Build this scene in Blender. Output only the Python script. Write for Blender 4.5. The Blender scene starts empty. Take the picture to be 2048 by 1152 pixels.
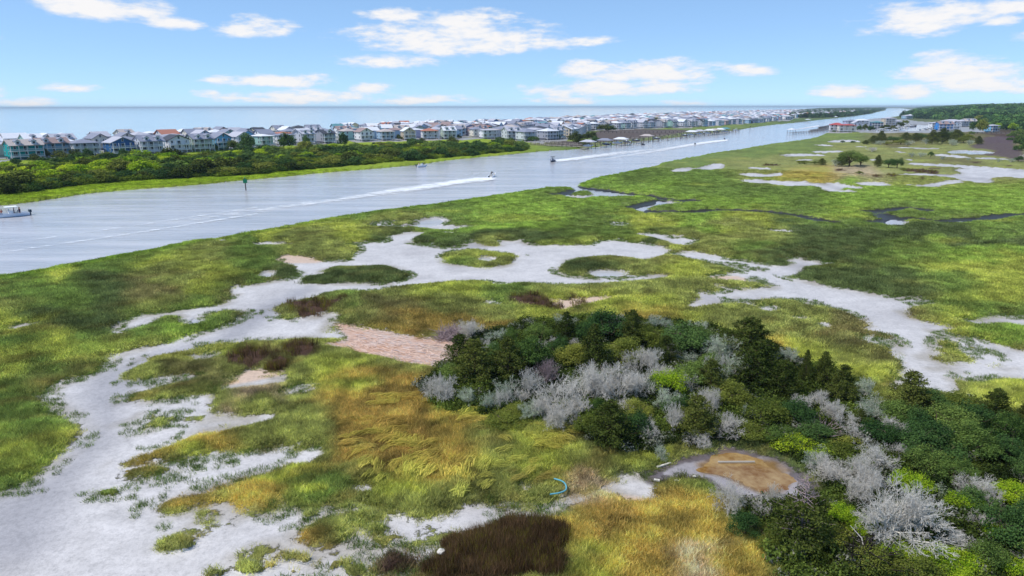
import bpy, bmesh, math, random
import numpy as np
from mathutils import Matrix, Vector
R = math.radians
scene = bpy.context.scene
COL = scene.collection

# ---------------------------------------------------------------- camera
CAM_H = 26.0
FPX = 1365.0                                   # focal length in pixels of the 2048 px wide photograph
PITCH = math.atan((576 - 213.5) / FPX)
ROLL = 3.0 / 2048.0
CAM_M = Matrix.Rotation(math.pi / 2 - PITCH, 4, 'X') @ Matrix.Rotation(-ROLL, 4, 'Z')
cam_d = bpy.data.cameras.new('camera')
cam_d.sensor_width = 36.0
cam_d.lens = 36.0 * FPX / 2048.0
cam_d.clip_start = 0.5
cam_d.clip_end = 120000.0
cam = bpy.data.objects.new('camera', cam_d)
cam.matrix_world = Matrix.Translation((0, 0, CAM_H)) @ CAM_M
COL.objects.link(cam)
scene.camera = cam
RM = np.array(CAM_M.to_3x3())

def ray(u, v):
    u = np.asarray(u, float); v = np.asarray(v, float)
    d = np.stack([(u - 1024) / FPX, -(v - 576) / FPX, -np.ones_like(u * v)], -1)
    return d @ RM.T

def G(u, v, z=0.0):
    """photo pixel -> point on the horizontal plane z"""
    d = ray(u, v)
    t = (z - CAM_H) / d[..., 2]
    return d[..., 0] * t, d[..., 1] * t

def PX(x, y, z=0.0):
    p = np.stack([np.asarray(x, float), np.asarray(y, float), np.asarray(z, float) - CAM_H + 0 * np.asarray(x, float)], -1) @ RM
    return 1024 + FPX * p[..., 0] / -p[..., 2], 576 - FPX * p[..., 1] / -p[..., 2]

# ---------------------------------------------------------------- world, sun, exposure
SUN_EL, SUN_AZ = 57.0, -104.0                    # azimuth from +Y, negative = to the left
world = bpy.data.worlds.new("World"); scene.world = world; world.use_nodes = True
wt = world.node_tree; wt.nodes.clear()
wn = wt.nodes; wl = wt.links
def N(tree, typ, **kw):
    n = tree.nodes.new(typ)
    for k, val in kw.items():
        if k == 'inp':
            for kk, vv in val.items(): n.inputs[kk].default_value = vv
        else: setattr(n, k, val)
    return n
def link(tree, a, b): tree.links.new(a, b)
def math_(tree, op, a, b=None, c=None, clamp=False):
    n = tree.nodes.new('ShaderNodeMath'); n.operation = op; n.use_clamp = clamp
    for i, x in enumerate((a, b, c)):
        if x is None: continue
        if isinstance(x, (int, float)): n.inputs[i].default_value = x
        else: tree.links.new(x, n.inputs[i])
    return n.outputs[0]

sky = N(wt, 'ShaderNodeTexSky', sky_type='NISHITA', sun_disc=False)
sky.sun_elevation = R(SUN_EL); sky.sun_rotation = R(SUN_AZ)
sky.altitude = 0; sky.air_density = 0.5; sky.dust_density = 0.0; sky.ozone_density = 3.0
gm_ = N(wt, 'ShaderNodeGamma', inp={'Gamma': 0.5}); link(wt, sky.outputs[0], gm_.inputs['Color'])   # a humid, softly graded sky
hs = N(wt, 'ShaderNodeVectorMath', operation='MULTIPLY'); hs.inputs[1].default_value = (1.62, 2.18, 2.75)
link(wt, gm_.outputs[0], hs.inputs[0])
bg = N(wt, 'ShaderNodeBackground', inp={'Strength': 0.15})
link(wt, hs.outputs[0], bg.inputs['Color'])
tc = N(wt, 'ShaderNodeTexCoord')
sep = N(wt, 'ShaderNodeSeparateXYZ'); link(wt, tc.outputs['Generated'], sep.inputs[0])
az = math_(wt, 'ARCTAN2', sep.outputs[0], sep.outputs[1])
el = math_(wt, 'ARCSINE', sep.outputs[2])
comb = N(wt, 'ShaderNodeCombineXYZ')
link(wt, math_(wt, 'MULTIPLY', az, 1.0), comb.inputs[0]); link(wt, math_(wt, 'MULTIPLY', el, 3.2), comb.inputs[1])
nz = N(wt, 'ShaderNodeTexNoise', inp={'Scale': 16.0, 'Detail': 7.0, 'Roughness': 0.55}); link(wt, comb.outputs[0], nz.inputs['Vector'])
nz2 = N(wt, 'ShaderNodeTexNoise', inp={'Scale': 60.0, 'Detail': 6.0, 'Roughness': 0.6}); link(wt, comb.outputs[0], nz2.inputs['Vector'])
# clouds near the horizon: centre and half size in the photograph's angles; heavier ones first
CLOUDS = [(120,12,60,20,1),(215,22,80,22,1),(290,32,80,22,1),(345,48,65,14,1),(505,60,75,20,1),(560,50,40,10,.5),
 (785,34,65,14,.8),(935,45,105,20,1),(900,82,190,36,1.1),(1010,88,130,24,1),(1170,84,60,11,.7),(775,126,90,15,1),
 (130,176,60,10,.8),(40,206,70,9,.9),(560,165,120,15,1),(440,160,45,8,.7),(410,190,32,9,.8),(600,197,150,17,.8),(740,180,50,13,.7),(820,200,110,12,.7),
 (1180,140,60,16,1),(1290,148,150,24,1.1),(1380,145,60,18,1),(1180,182,130,19,1),(1300,176,110,16,1),(1130,202,90,10,.8),(1500,143,46,13,.9),(1380,207,60,7,.6),
 (1700,184,75,15,1),(1800,186,80,14,1),(1910,142,125,24,1.1),(1960,130,90,16,1),(1960,175,110,15,.9),(2040,180,50,12,.8),
 (1850,45,120,30,1.1),(1880,4,40,8,.6),(2030,12,60,16,.8),(2010,44,50,9,.7),(-80,190,110,18,1),(-150,60,120,26,1),(2180,60,120,30,1),(2190,165,120,22,1),
 (2330,100,130,30,1),(-330,120,150,28,1),(2520,180,160,24,1),(-520,60,160,26,1)]
fld = None; flt = None
for (cu, cv, ru, rv, w) in CLOUDS:
    d = ray(cu, cv); a0 = math.atan2(d[0], d[1]); e0 = math.atan2(d[2], math.hypot(d[0], d[1]))
    k = math.cos(a0) ** 2 if abs(a0) < 1.2 else 0.2
    ra = 1.12 * ru / FPX * max(k, .35); re = 1.2 * rv / FPX
    dx = math_(wt, 'MULTIPLY', math_(wt, 'SUBTRACT', az, float(a0)), 1 / ra)
    dy = math_(wt, 'MULTIPLY', math_(wt, 'SUBTRACT', el, float(e0)), 1 / re)
    # flat base: squash the lower half
    dy = math_(wt, 'MAXIMUM', dy, math_(wt, 'MULTIPLY', dy, -1.6))
    s = math_(wt, 'ADD', math_(wt, 'MULTIPLY', dx, dx), math_(wt, 'MULTIPLY', dy, dy))
    f = math_(wt, 'MULTIPLY', math_(wt, 'SUBTRACT', 1.0, s), 0.55 + 0.45 * w)
    f = math_(wt, 'ADD', f, (w - 1) * .35)
    fld = f if fld is None else math_(wt, 'SMOOTH_MAX', fld, f, 0.25)
# high sky: the same kind of scattered cloud on a flat layer overhead
inv = math_(wt, 'DIVIDE', 1.0, math_(wt, 'MAXIMUM', sep.outputs[2], 0.12))
cx = N(wt, 'ShaderNodeCombineXYZ'); link(wt, math_(wt, 'MULTIPLY', sep.outputs[0], inv), cx.inputs[0]); link(wt, math_(wt, 'MULTIPLY', sep.outputs[1], inv), cx.inputs[1])
nz3 = N(wt, 'ShaderNodeTexNoise', inp={'Scale': 0.9, 'Detail': 7.0, 'Roughness': 0.55}); link(wt, cx.outputs[0], nz3.inputs['Vector'])
hi = math_(wt, 'SUBTRACT', math_(wt, 'MULTIPLY', nz3.outputs[0], 6.0), 3.6)
gate = math_(wt, 'MULTIPLY', math_(wt, 'SUBTRACT', el, R(9)), 1 / R(4), clamp=True)
hi = math_(wt, 'ADD', hi, math_(wt, 'MULTIPLY', math_(wt, 'SUBTRACT', gate, 1.0), 6.0))
nn = math_(wt, 'ADD', math_(wt, 'MULTIPLY', math_(wt, 'SUBTRACT', nz.outputs[0], 0.5), 3.6), math_(wt, 'MULTIPLY', math_(wt, 'SUBTRACT', nz2.outputs[0], 0.5), 1.3))
near = math_(wt, 'ADD', math_(wt, 'MAXIMUM', fld, -1.6), nn)
allc = math_(wt, 'MAXIMUM', near, hi)
mr = N(wt, 'ShaderNodeMapRange', interpolation_type='SMOOTHSTEP'); link(wt, allc, mr.inputs[0])
mr.inputs[1].default_value = -0.15; mr.inputs[2].default_value = 1.0; mr.inputs[3].default_value = 0; mr.inputs[4].default_value = 0.97
# thin parts of a cloud are bluer and dimmer than its body
ramp = N(wt, 'ShaderNodeMapRange'); link(wt, allc, ramp.inputs[0]); ramp.inputs[1].default_value = 0.1; ramp.inputs[2].default_value = 1.1
mixc = N(wt, 'ShaderNodeMix', data_type='RGBA'); link(wt, ramp.outputs[0], mixc.inputs[0])
mixc.inputs[6].default_value = (0.80, 0.86, 0.97, 1); mixc.inputs[7].default_value = (1.0, 0.985, 0.985, 1)
bgc = N(wt, 'ShaderNodeBackground', inp={'Strength': 0.97}); link(wt, mixc.outputs[2], bgc.inputs['Color'])
ms = N(wt, 'ShaderNodeMixShader'); link(wt, mr.outputs[0], ms.inputs[0]); link(wt, bg.outputs[0], ms.inputs[1]); link(wt, bgc.outputs[0], ms.inputs[2])
wo = N(wt, 'ShaderNodeOutputWorld'); link(wt, ms.outputs[0], wo.inputs[0])

sd_ = bpy.data.lights.new('sun', 'SUN'); sd_.energy = 4.0; sd_.angle = R(0.6); sd_.color = (1.0, 0.955, 0.89)
sun = bpy.data.objects.new('sun', sd_); COL.objects.link(sun)
sdir = Vector((math.sin(R(SUN_AZ)) * math.cos(R(SUN_EL)), math.cos(R(SUN_AZ)) * math.cos(R(SUN_EL)), math.sin(R(SUN_EL))))
sun.rotation_euler = sdir.to_track_quat('Z', 'Y').to_euler()
sun.location = (0, 0, 80)
vs = scene.view_settings
vs.view_transform = 'Standard'; vs.look = 'None'; vs.exposure = 0.0; vs.gamma = 1.0; vs.use_curve_mapping = False
scene.render.engine = 'CYCLES'
scene.cycles.max_bounces = 6; scene.cycles.transparent_max_bounces = 8; scene.cycles.volume_bounces = 0

# ---------------------------------------------------------------- helpers
rng = np.random.default_rng(7)
random.seed(7)
def srgb(r, g, b, k=1.0):
    f = lambda c: (c / 255 / 12.92 if c / 255 <= 0.04045 else ((c / 255 + 0.055) / 1.055) ** 2.4)
    return (f(r) * k, f(g) * k, f(b) * k)
def vnoise(x, y, seed=0):
    xi = np.floor(x).astype(np.int64); yi = np.floor(y).astype(np.int64); xf = x - xi; yf = y - yi
    def h(a, b):
        n = (a * 374761393 + b * 668265263 + seed * 982451653) & 0xffffffff
        n = ((n ^ (n >> 13)) * 1274126177) & 0xffffffff
        return ((n ^ (n >> 16)) & 0xffff) / 65535.0
    u = xf * xf * (3 - 2 * xf); v = yf * yf * (3 - 2 * yf)
    return (h(xi, yi) * (1 - u) + h(xi + 1, yi) * u) * (1 - v) + (h(xi, yi + 1) * (1 - u) + h(xi + 1, yi + 1) * u) * v
def fbm(x, y, oct=4, seed=0):
    s = 0; a = 0.5; t = 0
    for i in range(oct):
        s = s + a * vnoise(x * 2 ** i + 17.3 * i, y * 2 ** i - 9.1 * i, seed + i); t += a; a *= 0.5
    return s / t * 2 - 1
def Z(ox, oy, s, pts): return [(ox + x / s, oy + y / s) for x, y in pts]
def chaikin(p, n=1, closed=True):
    for _ in range(n):
        q = []
        m = len(p)
        for i in range(m if closed else m - 1):
            a = p[i]; b = p[(i + 1) % m]
            q += [(a[0] * .75 + b[0] * .25, a[1] * .75 + b[1] * .25), (a[0] * .25 + b[0] * .75, a[1] * .25 + b[1] * .75)]
        if not closed: q = [p[0]] + q + [p[-1]]
        p = q
    return p
def world_pts(px, z=0.0):
    a = np.array(px, float); x, y = G(a[:, 0], a[:, 1], z); return np.stack([x, y], 1)
def inside(px, py, poly):
    c = np.zeros(px.shape, bool); n = len(poly)
    for i in range(n):
        x1, y1 = poly[i]; x2, y2 = poly[(i + 1) % n]
        m = ((y1 > py) != (y2 > py))
        xx = (x2 - x1) * (py - y1) / (y2 - y1 + 1e-12) + x1
        c ^= m & (px < xx)
    return c
def seg_dist(px, py, pts, closed=True):
    d = np.full(px.shape, 1e9); n = len(pts)
    for i in range(n if closed else n - 1):
        ax, ay = pts[i]; bx, by = pts[(i + 1) % n]
        dx, dy = bx - ax, by - ay; L = dx * dx + dy * dy + 1e-9
        t = np.clip(((px - ax) * dx + (py - ay) * dy) / L, 0, 1)
        d = np.minimum(d, (px - ax - t * dx) ** 2 + (py - ay - t * dy) ** 2)
    return np.sqrt(d)
def sdf_poly(X, Y, pxpoly, smooth=1, margin=None):
    """signed distance in metres, positive inside; -far outside the margin"""
    P = world_pts(chaikin(pxpoly, smooth)) if smooth else world_pts(pxpoly)
    far = P[:, 1].max(); mg = margin or 14 + 0.05 * far
    out = np.full(X.shape, -mg)
    m = (X > P[:, 0].min() - mg) & (X < P[:, 0].max() + mg) & (Y > P[:, 1].min() - mg) & (Y < P[:, 1].max() + mg)
    if not m.any(): return out
    x = X[m]; y = Y[m]
    d = seg_dist(x, y, P); ins = inside(x, y, P)
    out[m] = np.maximum(np.where(ins, d, -d), -mg)
    return out
def sdf_line(X, Y, pxline, width, smooth=1):
    P = world_pts(chaikin(pxline, smooth, False))
    mg = 12 + width
    out = np.full(X.shape, -mg)
    m = (X > P[:, 0].min() - mg) & (X < P[:, 0].max() + mg) & (Y > P[:, 1].min() - mg) & (Y < P[:, 1].max() + mg)
    if not m.any(): return out
    out[m] = np.maximum(width - seg_dist(X[m], Y[m], P, False), -mg)
    return out
def sstep(a, b, x):
    t = np.clip((x - a) / (b - a), 0, 1); return t * t * (3 - 2 * t)
def meta(o, label=None, cat=None, group=None, kind=None):
    if label: o['label'] = label
    if cat: o['category'] = cat
    if group: o['group'] = group
    if kind: o['kind'] = kind
    return o
def mesh_np(name, V, F, mats=(), mi=None, attrs=None, smooth=False):
    """V (n,3); F (m,k) faces all with k corners"""
    me = bpy.data.meshes.new(name)
    V = np.ascontiguousarray(V, np.float32); F = np.ascontiguousarray(F, np.int32)
    k = F.shape[1]
    me.vertices.add(len(V)); me.vertices.foreach_set('co', V.ravel())
    me.loops.add(F.size); me.loops.foreach_set('vertex_index', F.ravel())
    me.polygons.add(len(F)); me.polygons.foreach_set('loop_start', np.arange(0, F.size, k, dtype=np.int32))
    me.polygons.foreach_set('loop_total', np.full(len(F), k, np.int32))
    for m in mats: me.materials.append(m)
    if mi is not None: me.polygons.foreach_set('material_index', np.ascontiguousarray(mi, np.int32))
    if smooth: me.polygons.foreach_set('use_smooth', np.ones(len(F), bool))
    for an, (typ, dom, data) in (attrs or {}).items():
        a = me.attributes.new(an, typ, dom)
        a.data.foreach_set('color' if 'COLOR' in typ else ('vector' if typ == 'FLOAT_VECTOR' else 'value'), np.ascontiguousarray(data, np.int32 if typ == 'INT' else np.float32).ravel())
    me.update(calc_edges=True)
    return me
def obj(name, me, parent=None, loc=(0, 0, 0), rz=0.0, **kw):
    o = bpy.data.objects.new(name, me); COL.objects.link(o); o.location = loc; o.rotation_euler = (0, 0, rz)
    if parent is not None: o.parent = parent
    meta(o, **kw)
    return o
def new_mat(name):
    m = bpy.data.materials.new(name); m.use_nodes = True; t = m.node_tree
    return m, t, t.nodes['Principled BSDF'], t.nodes['Material Output']
def simple(name, col, rough=0.7, var=0.12, scale=2.0, metal=0.0, spec=0.3):
    m, t, b, o = new_mat(name)
    geo = N(t, 'ShaderNodeTexCoord')
    n = N(t, 'ShaderNodeTexNoise', inp={'Scale': scale, 'Detail': 4.0}); link(t, geo.outputs['Object'], n.inputs['Vector'])
    hsv = N(t, 'ShaderNodeHueSaturation', inp={'Color': (*col, 1)})
    link(t, math_(t, 'MULTIPLY_ADD', n.outputs[0], 2 * var, 1 - var), hsv.inputs['Value'])
    link(t, hsv.outputs[0], b.inputs['Base Color'])
    b.inputs['Roughness'].default_value = rough; b.inputs['Metallic'].default_value = metal
    b.inputs['Specular IOR Level'].default_value = spec
    return m

# ---------------------------------------------------------------- sea air: one closed box round everything
hm = bpy.data.materials.new('sea_air'); hm.use_nodes = True; ht = hm.node_tree
for n in list(ht.nodes): ht.nodes.remove(n)
pv = N(ht, 'ShaderNodeVolumePrincipled'); pv.inputs['Density'].default_value = 0.00007; pv.inputs['Color'].default_value = (0.72, 0.88, 1.0, 1); pv.inputs['Anisotropy'].default_value = 0.0
ho_ = N(ht, 'ShaderNodeOutputMaterial'); link(ht, pv.outputs[0], ho_.inputs['Volume'])
def add_haze():
    h = 55000.0; z0, z1 = -3.4, 42.0
    V = np.array([(x, y, z) for z in (z0, z1) for x, y in ((-h, -h), (h, -h), (h, h), (-h, h))])
    F = np.array([[3, 2, 1, 0], [4, 5, 6, 7], [0, 1, 5, 4], [1, 2, 6, 5], [2, 3, 7, 6], [3, 0, 4, 7]])
    obj('haze', mesh_np('haze', V, F, [hm]), kind='stuff', label='pale blue sea air thickening towards the horizon')
# ---------------------------------------------------------------- the lie of the land, traced on the photograph and laid on the ground
r1 = (0, 440, 3.2); r2 = (0, 792, 3.2); r3 = (600, 792, 3.2); r4 = (500, 420, 3.2); r5 = (1100, 350, 3.2); r6 = (1408, 350, 3.2)
q1 = (0, 190, 4.0); q2 = (512, 190, 4.0); q3 = (1024, 190, 4.0); q4 = (1536, 190, 4.0); pz = (1100, 860, 3.2)
CHANNEL = [(-900, 660), (-300, 590), (0, 556), (60, 547), (150, 528), (260, 510), (330, 497), (400, 483), (440, 478), (520, 463), (640, 441), (750, 425), (860, 411), (960, 398), (1040, 385), (1090, 378), (1130, 376),
 (1146, 379), (1150, 371), (1190, 357), (1215, 351), (1260, 344), (1310, 333), (1318, 328), (1345, 322), (1400, 311), (1500, 296), (1536, 289), (1600, 281), (1630, 276), (1645, 269), (1662, 264), (1675, 256), (1692, 247), (1715, 241), (1745, 238), (1790, 233), (1815, 229), (1826, 223), (1818, 218), (1790, 216), (1766, 217.5), (1776, 220),
 (1762, 223), (1738, 228), (1700, 233), (1660, 238), (1630, 241), (1590, 246), (1536, 251), (1500, 256), (1466, 262), (1420, 267), (1370, 273), (1310, 280), (1250, 287), (1190, 295), (1140, 300),
 (1100, 302), (1060, 305), (1024, 309), (970, 314), (900, 321), (837, 330), (740, 339), (650, 346), (580, 353), (512, 359), (470, 363), (400, 370), (320, 376), (250, 381), (180, 387), (130, 395), (60, 406), (0, 412), (-300, 440), (-900, 490)]
OCEAN = [(-4000, 335), (-900, 312), (-300, 303), (0, 298), (130, 293), (300, 286), (450, 279), (600, 270), (760, 262), (900, 254), (1024, 249), (1150, 241), (1280, 233), (1400, 227), (1500, 223), (1620, 218.5), (1760, 215.5), (1760, 213.9), (-200, 216.3), (-4000, 222)]
MARINA = Z(*q4, [(740, 290), (860, 265), (980, 262), (1020, 240), (1110, 235), (1180, 238), (1330, 245), (1300, 262), (1240, 290), (1180, 300), (900, 302)])
PAN_MAIN = [(-300, 1060), (0, 992), (22, 986), (48, 968), (78, 948), (103, 930), (131, 914), (175, 883), (187, 851), (150, 836), (125, 826), (94, 798), (110, 778), (131, 768), (188, 756), (219, 737), (228, 715), (281, 702), (338, 696), (375, 677),
 (453, 659), (490, 640), (497, 627), (469, 623), (437, 624), (406, 634), (400, 650), (380, 652), (375, 643), (369, 634), (344, 632), (309, 640), (303, 648), (266, 659), (237, 671), (232, 662), (259, 643), (287, 634), (344, 627), (406, 618), (450, 612),
 (469, 599), (475, 587), (466, 582), (478, 575), (506, 574), (550, 565), (590, 559), (603, 551), (603, 545), (600, 535), (575, 529), (549, 524), (594, 528), (656, 526), (712, 523), (706, 514), (731, 495), (687, 492), (725, 487), (781, 484), (775, 475), (797, 470), (853, 464),
 (837, 473), (812, 486), (859, 495), (900, 498), (934, 490), (937, 482), (953, 487), (969, 495), (1012, 493), (991, 482), (1031, 484), (1047, 478), (1037, 490), (1094, 493), (1175, 494), (1200, 484), (1231, 481), (1256, 487), (1300, 491), (1337, 500),
 (1331, 511), (1306, 516), (1287, 523), (1275, 520), (1241, 516), (1194, 516), (1147, 519), (1122, 528), (1109, 537), (1116, 550), (1162, 559), (1225, 562), (1265, 556), (1330, 552), (1331, 558), (1275, 563), (1225, 568), (1140, 570), (1094, 571), (1062, 567),
 (1016, 569), (1000, 573), (987, 566), (962, 563), (891, 564), (856, 570), (781, 576), (750, 584), (687, 582), (641, 590), (619, 600), (578, 604), (556, 611), (531, 626), (553, 636), (556, 642), (587, 645), (609, 639), (641, 636), (656, 629), (672, 632), (664, 642), (656, 651),
 (648, 664), (668, 672), (676, 678), (625, 677), (594, 679), (500, 682), (469, 687), (406, 690), (375, 702), (312, 712), (287, 718), (275, 734), (231, 749), (225, 759), (237, 768), (281, 770), (325, 762), (375, 756), (381, 759), (340, 768), (300, 775), (290, 781),
 (269, 784), (256, 790), (244, 795), (237, 811), (281, 811), (344, 809), (390, 798), (419, 795), (400, 812), (390, 818), (406, 823), (400, 829), (344, 829), (300, 829), (275, 834), (272, 839), (286, 843), (272, 848), (285, 852), (253, 865), (281, 870), (328, 859), (350, 851), (369, 854), (406, 848),
 (431, 839), (500, 842), (537, 837), (512, 845), (469, 854), (422, 865), (365, 871), (369, 877), (328, 892), (281, 911), (228, 936), (237, 940), (281, 933), (306, 936), (391, 926), (422, 917), (531, 909), (562, 904), (584, 917), (578, 929), (556, 942), (500, 961), (437, 983), (375, 998),
 (344, 1004), (312, 1023), (328, 1033), (375, 1028), (406, 1020), (462, 1008), (478, 1030), (500, 1039), (547, 1028), (590, 1010), (610, 1022), (640, 1018), (700, 1026), (745, 1020), (781, 1041), (819, 1052), (866, 1041), (925, 1023), (991, 1011), (1069, 1017), (1131, 998), (1178, 990),
 (1131, 1023), (1094, 1042), (1062, 1047), (1006, 1050), (944, 1070), (905, 1095), (866, 1104), (840, 1130), (812, 1160), (760, 1260), (-600, 1500), (-900, 1300)]
PANS = [PAN_MAIN,
 Z(*r6, [(0, 510), (62, 520), (160, 545), (262, 553), (400, 585), (545, 598), (560, 575), (545, 540), (600, 535), (630, 555), (870, 575), (700, 592), (590, 600), (600, 640), (490, 655), (560, 675), (660, 690), (760, 720), (1060, 770), (1200, 795), (1350, 790), (1500, 830), (1400, 835), (1280, 855), (1250, 885), (1350, 935), (1450, 965), (1600, 985), (1530, 992), (1560, 1030), (1660, 1060), (1760, 1065), (1900, 1110), (2048, 1150), (2400, 1230)])
 + [(2300, 800), (2048, 759), (1985, 757), (1938, 767), (1897, 757), (1902, 782), (1880, 784), (1865, 763), (1852, 778), (1824, 767), (1795, 779), (1779, 778), (1811, 751), (1824, 735), (1802, 719), (1786, 703), (1805, 689), (1786, 672), (1764, 665), (1732, 662), (1751, 656), (1726, 640), (1685, 624), (1653, 615), (1615, 613), (1606, 610), (1637, 608), (1615, 605), (1552, 600), (1507, 600), (1463, 607), (1400, 613), (1376, 617), (1413, 600), (1395, 589), (1437, 587), (1453, 581), (1425, 573), (1491, 581), (1547, 580), (1552, 575), (1506, 567), (1428, 562), (1412, 555), (1459, 550), (1491, 545), (1459, 537), (1444, 534), (1412, 525), (1381, 520), (1345, 512), (1355, 506), (1385, 505)],
 [(1919, 643), (1954, 646), (1992, 634), (2060, 640), (2200, 660), (2200, 672), (2048, 656), (2001, 645), (1960, 652)],
 Z(*r6, [(210, 35), (330, 35), (550, 50), (640, 45), (700, 60), (850, 55), (920, 75), (1020, 85), (990, 96), (870, 90), (850, 100), (990, 110), (930, 125), (780, 118), (770, 90), (700, 80), (560, 80), (450, 70), (330, 45)]),
 Z(*r6, [(960, 60), (1000, 50), (1140, 50), (1180, 65), (1210, 75), (1080, 80), (1000, 70)]), Z(*r6, [(1240, 65), (1370, 75), (1470, 60), (1560, 40), (1660, 42), (1640, 60), (1500, 70), (1490, 90), (1400, 88)]),
 Z(*q4, [(1080, 555), (1200, 552), (1500, 565), (1700, 580), (2048, 605), (2500, 640), (2500, 690), (2048, 670), (1720, 665), (1820, 705), (1680, 720), (1640, 700), (1560, 690), (1500, 672), (1380, 668), (1400, 652), (1200, 655), (1000, 645), (1200, 638), (1400, 645), (1600, 642), (1480, 600), (1650, 592), (1300, 575)]),
 Z(*q4, [(1320, 480), (1500, 488), (1620, 505), (1560, 512), (1450, 500), (1340, 492)]), Z(*q4, [(1640, 505), (1800, 512), (1930, 520), (1900, 526), (1700, 518)]),
 Z(*q4, [(85, 482), (220, 478), (420, 480), (470, 495), (300, 500), (130, 495)]), Z(*q4, [(330, 455), (450, 458), (630, 450), (560, 464), (500, 470), (420, 472)]), Z(*q4, [(480, 375), (560, 362), (730, 368), (720, 385), (500, 385)]),
 Z(*q4, [(350, 400), (440, 400), (540, 412), (450, 414)]), Z(*q4, [(700, 415), (800, 418), (780, 424), (710, 422)]), Z(*q4, [(980, 425), (1200, 428), (1420, 432), (1300, 436), (1000, 432)]), Z(*q4, [(1020, 455), (1110, 460), (1080, 466), (1030, 462)]), Z(*q4, [(1090, 520), (1160, 522), (1130, 530)]), Z(*q4, [(800, 522), (880, 522), (850, 532)]),
 Z(*q4, [(200, 525), (330, 520), (370, 528), (260, 534)]),
 Z(*q3, [(1255, 622), (1340, 590), (1450, 588), (1480, 596), (1620, 553), (1690, 555), (1680, 590), (1600, 612), (1480, 604), (1420, 604), (1400, 627)]), [(1474, 350), (1500, 348), (1560, 352), (1555, 356), (1500, 356)], [(1478, 362), (1536, 367), (1530, 371), (1490, 366)],
 [(1496, 336), (1540, 338), (1534, 341), (1500, 339)], [(1530, 350), (1565, 348), (1560, 353)],
 Z(*r5, [(540, 390), (620, 375), (760, 390), (850, 400), (970, 430), (890, 448), (870, 468), (780, 445), (700, 415)]),
 Z(*r4, [(750, 105), (860, 72), (960, 85), (1080, 72), (1190, 50), (1280, 70), (1230, 95), (1290, 110), (1410, 115), (1440, 125), (1250, 137), (1100, 122), (1000, 118), (900, 120)]), Z(*r4, [(1235, 150), (1310, 148), (1300, 160), (1240, 162)]), Z(*r4, [(1140, 215), (1165, 215), (1165, 232), (1140, 232)]),
 Z(*r5, [(380, 320), (430, 308), (500, 318), (490, 328), (400, 330)]), Z(*r5, [(1380, 360), (1480, 358), (1540, 372), (1450, 374)]),
 Z(*r3, [(-20, 400), (60, 365), (100, 370), (60, 400), (20, 430), (-20, 440)]), Z(*r3, [(345, 590), (420, 578), (450, 600), (430, 620), (370, 612)]), Z(*r3, [(1410, 600), (1480, 580), (1490, 600), (1440, 625)]),
 Z(*r1, [(1420, 1075), (1600, 1030), (1810, 1020), (1800, 1040), (1600, 1065), (1450, 1085)]), Z(*r1, [(1840, 1115), (1930, 1070), (1990, 1080), (1960, 1100), (1880, 1120)]), Z(*r1, [(1250, 885), (1340, 868), (1390, 872), (1300, 900)]),
 Z(*r1, [(75, 700), (140, 672), (230, 680), (150, 692), (90, 712)]), Z(*r1, [(1410, 138), (1450, 136), (1460, 146), (1420, 150)]),
 Z(*r4, [(1510, 600), (1560, 595), (1600, 600), (1540, 615)]), [(1690, 588), (1720, 590), (1700, 594)], Z(1400, 580, 3.16, [(390, 135), (450, 112), (490, 118), (440, 145)]), Z(1400, 580, 3.16, [(590, 180), (665, 185), (640, 195)]), Z(1400, 580, 3.16, [(770, 220), (810, 225), (800, 242), (770, 238)]), Z(1400, 580, 3.16, [(300, 92), (330, 96), (320, 106)]), Z(1400, 580, 3.16, [(1050, 310), (1150, 315), (1200, 345), (1130, 355), (1060, 330)]),
 Z(*pz, [(330, 390), (410, 315), (560, 305), (600, 330), (680, 370), (670, 455), (600, 450), (480, 438), (420, 410)]),
]
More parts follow.
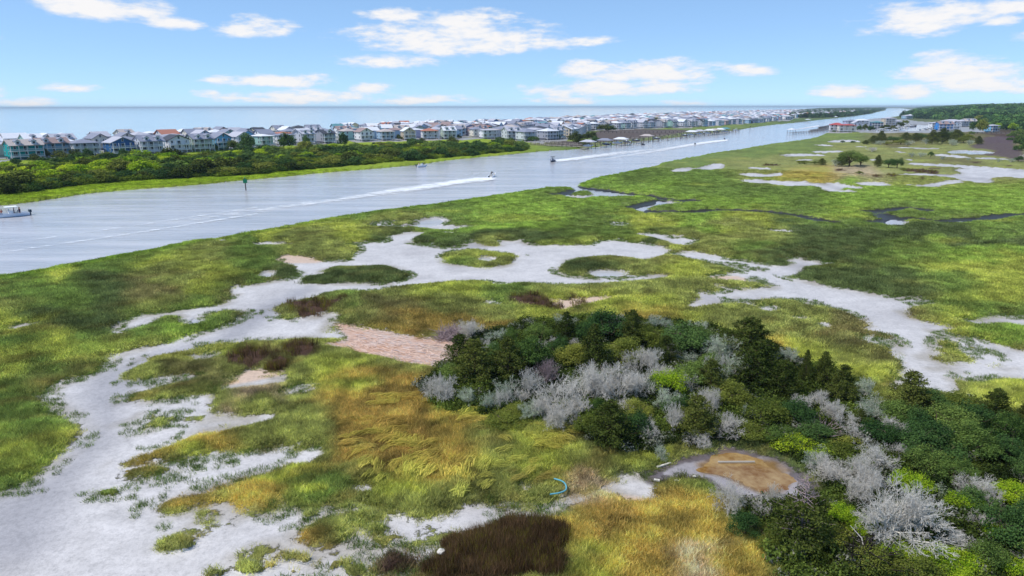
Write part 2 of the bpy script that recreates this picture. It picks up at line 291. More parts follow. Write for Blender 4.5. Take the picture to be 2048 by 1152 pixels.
ISLANDS = [Z(*r4, [(290, 470), (330, 430), (460, 425), (460, 390), (520, 375), (700, 368), (880, 362), (960, 380), (1030, 410), (1040, 440), (960, 475), (850, 487), (700, 475), (500, 490), (320, 485)]),
 Z(*r4, [(1200, 300), (1220, 285), (1380, 262), (1480, 262), (1530, 275), (1720, 290), (1735, 310), (1710, 340), (1600, 375), (1480, 382), (1380, 368), (1250, 350), (1210, 330)]),
 Z(*r5, [(30, 600), (70, 570), (150, 540), (300, 528), (450, 530), (560, 548), (640, 560), (740, 600), (740, 640), (580, 625), (500, 650), (430, 668), (300, 655), (200, 670), (60, 640)]),
 Z(*r4, [(860, 95), (960, 80), (1080, 78), (1090, 95), (1000, 105), (900, 105)]), Z(*r4, [(1170, 85), (1200, 82), (1205, 95), (1175, 95)]),
 Z(*r2, [(710, 200), (740, 180), (800, 172), (820, 178), (790, 195)]), Z(*r2, [(770, 530), (800, 490), (900, 470), (1090, 470), (1100, 495), (1000, 530), (900, 560), (800, 570)]),
 Z(*r2, [(1035, 770), (1060, 740), (1120, 735), (1110, 765), (1060, 780)]), Z(*r2, [(1280, 820), (1340, 790), (1360, 760), (1395, 765), (1370, 800), (1405, 830), (1380, 860), (1320, 865)]), Z(*r2, [(1180, 880), (1240, 850), (1280, 870), (1240, 900), (1200, 905)]),
 Z(*r2, [(1240, 915), (1300, 885), (1305, 905), (1260, 922)]), Z(*r2, [(1440, 820), (1500, 795), (1545, 830), (1500, 860), (1450, 850)]), Z(*r2, [(1595, 1025), (1680, 985), (1800, 980), (1810, 1000), (1720, 1030), (1680, 1075), (1610, 1060)]),
 Z(*r2, [(1370, 1100), (1400, 1070), (1480, 1055), (1510, 1070), (1440, 1095)]), Z(*r2, [(1880, 940), (1930, 880), (2048, 800), (2200, 770), (2330, 800), (2350, 850), (2240, 900), (2200, 960), (2100, 1000), (1980, 1000)]),
 Z(*r2, [(2000, 1140), (2030, 1060), (2090, 1080), (2060, 1150)]), Z(*r3, [(430, 820), (500, 800), (620, 850), (640, 870), (520, 920), (450, 910)]), Z(*r3, [(420, 1010), (470, 970), (520, 965), (480, 1005)]), Z(*r3, [(430, 1065), (480, 1040), (530, 1040), (490, 1068)]), Z(*r3, [(300, 990), (330, 960), (390, 960), (390, 985), (330, 1000)]),
 Z(*r3, [(260, 1040), (300, 1025), (320, 1045), (280, 1060)]), Z(*r3, [(80, 1110), (110, 1060), (160, 1090), (130, 1140), (90, 1140)]), Z(*r3, [(640, 1000), (700, 950), (800, 920), (900, 880), (1000, 870), (1040, 890), (940, 940), (780, 990), (680, 1012)]),
 Z(*r3, [(700, 880), (800, 850), (830, 870), (740, 905)]), Z(*r3, [(1250, 710), (1400, 700), (1520, 720), (1440, 750), (1290, 745)]), Z(*r3, [(200, 1020), (240, 1005), (250, 1040), (210, 1045)]), Z(*r3, [(370, 1075), (400, 1068), (400, 1090)]),
 Z(1400, 580, 3.16, [(1470, 340), (1490, 305), (1560, 300), (1640, 340), (1660, 390), (1760, 450), (1760, 475), (1640, 490), (1480, 460), (1400, 430), (1420, 425), (1490, 400)]), Z(1400, 580, 3.16, [(1330, 478), (1450, 482), (1560, 495), (1550, 510), (1380, 500)]), Z(1400, 580, 3.16, [(1450, 258), (1500, 250), (1520, 262), (1480, 272)]),
 Z(1400, 580, 3.16, [(1660, 350), (1720, 350), (1790, 395), (1740, 405), (1680, 380)]), Z(1400, 580, 3.16, [(1800, 380), (1850, 380), (1915, 410), (1850, 410)]), Z(1400, 580, 3.16, [(1400, 425), (1450, 430), (1440, 450), (1400, 440)]),
 Z(1400, 580, 3.16, [(1800, 470), (1880, 460), (1980, 490), (2040, 520), (1920, 500), (1830, 495)]), Z(1400, 580, 3.16, [(1590, 518), (1630, 515), (1640, 527), (1600, 528)]), Z(1400, 580, 3.16, [(0, 40), (40, 60), (0, 85), (-20, 70)]), Z(1400, 580, 3.16, [(80, 65), (160, 55), (265, 60), (200, 78), (100, 72)]), Z(1400, 580, 3.16, [(30, 25), (160, 8), (160, 20), (60, 38)]),
 Z(*r5, [(1040, 690), (1150, 690), (1300, 700), (1430, 710), (1435, 735), (1300, 745), (1150, 735), (1050, 715)]), Z(*r5, [(1280, 672), (1335, 668), (1340, 690), (1290, 690)]), Z(*r5, [(1090, 575), (1240, 580), (1240, 598), (1120, 590)]), Z(*r5, [(1290, 605), (1370, 603), (1360, 613), (1300, 612)]),
 Z(*q4, [(420, 715), (460, 712), (460, 724), (430, 724)]), Z(*q4, [(130, 485), (170, 483), (165, 492), (135, 492)]), Z(*r5, [(750, 400), (830, 395), (815, 408), (760, 408)]),
 Z(*pz, [(640, 390), (720, 350), (900, 330), (1000, 350), (1000, 400), (800, 450), (680, 450)]),
]
POOLS = [Z(*r4, [(1465, 325), (1490, 305), (1540, 305), (1570, 325), (1540, 342), (1490, 340)]), Z(*r5, [(255, 620), (330, 613), (420, 615), (510, 632), (440, 645), (420, 660), (260, 650)]),
 Z(*r4, [(60, 430), (100, 400), (160, 398), (130, 420), (150, 438), (80, 440)]), Z(*r1, [(1590, 165), (1700, 152), (1860, 158), (1870, 172), (1700, 182)]), Z(*r4, [(1080, 75), (1190, 52), (1250, 75), (1220, 100), (1100, 115), (960, 112), (970, 104), (1080, 98)]),
 Z(*r1, [(1215, 655), (1240, 630), (1290, 635), (1290, 665), (1235, 682)]), Z(*q4, [(1440, 460), (1480, 447), (1600, 448), (1760, 455), (1820, 465), (1740, 478), (1560, 477), (1450, 470)]),
 Z(*q4, [(940, 1008), (1000, 1000), (1095, 1012), (1085, 1058), (935, 1062)]), Z(*q4, [(1500, 1015), (1560, 1012), (1550, 1025)]), Z(*q4, [(1180, 933), (1240, 935), (1230, 944)]),
 Z(*q3, [(480, 722), (510, 718), (540, 755), (640, 768), (800, 785), (960, 803), (1060, 815), (900, 824), (620, 828), (550, 842), (400, 820), (430, 805), (500, 770), (515, 765)]),
 Z(*q3, [(1150, 852), (1200, 855), (1300, 868), (1385, 885), (1300, 885), (1180, 890), (1060, 920), (1050, 945), (970, 930), (1010, 905), (1150, 882)]),
 Z(*pz, [(978, 275), (1000, 222), (1080, 182), (1220, 172), (1350, 212), (1530, 290), (1540, 340), (1450, 392), (1350, 400), (1250, 352), (1150, 300), (1055, 285)])]
ISLET = Z(*q3, [(440, 790), (520, 768), (640, 780), (667, 800), (600, 815), (480, 820)])
CREEKS = [(Z(*q3, [(500, 738), (560, 752), (640, 757), (760, 772), (860, 795), (960, 800), (1000, 812), (1100, 812), (1150, 830), (1300, 850), (1420, 848), (1475, 858), (1460, 866), (1390, 862)]), 1.2),
 (Z(*q3, [(950, 912), (1000, 890), (1100, 868), (1155, 855)]), 1.2), (Z(*q3, [(340, 805), (400, 800), (450, 785), (500, 772)]), 2.0),
 (Z(*q3, [(1060, 935), (1150, 952), (1300, 952), (1500, 945), (1620, 932), (1750, 932), (1900, 940), (2048, 946), (2200, 965), (2330, 985), (2450, 1015), (2540, 1028)]), 2.0),
 (Z(*q4, [(800, 938), (950, 935), (1080, 915), (1180, 917), (1250, 930), (1270, 942)]), 1.7), (Z(*q4, [(920, 965), (940, 990), (1050, 995), (1200, 1000), (1330, 1020), (1480, 1020), (1560, 1003), (1680, 1002), (1760, 1000), (1790, 985), (1930, 968), (2050, 966), (2300, 960)]), 1.7), (Z(*q4, [(860, 1030), (940, 1015)]), 2.0)]
WOODY = Z(*r4, [(520, 735), (600, 735), (700, 750), (900, 790), (1180, 838), (1240, 800), (1330, 765), (1420, 800), (1430, 900), (1400, 990), (1280, 1020), (1160, 1018), (1000, 990), (850, 950), (700, 925), (600, 900), (450, 870), (560, 850), (640, 835), (590, 790)])
PONDMUD = Z(*pz, [(640, 360), (600, 300), (760, 215), (900, 180), (1020, 130), (1100, 118), (1200, 128), (1400, 170), (1550, 235), (1680, 300), (1730, 390), (1720, 470), (1500, 500), (1300, 480), (1100, 420), (1000, 350), (860, 330), (760, 345)])
SANDY = [Z(1400, 580, 3.16, [(1070, 880), (1110, 850), (1180, 842), (1215, 870), (1180, 910), (1130, 935), (1080, 910)]), Z(850, 580, 3.388, [(1070, 560), (1150, 540), (1220, 570), (1200, 615), (1120, 610)]), Z(1400, 580, 3.16, [(520, 780), (560, 775), (575, 795), (540, 800)]),
 Z(850, 580, 3.388, [(820, 70), (960, 75), (1040, 60), (1200, 50), (1290, 55), (1260, 75), (1130, 105), (1000, 130), (930, 150), (870, 100)]), Z(*r5, [(1000, 660), (1180, 650), (1280, 680), (1150, 690), (1030, 685)]),
 Z(*r4, [(150, 335), (220, 290), (330, 300), (440, 320), (480, 335), (330, 350)]), Z(*r1, [(1380, 1070), (1500, 1010), (1640, 960), (1700, 975), (1850, 985), (1560, 1050)]), Z(*pz, [(440, 440), (560, 450), (640, 470), (560, 480)])]
RUSH = [Z(*r4, [(210, 640), (260, 600), (380, 600), (560, 590), (600, 572), (630, 580), (600, 610), (500, 660), (420, 700), (330, 705), (280, 690), (260, 640)]), Z(850, 580, 3.388, [(545, 80), (580, 50), (640, 55), (730, 40), (820, 60), (880, 95), (950, 95), (980, 45), (1030, 50), (1060, 90), (1120, 120), (1050, 135), (960, 140), (880, 155), (760, 135), (640, 125)]),
 Z(*r1, [(1430, 910), (1480, 860), (1580, 840), (1700, 840), (1740, 870), (1730, 910), (1640, 950), (1590, 975), (1500, 950), (1440, 935)]), Z(*r1, [(1705, 940), (1750, 900), (1800, 870), (1850, 900), (1870, 930), (1820, 975), (1760, 985), (1710, 960)]), Z(*r1, [(1780, 840), (1850, 800), (1960, 785), (2045, 825), (2010, 895), (1960, 915), (1860, 895), (1800, 880)]),
 Z(*r3, [(760, 1200), (790, 1100), (840, 1080), (900, 1090), (950, 1020), (910, 980), (1000, 920), (1200, 880), (1280, 825), (1400, 815), (1560, 815), (1590, 870), (1690, 900), (1690, 980), (1660, 1050), (1720, 1090), (1700, 1130), (1640, 1200)]),
 Z(*q4, [(1060, 608), (1130, 598), (1280, 610), (1380, 630), (1340, 640), (1180, 632), (1090, 620)]), Z(*q4, [(1260, 598), (1400, 600), (1410, 608), (1300, 608)]), Z(*q4, [(810, 660), (880, 655), (910, 668), (850, 678)]), Z(*q4, [(930, 648), (1040, 645), (1080, 660), (980, 672)]), Z(*q4, [(520, 612), (580, 605), (640, 618), (560, 622)]), Z(*q4, [(1600, 548), (1680, 543), (1730, 552), (1650, 560)]), Z(*q4, [(1070, 418), (1130, 415), (1130, 424), (1080, 424)]), Z(*q4, [(1190, 680), (1250, 680), (1240, 692)]),
 Z(*q4, [(0, 560), (60, 560), (110, 575), (40, 580), (-60, 575)]), Z(*q4, [(1900, 572), (1960, 572), (1960, 580), (1900, 580)])]
DARKMARSH = [Z(*q3, [(600, 325), (700, 290), (850, 280), (1100, 278), (1300, 280), (1430, 288), (1380, 305), (1240, 330), (1100, 345), (900, 372), (760, 385), (640, 385)]), Z(*q3, [(120, 400), (300, 380), (460, 378), (640, 380), (600, 420), (400, 418), (150, 415)]), Z(*q4, [(1700, 350), (1800, 335), (1960, 345), (1990, 430), (2050, 460), (2100, 540), (2000, 545), (1850, 500), (1700, 490), (1560, 475), (1830, 462), (1740, 440), (1600, 430), (1620, 405), (1720, 395)])]
BELT = [(-700, 395), (-300, 345), (0, 332), (45, 334), (70, 326), (112, 322), (250, 318), (330, 316), (400, 312), (500, 305), (600, 300), (712, 293), (887, 290), (1024, 290), (1040, 294), (1030, 300), (937, 310), (787, 322), (637, 335), (512, 347), (350, 355), (225, 362), (130, 372), (62, 382), (0, 387), (-300, 410), (-700, 450)]
TOWN = [(-900, 352), (-300, 338), (0, 331), (130, 318), (320, 314), (430, 305), (600, 295), (700, 289), (850, 284), (1000, 283), (1080, 290), (1130, 285), (1165, 277), (1180, 264), (1300, 259.5), (1390, 257), (1450, 252), (1536, 245.5), (1580, 243), (1600, 236), (1700, 229), (1760, 219.5), (1770, 217), (1760, 216.2), (1620, 219.5), (1500, 224), (1400, 228), (1280, 234), (1150, 242), (1024, 250), (900, 255), (760, 263), (600, 271), (450, 280), (300, 287), (130, 294), (0, 299), (-300, 304), (-900, 313)]
COPSE = [(855, 800), (875, 760), (895, 725), (930, 690), (980, 670), (1060, 655), (1180, 645), (1300, 650), (1420, 665), (1530, 700), (1600, 735), (1700, 790), (1760, 830), (1860, 820), (2000, 850), (2200, 900), (2400, 1300), (1680, 1300), (1560, 1140), (1500, 1060), (1450, 1010), (1440, 985), (1600, 960), (1660, 930), (1560, 905), (1440, 885), (1330, 900), (1200, 900), (1130, 870), (1050, 840), (940, 830)]
FOREST = [(1800, 236), (1822, 231), (1830, 224), (1850, 219), (1830, 215), (1900, 213), (2600, 213), (3600, 225), (3600, 300), (2400, 275), (2060, 268), (2020, 260), (1990, 256), (1960, 250), (1930, 243), (1880, 240)]

GRID = {280: "ggggggggggggggggggooN", 300: "gggggggggggggggggOOOo", 330: "gggggggggggggggOOOOoO", 352: "ggggggggggggGggOBTOOO", 385: "gggggggggGGggGgggGGGG", 420: "ggggggggggGGGgGGgGgGG", 450: "gggggYYYOgGGgYGYDgggggg"[:21],
 480: "ggggOgOYDDDDgDOODDDDD", 510: "gGgYOgOOgOODOOOgDDgGG", 545: "GYgOOgDDDgODDOYoDDgYY", 580: "ggDoYgogOYgOOOOODDDgY", 620: "OgDOgoOOoOOYYYOOOOOgg", 660: "YDDgGgOORRRYYBYOOooYG", 700: "gYgOOoOOYOOOYYYBYOooO",
 740: "YgOOoOOYOOODDDYYYYOOO", 790: "gOOOOTOBRBOODDDDDDOOY", 830: "ggOOOOORRYYDDDDDDDDDO", 870: "ggOOBOORRBOODDDDDDDDD", 910: "ggBBYOORRBOYOYODDDDDD", 950: "gggOOYYORBOYODDODDDDD", 990: "gggOBBggYOOOTBggODDDD",
 1030: "gggOOOOOOOOORBBOOYDDD", 1080: "gggOOOROOOOBRBBOODDDD", 1150: "gggOOOOONNNOYBTBOODDD", 1400: "ggOOOOOONNNOBBTBOODDD"}
PAL = {'G': srgb(134, 158, 36), 'g': srgb(114, 134, 44), 'D': srgb(92, 106, 50), 'Y': srgb(162, 168, 40), 'O': srgb(138, 142, 58), 'o': srgb(120, 114, 58), 'R': srgb(152, 130, 44), 'B': srgb(172, 152, 48), 'T': srgb(172, 152, 112), 'N': srgb(86, 64, 52)}
gv = sorted(GRID); GC = np.array([[PAL[c] for c in GRID[v][:21]] for v in gv])
gvn = np.array(gv, float)
def grass_col(u, v):
    fu = np.clip(u / 100, 0, 19.999); iu = fu.astype(int); tu = sstep(0.15, .85, fu - iu)
    vv = np.clip(v, gvn[0], gvn[-1] - .01); iv = np.clip(np.searchsorted(gvn, vv, 'right') - 1, 0, len(gv) - 2)
    tv = sstep(0.15, .85, (vv - gvn[iv]) / (gvn[iv + 1] - gvn[iv]))
    tu = tu[..., None]; tv = tv[..., None]
    return (GC[iv, iu] * (1 - tu) + GC[iv, iu + 1] * tu) * (1 - tv) + (GC[iv + 1, iu] * (1 - tu) + GC[iv + 1, iu + 1] * tu) * tv

# ---------------------------------------------------------------- ground sheet: a fan of rows that get wider with distance
US = np.concatenate([np.linspace(-2600, -140, 50), np.arange(-120, 2170, 3.4), np.linspace(2190, 4600, 50)])
VS = np.concatenate([214.6 + 4 * (np.linspace(0.06, 1, 14)), np.arange(219.3, 300, 1.1), np.arange(300, 520, 1.8), np.arange(520, 1200, 3.0), np.linspace(1205, 2600, 60)])
UU, VV = np.meshgrid(US, VS)
# rows follow the horizon's own tilt so that every point lies on the ground
VV = VV + (1.5 - (UU) * 3.0 / 2048.0) * 1.0
VV = np.maximum(VV, 214.0 - (UU - 1024) * 3 / 2048.0 + 0.25)
X, Y = G(UU, VV)
RNG = np.hypot(X, Y)
def jit(s, a, seed): return a * fbm(X / s, Y / s, 3, seed)
edge_n = jit(3.0, 0.5, 3) + jit(14.0, 0.9, 5) * sstep(120, 400, RNG)
water = np.maximum(sdf_poly(X, Y, CHANNEL, 1, 60), sdf_poly(X, Y, OCEAN, 1, 200))
water = np.maximum(water, sdf_poly(X, Y, MARINA, 1))
water_n = water + edge_n * .8
pan = np.full(X.shape, -30.0)
for p in PANS: pan = np.maximum(pan, sdf_poly(X, Y, p, 1))
for p in ISLANDS: pan = np.minimum(pan, -sdf_poly(X, Y, p, 1))
pool = np.full(X.shape, -30.0)
for p in POOLS: pool = np.maximum(pool, sdf_poly(X, Y, p, 1))
pool = np.minimum(pool, -sdf_poly(X, Y, ISLET, 1))
creek = np.full(X.shape, -30.0)
for p, w in CREEKS: creek = np.maximum(creek, sdf_line(X, Y, p, w))
rush = np.full(X.shape, -30.0)
for p in RUSH: rush = np.maximum(rush, sdf_poly(X, Y, p, 1))
dmarsh = np.full(X.shape, -30.0)
for p in DARKMARSH: dmarsh = np.maximum(dmarsh, sdf_poly(X, Y, p, 1))
woody = sdf_poly(X, Y, WOODY, 1); pmud = sdf_poly(X, Y, PONDMUD, 1)
sandy = np.full(X.shape, -30.0)
for p in SANDY: sandy = np.maximum(sandy, sdf_poly(X, Y, p, 1))
belt = sdf_poly(X, Y, BELT, 1); town = sdf_poly(X, Y, TOWN, 0, 80); copse = sdf_poly(X, Y, COPSE, 1); forest = sdf_poly(X, Y, FOREST, 0, 200)
marina_land = sdf_poly(X, Y, [(1640, 268), (1650, 262), (1690, 243), (1740, 237), (1815, 240), (1830, 243), (1870, 246), (1990, 250), (1990, 265), (1930, 268), (1700, 268)], 0)
# bare = where no grass grows (positive = bare)
bare = np.maximum.reduce([pan + edge_n * .35 + .25 + .6 * sstep(940, 900, VV), pool * 1.5 + 1.1, woody + edge_n, sandy * 1.0 + edge_n * 0.8, pmud + edge_n * .4, np.minimum(water_n + .2, 20)])
frag = sstep(.08, .42, fbm(X / 2.6, Y / 1.8, 4, 301)) * sstep(6, 0, bare) * (VV > 930)
frag = frag * (1 - sstep(600, 540, VV)) 
bare = bare - np.where((pan > -2) & (pool < -3) & (pmud < -3) & (woody < -2), 2.6 * frag * sstep(.2, 1.2, bare) * (np.where(VV > 985, 1.0, .15)), 0)
bare = np.maximum(bare, creek * 1.2 + 1.0)
town_m = sstep(-2, 4, np.maximum(town, marina_land))
# heights
H = 0.14 + 0.03 * fbm(X / 2.0, Y / 2.0, 3, 9)
H = H + (0.28 + 0.12 * fbm(X / 5, Y / 5, 3, 12)) * sstep(-.1, .9, -bare)                       # turf stands above the bare flats
canopy = sstep(60, 170, RNG) * (0.30 + 0.22 * fbm(X / 1.7, Y / 1.7, 3, 21) + 0.25 * fbm(X / 14, Y / 14, 3, 22))   # far away the grass tops are the ground you see
H = H + canopy * sstep(0, 1.0, -bare) * sstep(1500, 700, RNG)
H = H + 0.5 * sstep(0, 10, copse) + 0.9 * sstep(0, 14, belt) + town_m * 0.9
H = H + 18 * sstep(500, 2600, RNG) * sstep(-10, 250, forest)
H = H - 0.5 * sstep(-0.1, .35, np.where(pmud > -2, -9, pool)) 
H = np.where(creek > -1.0, H + (0.06 - H) * sstep(-.6, .6, creek) * (H > .06), H)
H = np.where(water_n > -0.8, H + (-1.2 - H) * sstep(-0.7, 0.9, water_n), H)
H = H + 0.10 * np.exp(-((pmud - 1.2) / .9) ** 2) * 1.2
algae0 = sdf_poly(X, Y, POOLS[-1], 1)
H = np.where(algae0 > -2.2, H + (0.13 - .07 * sstep(-.9, .9, algae0) + .05 * fbm(X / 1.3, Y / 1.0, 4, 311) - H) * sstep(-2.2, -.6, algae0), H)
HGT = H
# colours
UW = UU + 60 * fbm(UU / 90, VV / 40, 4, 31) + 14 * fbm(X / 3, Y / 3, 2, 33); VW = VV + 34 * fbm(UU / 90, VV / 30, 4, 41) * np.clip((VV - 213) / 200, .1, 1.5)
gc = grass_col(UW, VW)
f1 = fbm(X / 9, Y / 9, 4, 51)[..., None]; f2 = fbm(X / 2.4, Y / 2.4, 3, 61)[..., None]
gc = gc * (1 + 0.34 * f1 + 0.24 * f2)
st_ = fbm((X * .8 + Y * .6) / 7 + 2 * fbm(X / 9, Y / 9, 2, 71), (Y * .8 - X * .6) / 1.6, 3, 72); rus = sstep(.1, .45, st_) * sstep(200, 60, RNG) * sstep(.3, -.2, np.abs(fbm(X / 30, Y / 30, 2, 73)) - .5)
gc = gc * (1 - .35 * rus[..., None]) + np.array(srgb(134, 104, 40)) * .35 * rus[..., None]
yel = sstep(.22, .5, fbm(X / 16 + 9, Y / 10, 4, 77))[..., None]
gc = gc * (1 - yel * .5) + np.array(PAL['Y']) * yel * .5
lum_ = gc @ np.array([.3, .6, .1]); gc = lum_[..., None] * .18 + gc * .82
gc = gc * (1 + .30 * fbm(X / 1.1, Y / 1.1, 2, 62)[..., None] * sstep(220, 60, RNG)[..., None])
def over(base, col, m): m = np.clip(m, 0, 1)[..., None]; return base * (1 - m) + np.array(col) * m
gc = over(gc, np.array(PAL['N']) * .9, sstep(-.3, .5, rush + edge_n * .8))
gc = over(gc, srgb(96, 80, 84), sstep(-2, 3, dmarsh) * .9)
gc = over(gc, srgb(62, 72, 34), sstep(-1, 4, np.maximum(copse, belt)) * .85)
shore = np.exp(-((water + 2.0) / 2.2) ** 2) * sstep(900, 300, RNG)
gc = over(gc, srgb(112, 140, 40), shore * .6)
gc = over(gc, srgb(60, 88, 50), sstep(-20, 40, forest))
farN = (sstep(700, 1500, RNG) * (UU > 1300))
gc = over(gc, srgb(70, 96, 60), farN * .5)
lb = sstep(-10, 10, -(X - (Y - 190) * .52 + 75)) * sstep(1140, 1000, UU + 0 * VV) * sstep(430, 400, VV) * sstep(2, -2, water) * sstep(1, -2, belt)
gc = gc * (1 - lb[..., None]) + np.array(srgb(142, 160, 48)) * (1 + .3 * f1) * lb[..., None]
soil = np.broadcast_to(np.array(srgb(198, 193, 190)), gc.shape).copy()
wetn = sstep(.05, .6, fbm(X / 12, Y / 22, 3, 88))
soil = over(soil, srgb(164, 158, 156), wetn * .8)
soil = soil * (1 + .16 * fbm(X / 3.2, Y / 2.0, 4, 312) + .10 * fbm(X / 1.0, Y / .7, 2, 313))[..., None]
soil = over(soil, srgb(150, 140, 122), sstep(1.6, .1, pan) * sstep(-.2, .3, fbm(X / 4, Y / 4, 3, 314)) * .6)
wet = sdf_poly(X, Y, [(-100, 1130), (-50, 1010), (40, 980), (110, 950), (160, 900), (200, 860), (150, 780), (220, 740), (330, 700), (420, 690), (430, 680), (470, 640), (640, 560), (600, 600), (480, 680), (380, 720), (240, 800), (230, 880), (150, 960), (120, 1060), (60, 1130)], 2)
soil = over(soil, srgb(138, 136, 142), sstep(-2.5, 2, wet) * .6)
soil = over(soil, srgb(200, 166, 144), sstep(-.4, .4, woody) * (0.55 + .45 * sstep(-.4, .3, fbm(X / 3, Y / 1.2, 3, 91))))
soil = over(soil, srgb(186, 138, 104), sstep(-.4, .4, woody) * sstep(.15, .5, fbm((X + Y * .5) / 5, (Y - X * .5) / 1.4, 3, 92)) * .6)
soil = over(soil, srgb(206, 180, 158), sstep(-.6, .2, sandy))
ring = sstep(-.5, .3, pmud)
soil = over(soil, srgb(158, 152, 154), ring)
soil = over(soil, srgb(84, 76, 80), ring * sstep(.0, .35, np.sin(pmud * 3.0 + 2 * fbm(X / 2, Y / 2, 2, 93)) * .5 + fbm(X / 1.2, Y / 1.2, 3, 94)) * .8)
soil = over(soil, srgb(96, 86, 84), ring * sstep(1.0, .0, pmud))
algae = sdf_poly(X, Y, POOLS[-1], 1)
soil = over(soil, srgb(128, 100, 60), sstep(-.8, .2, algae + .8 * fbm(X / 2, Y / 2, 3, 95)))
soil = over(soil, srgb(48, 44, 36), sstep(-2.6, -1.0, creek))
soil = over(soil, srgb(70, 64, 52), sstep(-1.4, -.3, water) * (1 - sstep(-1, 1, pan)))
soil = over(soil, srgb(150, 148, 146), town_m * .9)
bare2 = np.maximum(bare, (town_m - .5) * 4 - fbm(X / 12, Y / 12, 3, 99) * 5 * (town_m > .1))
rows, cols = X.shape
idx = np.arange(rows * cols).reshape(rows, cols)
F = np.stack([idx[1:, :-1], idx[1:, 1:], idx[:-1, 1:], idx[:-1, :-1]], -1).reshape(-1, 4)
V3 = np.stack([X, Y, H], -1).reshape(-1, 3)
one = np.ones((rows * cols, 1))

gm, t, b, o = new_mat('ground')
geo = N(t, 'ShaderNodeNewGeometry'); P = geo.outputs['Position']
ag = N(t, 'ShaderNodeAttribute', attribute_name='gcol'); asl = N(t, 'ShaderNodeAttribute', attribute_name='soil'); ab = N(t, 'ShaderNodeAttribute', attribute_name='bare')
def noise(t, vec, s, d=4, r=.55, w=0): 
    n = N(t, 'ShaderNodeTexNoise', inp={'Scale': s, 'Detail': float(d), 'Roughness': r}); link(t, vec, n.inputs['Vector']); return n.outputs[0]
n1 = noise(t, P, 0.5, 5); n2 = noise(t, P, 2.4, 5, .65); n3 = noise(t, P, 9, 4, .7); nbig = noise(t, P, .05, 4)
e = math_(t, 'ADD', ab.outputs['Fac'], math_(t, 'MULTIPLY', math_(t, 'SUBTRACT', n1, .5), 2.2))
e = math_(t, 'ADD', e, math_(t, 'MULTIPLY', math_(t, 'SUBTRACT', n2, .5), 2.0))
e = math_(t, 'ADD', e, math_(t, 'MULTIPLY', math_(t, 'SUBTRACT', n3, .5), 1.0))
mask = N(t, 'ShaderNodeMapRange', interpolation_type='SMOOTHSTEP'); link(t, e, mask.inputs[0]); mask.inputs[1].default_value = -.16; mask.inputs[2].default_value = .16
# grass: mottled from clump size down to blade size
sc = N(t, 'ShaderNodeMapping'); sc.inputs['Scale'].default_value = (1, .55, 1); link(t, P, sc.inputs[0])
g1 = noise(t, sc.outputs[0], 1.1, 6, .7); g2 = noise(t, sc.outputs[0], 5.0, 4, .75)
val = math_(t, 'ADD', math_(t, 'MULTIPLY', g1, 1.7), math_(t, 'MULTIPLY', g2, 1.3)); val = math_(t, 'SUBTRACT', val, .62)
hv = N(t, 'ShaderNodeHueSaturation'); link(t, ag.outputs['Color'], hv.inputs['Color']); link(t, val, hv.inputs['Value'])
link(t, math_(t, 'MULTIPLY_ADD', nbig, .06, .47), hv.inputs['Hue'])
# bare flats: pale with speckles
s1 = noise(t, P, 3.2, 6, .75); s2 = noise(t, P, 14, 3, .7)
sp = N(t, 'ShaderNodeMapRange'); link(t, s1, sp.inputs[0]); sp.inputs[1].default_value = .36; sp.inputs[2].default_value = .56; sp.inputs[3].default_value = .80; sp.inputs[4].default_value = 1.04
sv = math_(t, 'MULTIPLY', sp.outputs[0], math_(t, 'MULTIPLY_ADD', s2, .5, .75))
hv2 = N(t, 'ShaderNodeHueSaturation'); link(t, asl.outputs['Color'], hv2.inputs['Color']); link(t, sv, hv2.inputs['Value'])
mx = N(t, 'ShaderNodeMix', data_type='RGBA'); link(t, mask.outputs[0], mx.inputs[0]); link(t, hv.outputs[0], mx.inputs[6]); link(t, hv2.outputs[0], mx.inputs[7])
link(t, mx.outputs[2], b.inputs['Base Color']); b.inputs['Specular IOR Level'].default_value = .15
rr = N(t, 'ShaderNodeMapRange'); link(t, mask.outputs[0], rr.inputs[0]); rr.inputs[3].default_value = .95; rr.inputs[4].default_value = .42; link(t, rr.outputs[0], b.inputs['Roughness'])
bh = math_(t, 'ADD', math_(t, 'MULTIPLY', g1, .5), math_(t, 'MULTIPLY', g2, .22))
bh = math_(t, 'MULTIPLY', bh, math_(t, 'SUBTRACT', 1.12, mask.outputs[0]))
bp = N(t, 'ShaderNodeBump', inp={'Strength': .8, 'Distance': .9}); link(t, bh, bp.inputs['Height']); link(t, bp.outputs[0], b.inputs['Normal'])
def flat3(a): return np.concatenate([a.reshape(-1, 3), one], 1)
gme = mesh_np('ground', V3, F, [gm], attrs={'gcol': ('FLOAT_COLOR', 'POINT', flat3(np.clip(gc * 1.0, .004, 1))), 'soil': ('FLOAT_COLOR', 'POINT', flat3(soil)), 'bare': ('FLOAT', 'POINT', np.clip(bare2, -8, 8).ravel())}, smooth=True)
obj('ground', gme, kind='structure')
# deep base under everything, out to the horizon behind the camera
bm_ = mesh_np('seabed', np.array([(-50000, -50000, -2.2), (50000, -50000, -2.2), (50000, 50000, -2.2), (-50000, 50000, -2.2)]), np.array([[0, 1, 2, 3]]), [simple('seabed_mud', srgb(110, 110, 100), .9)])
obj('seabed', bm_, kind='structure')

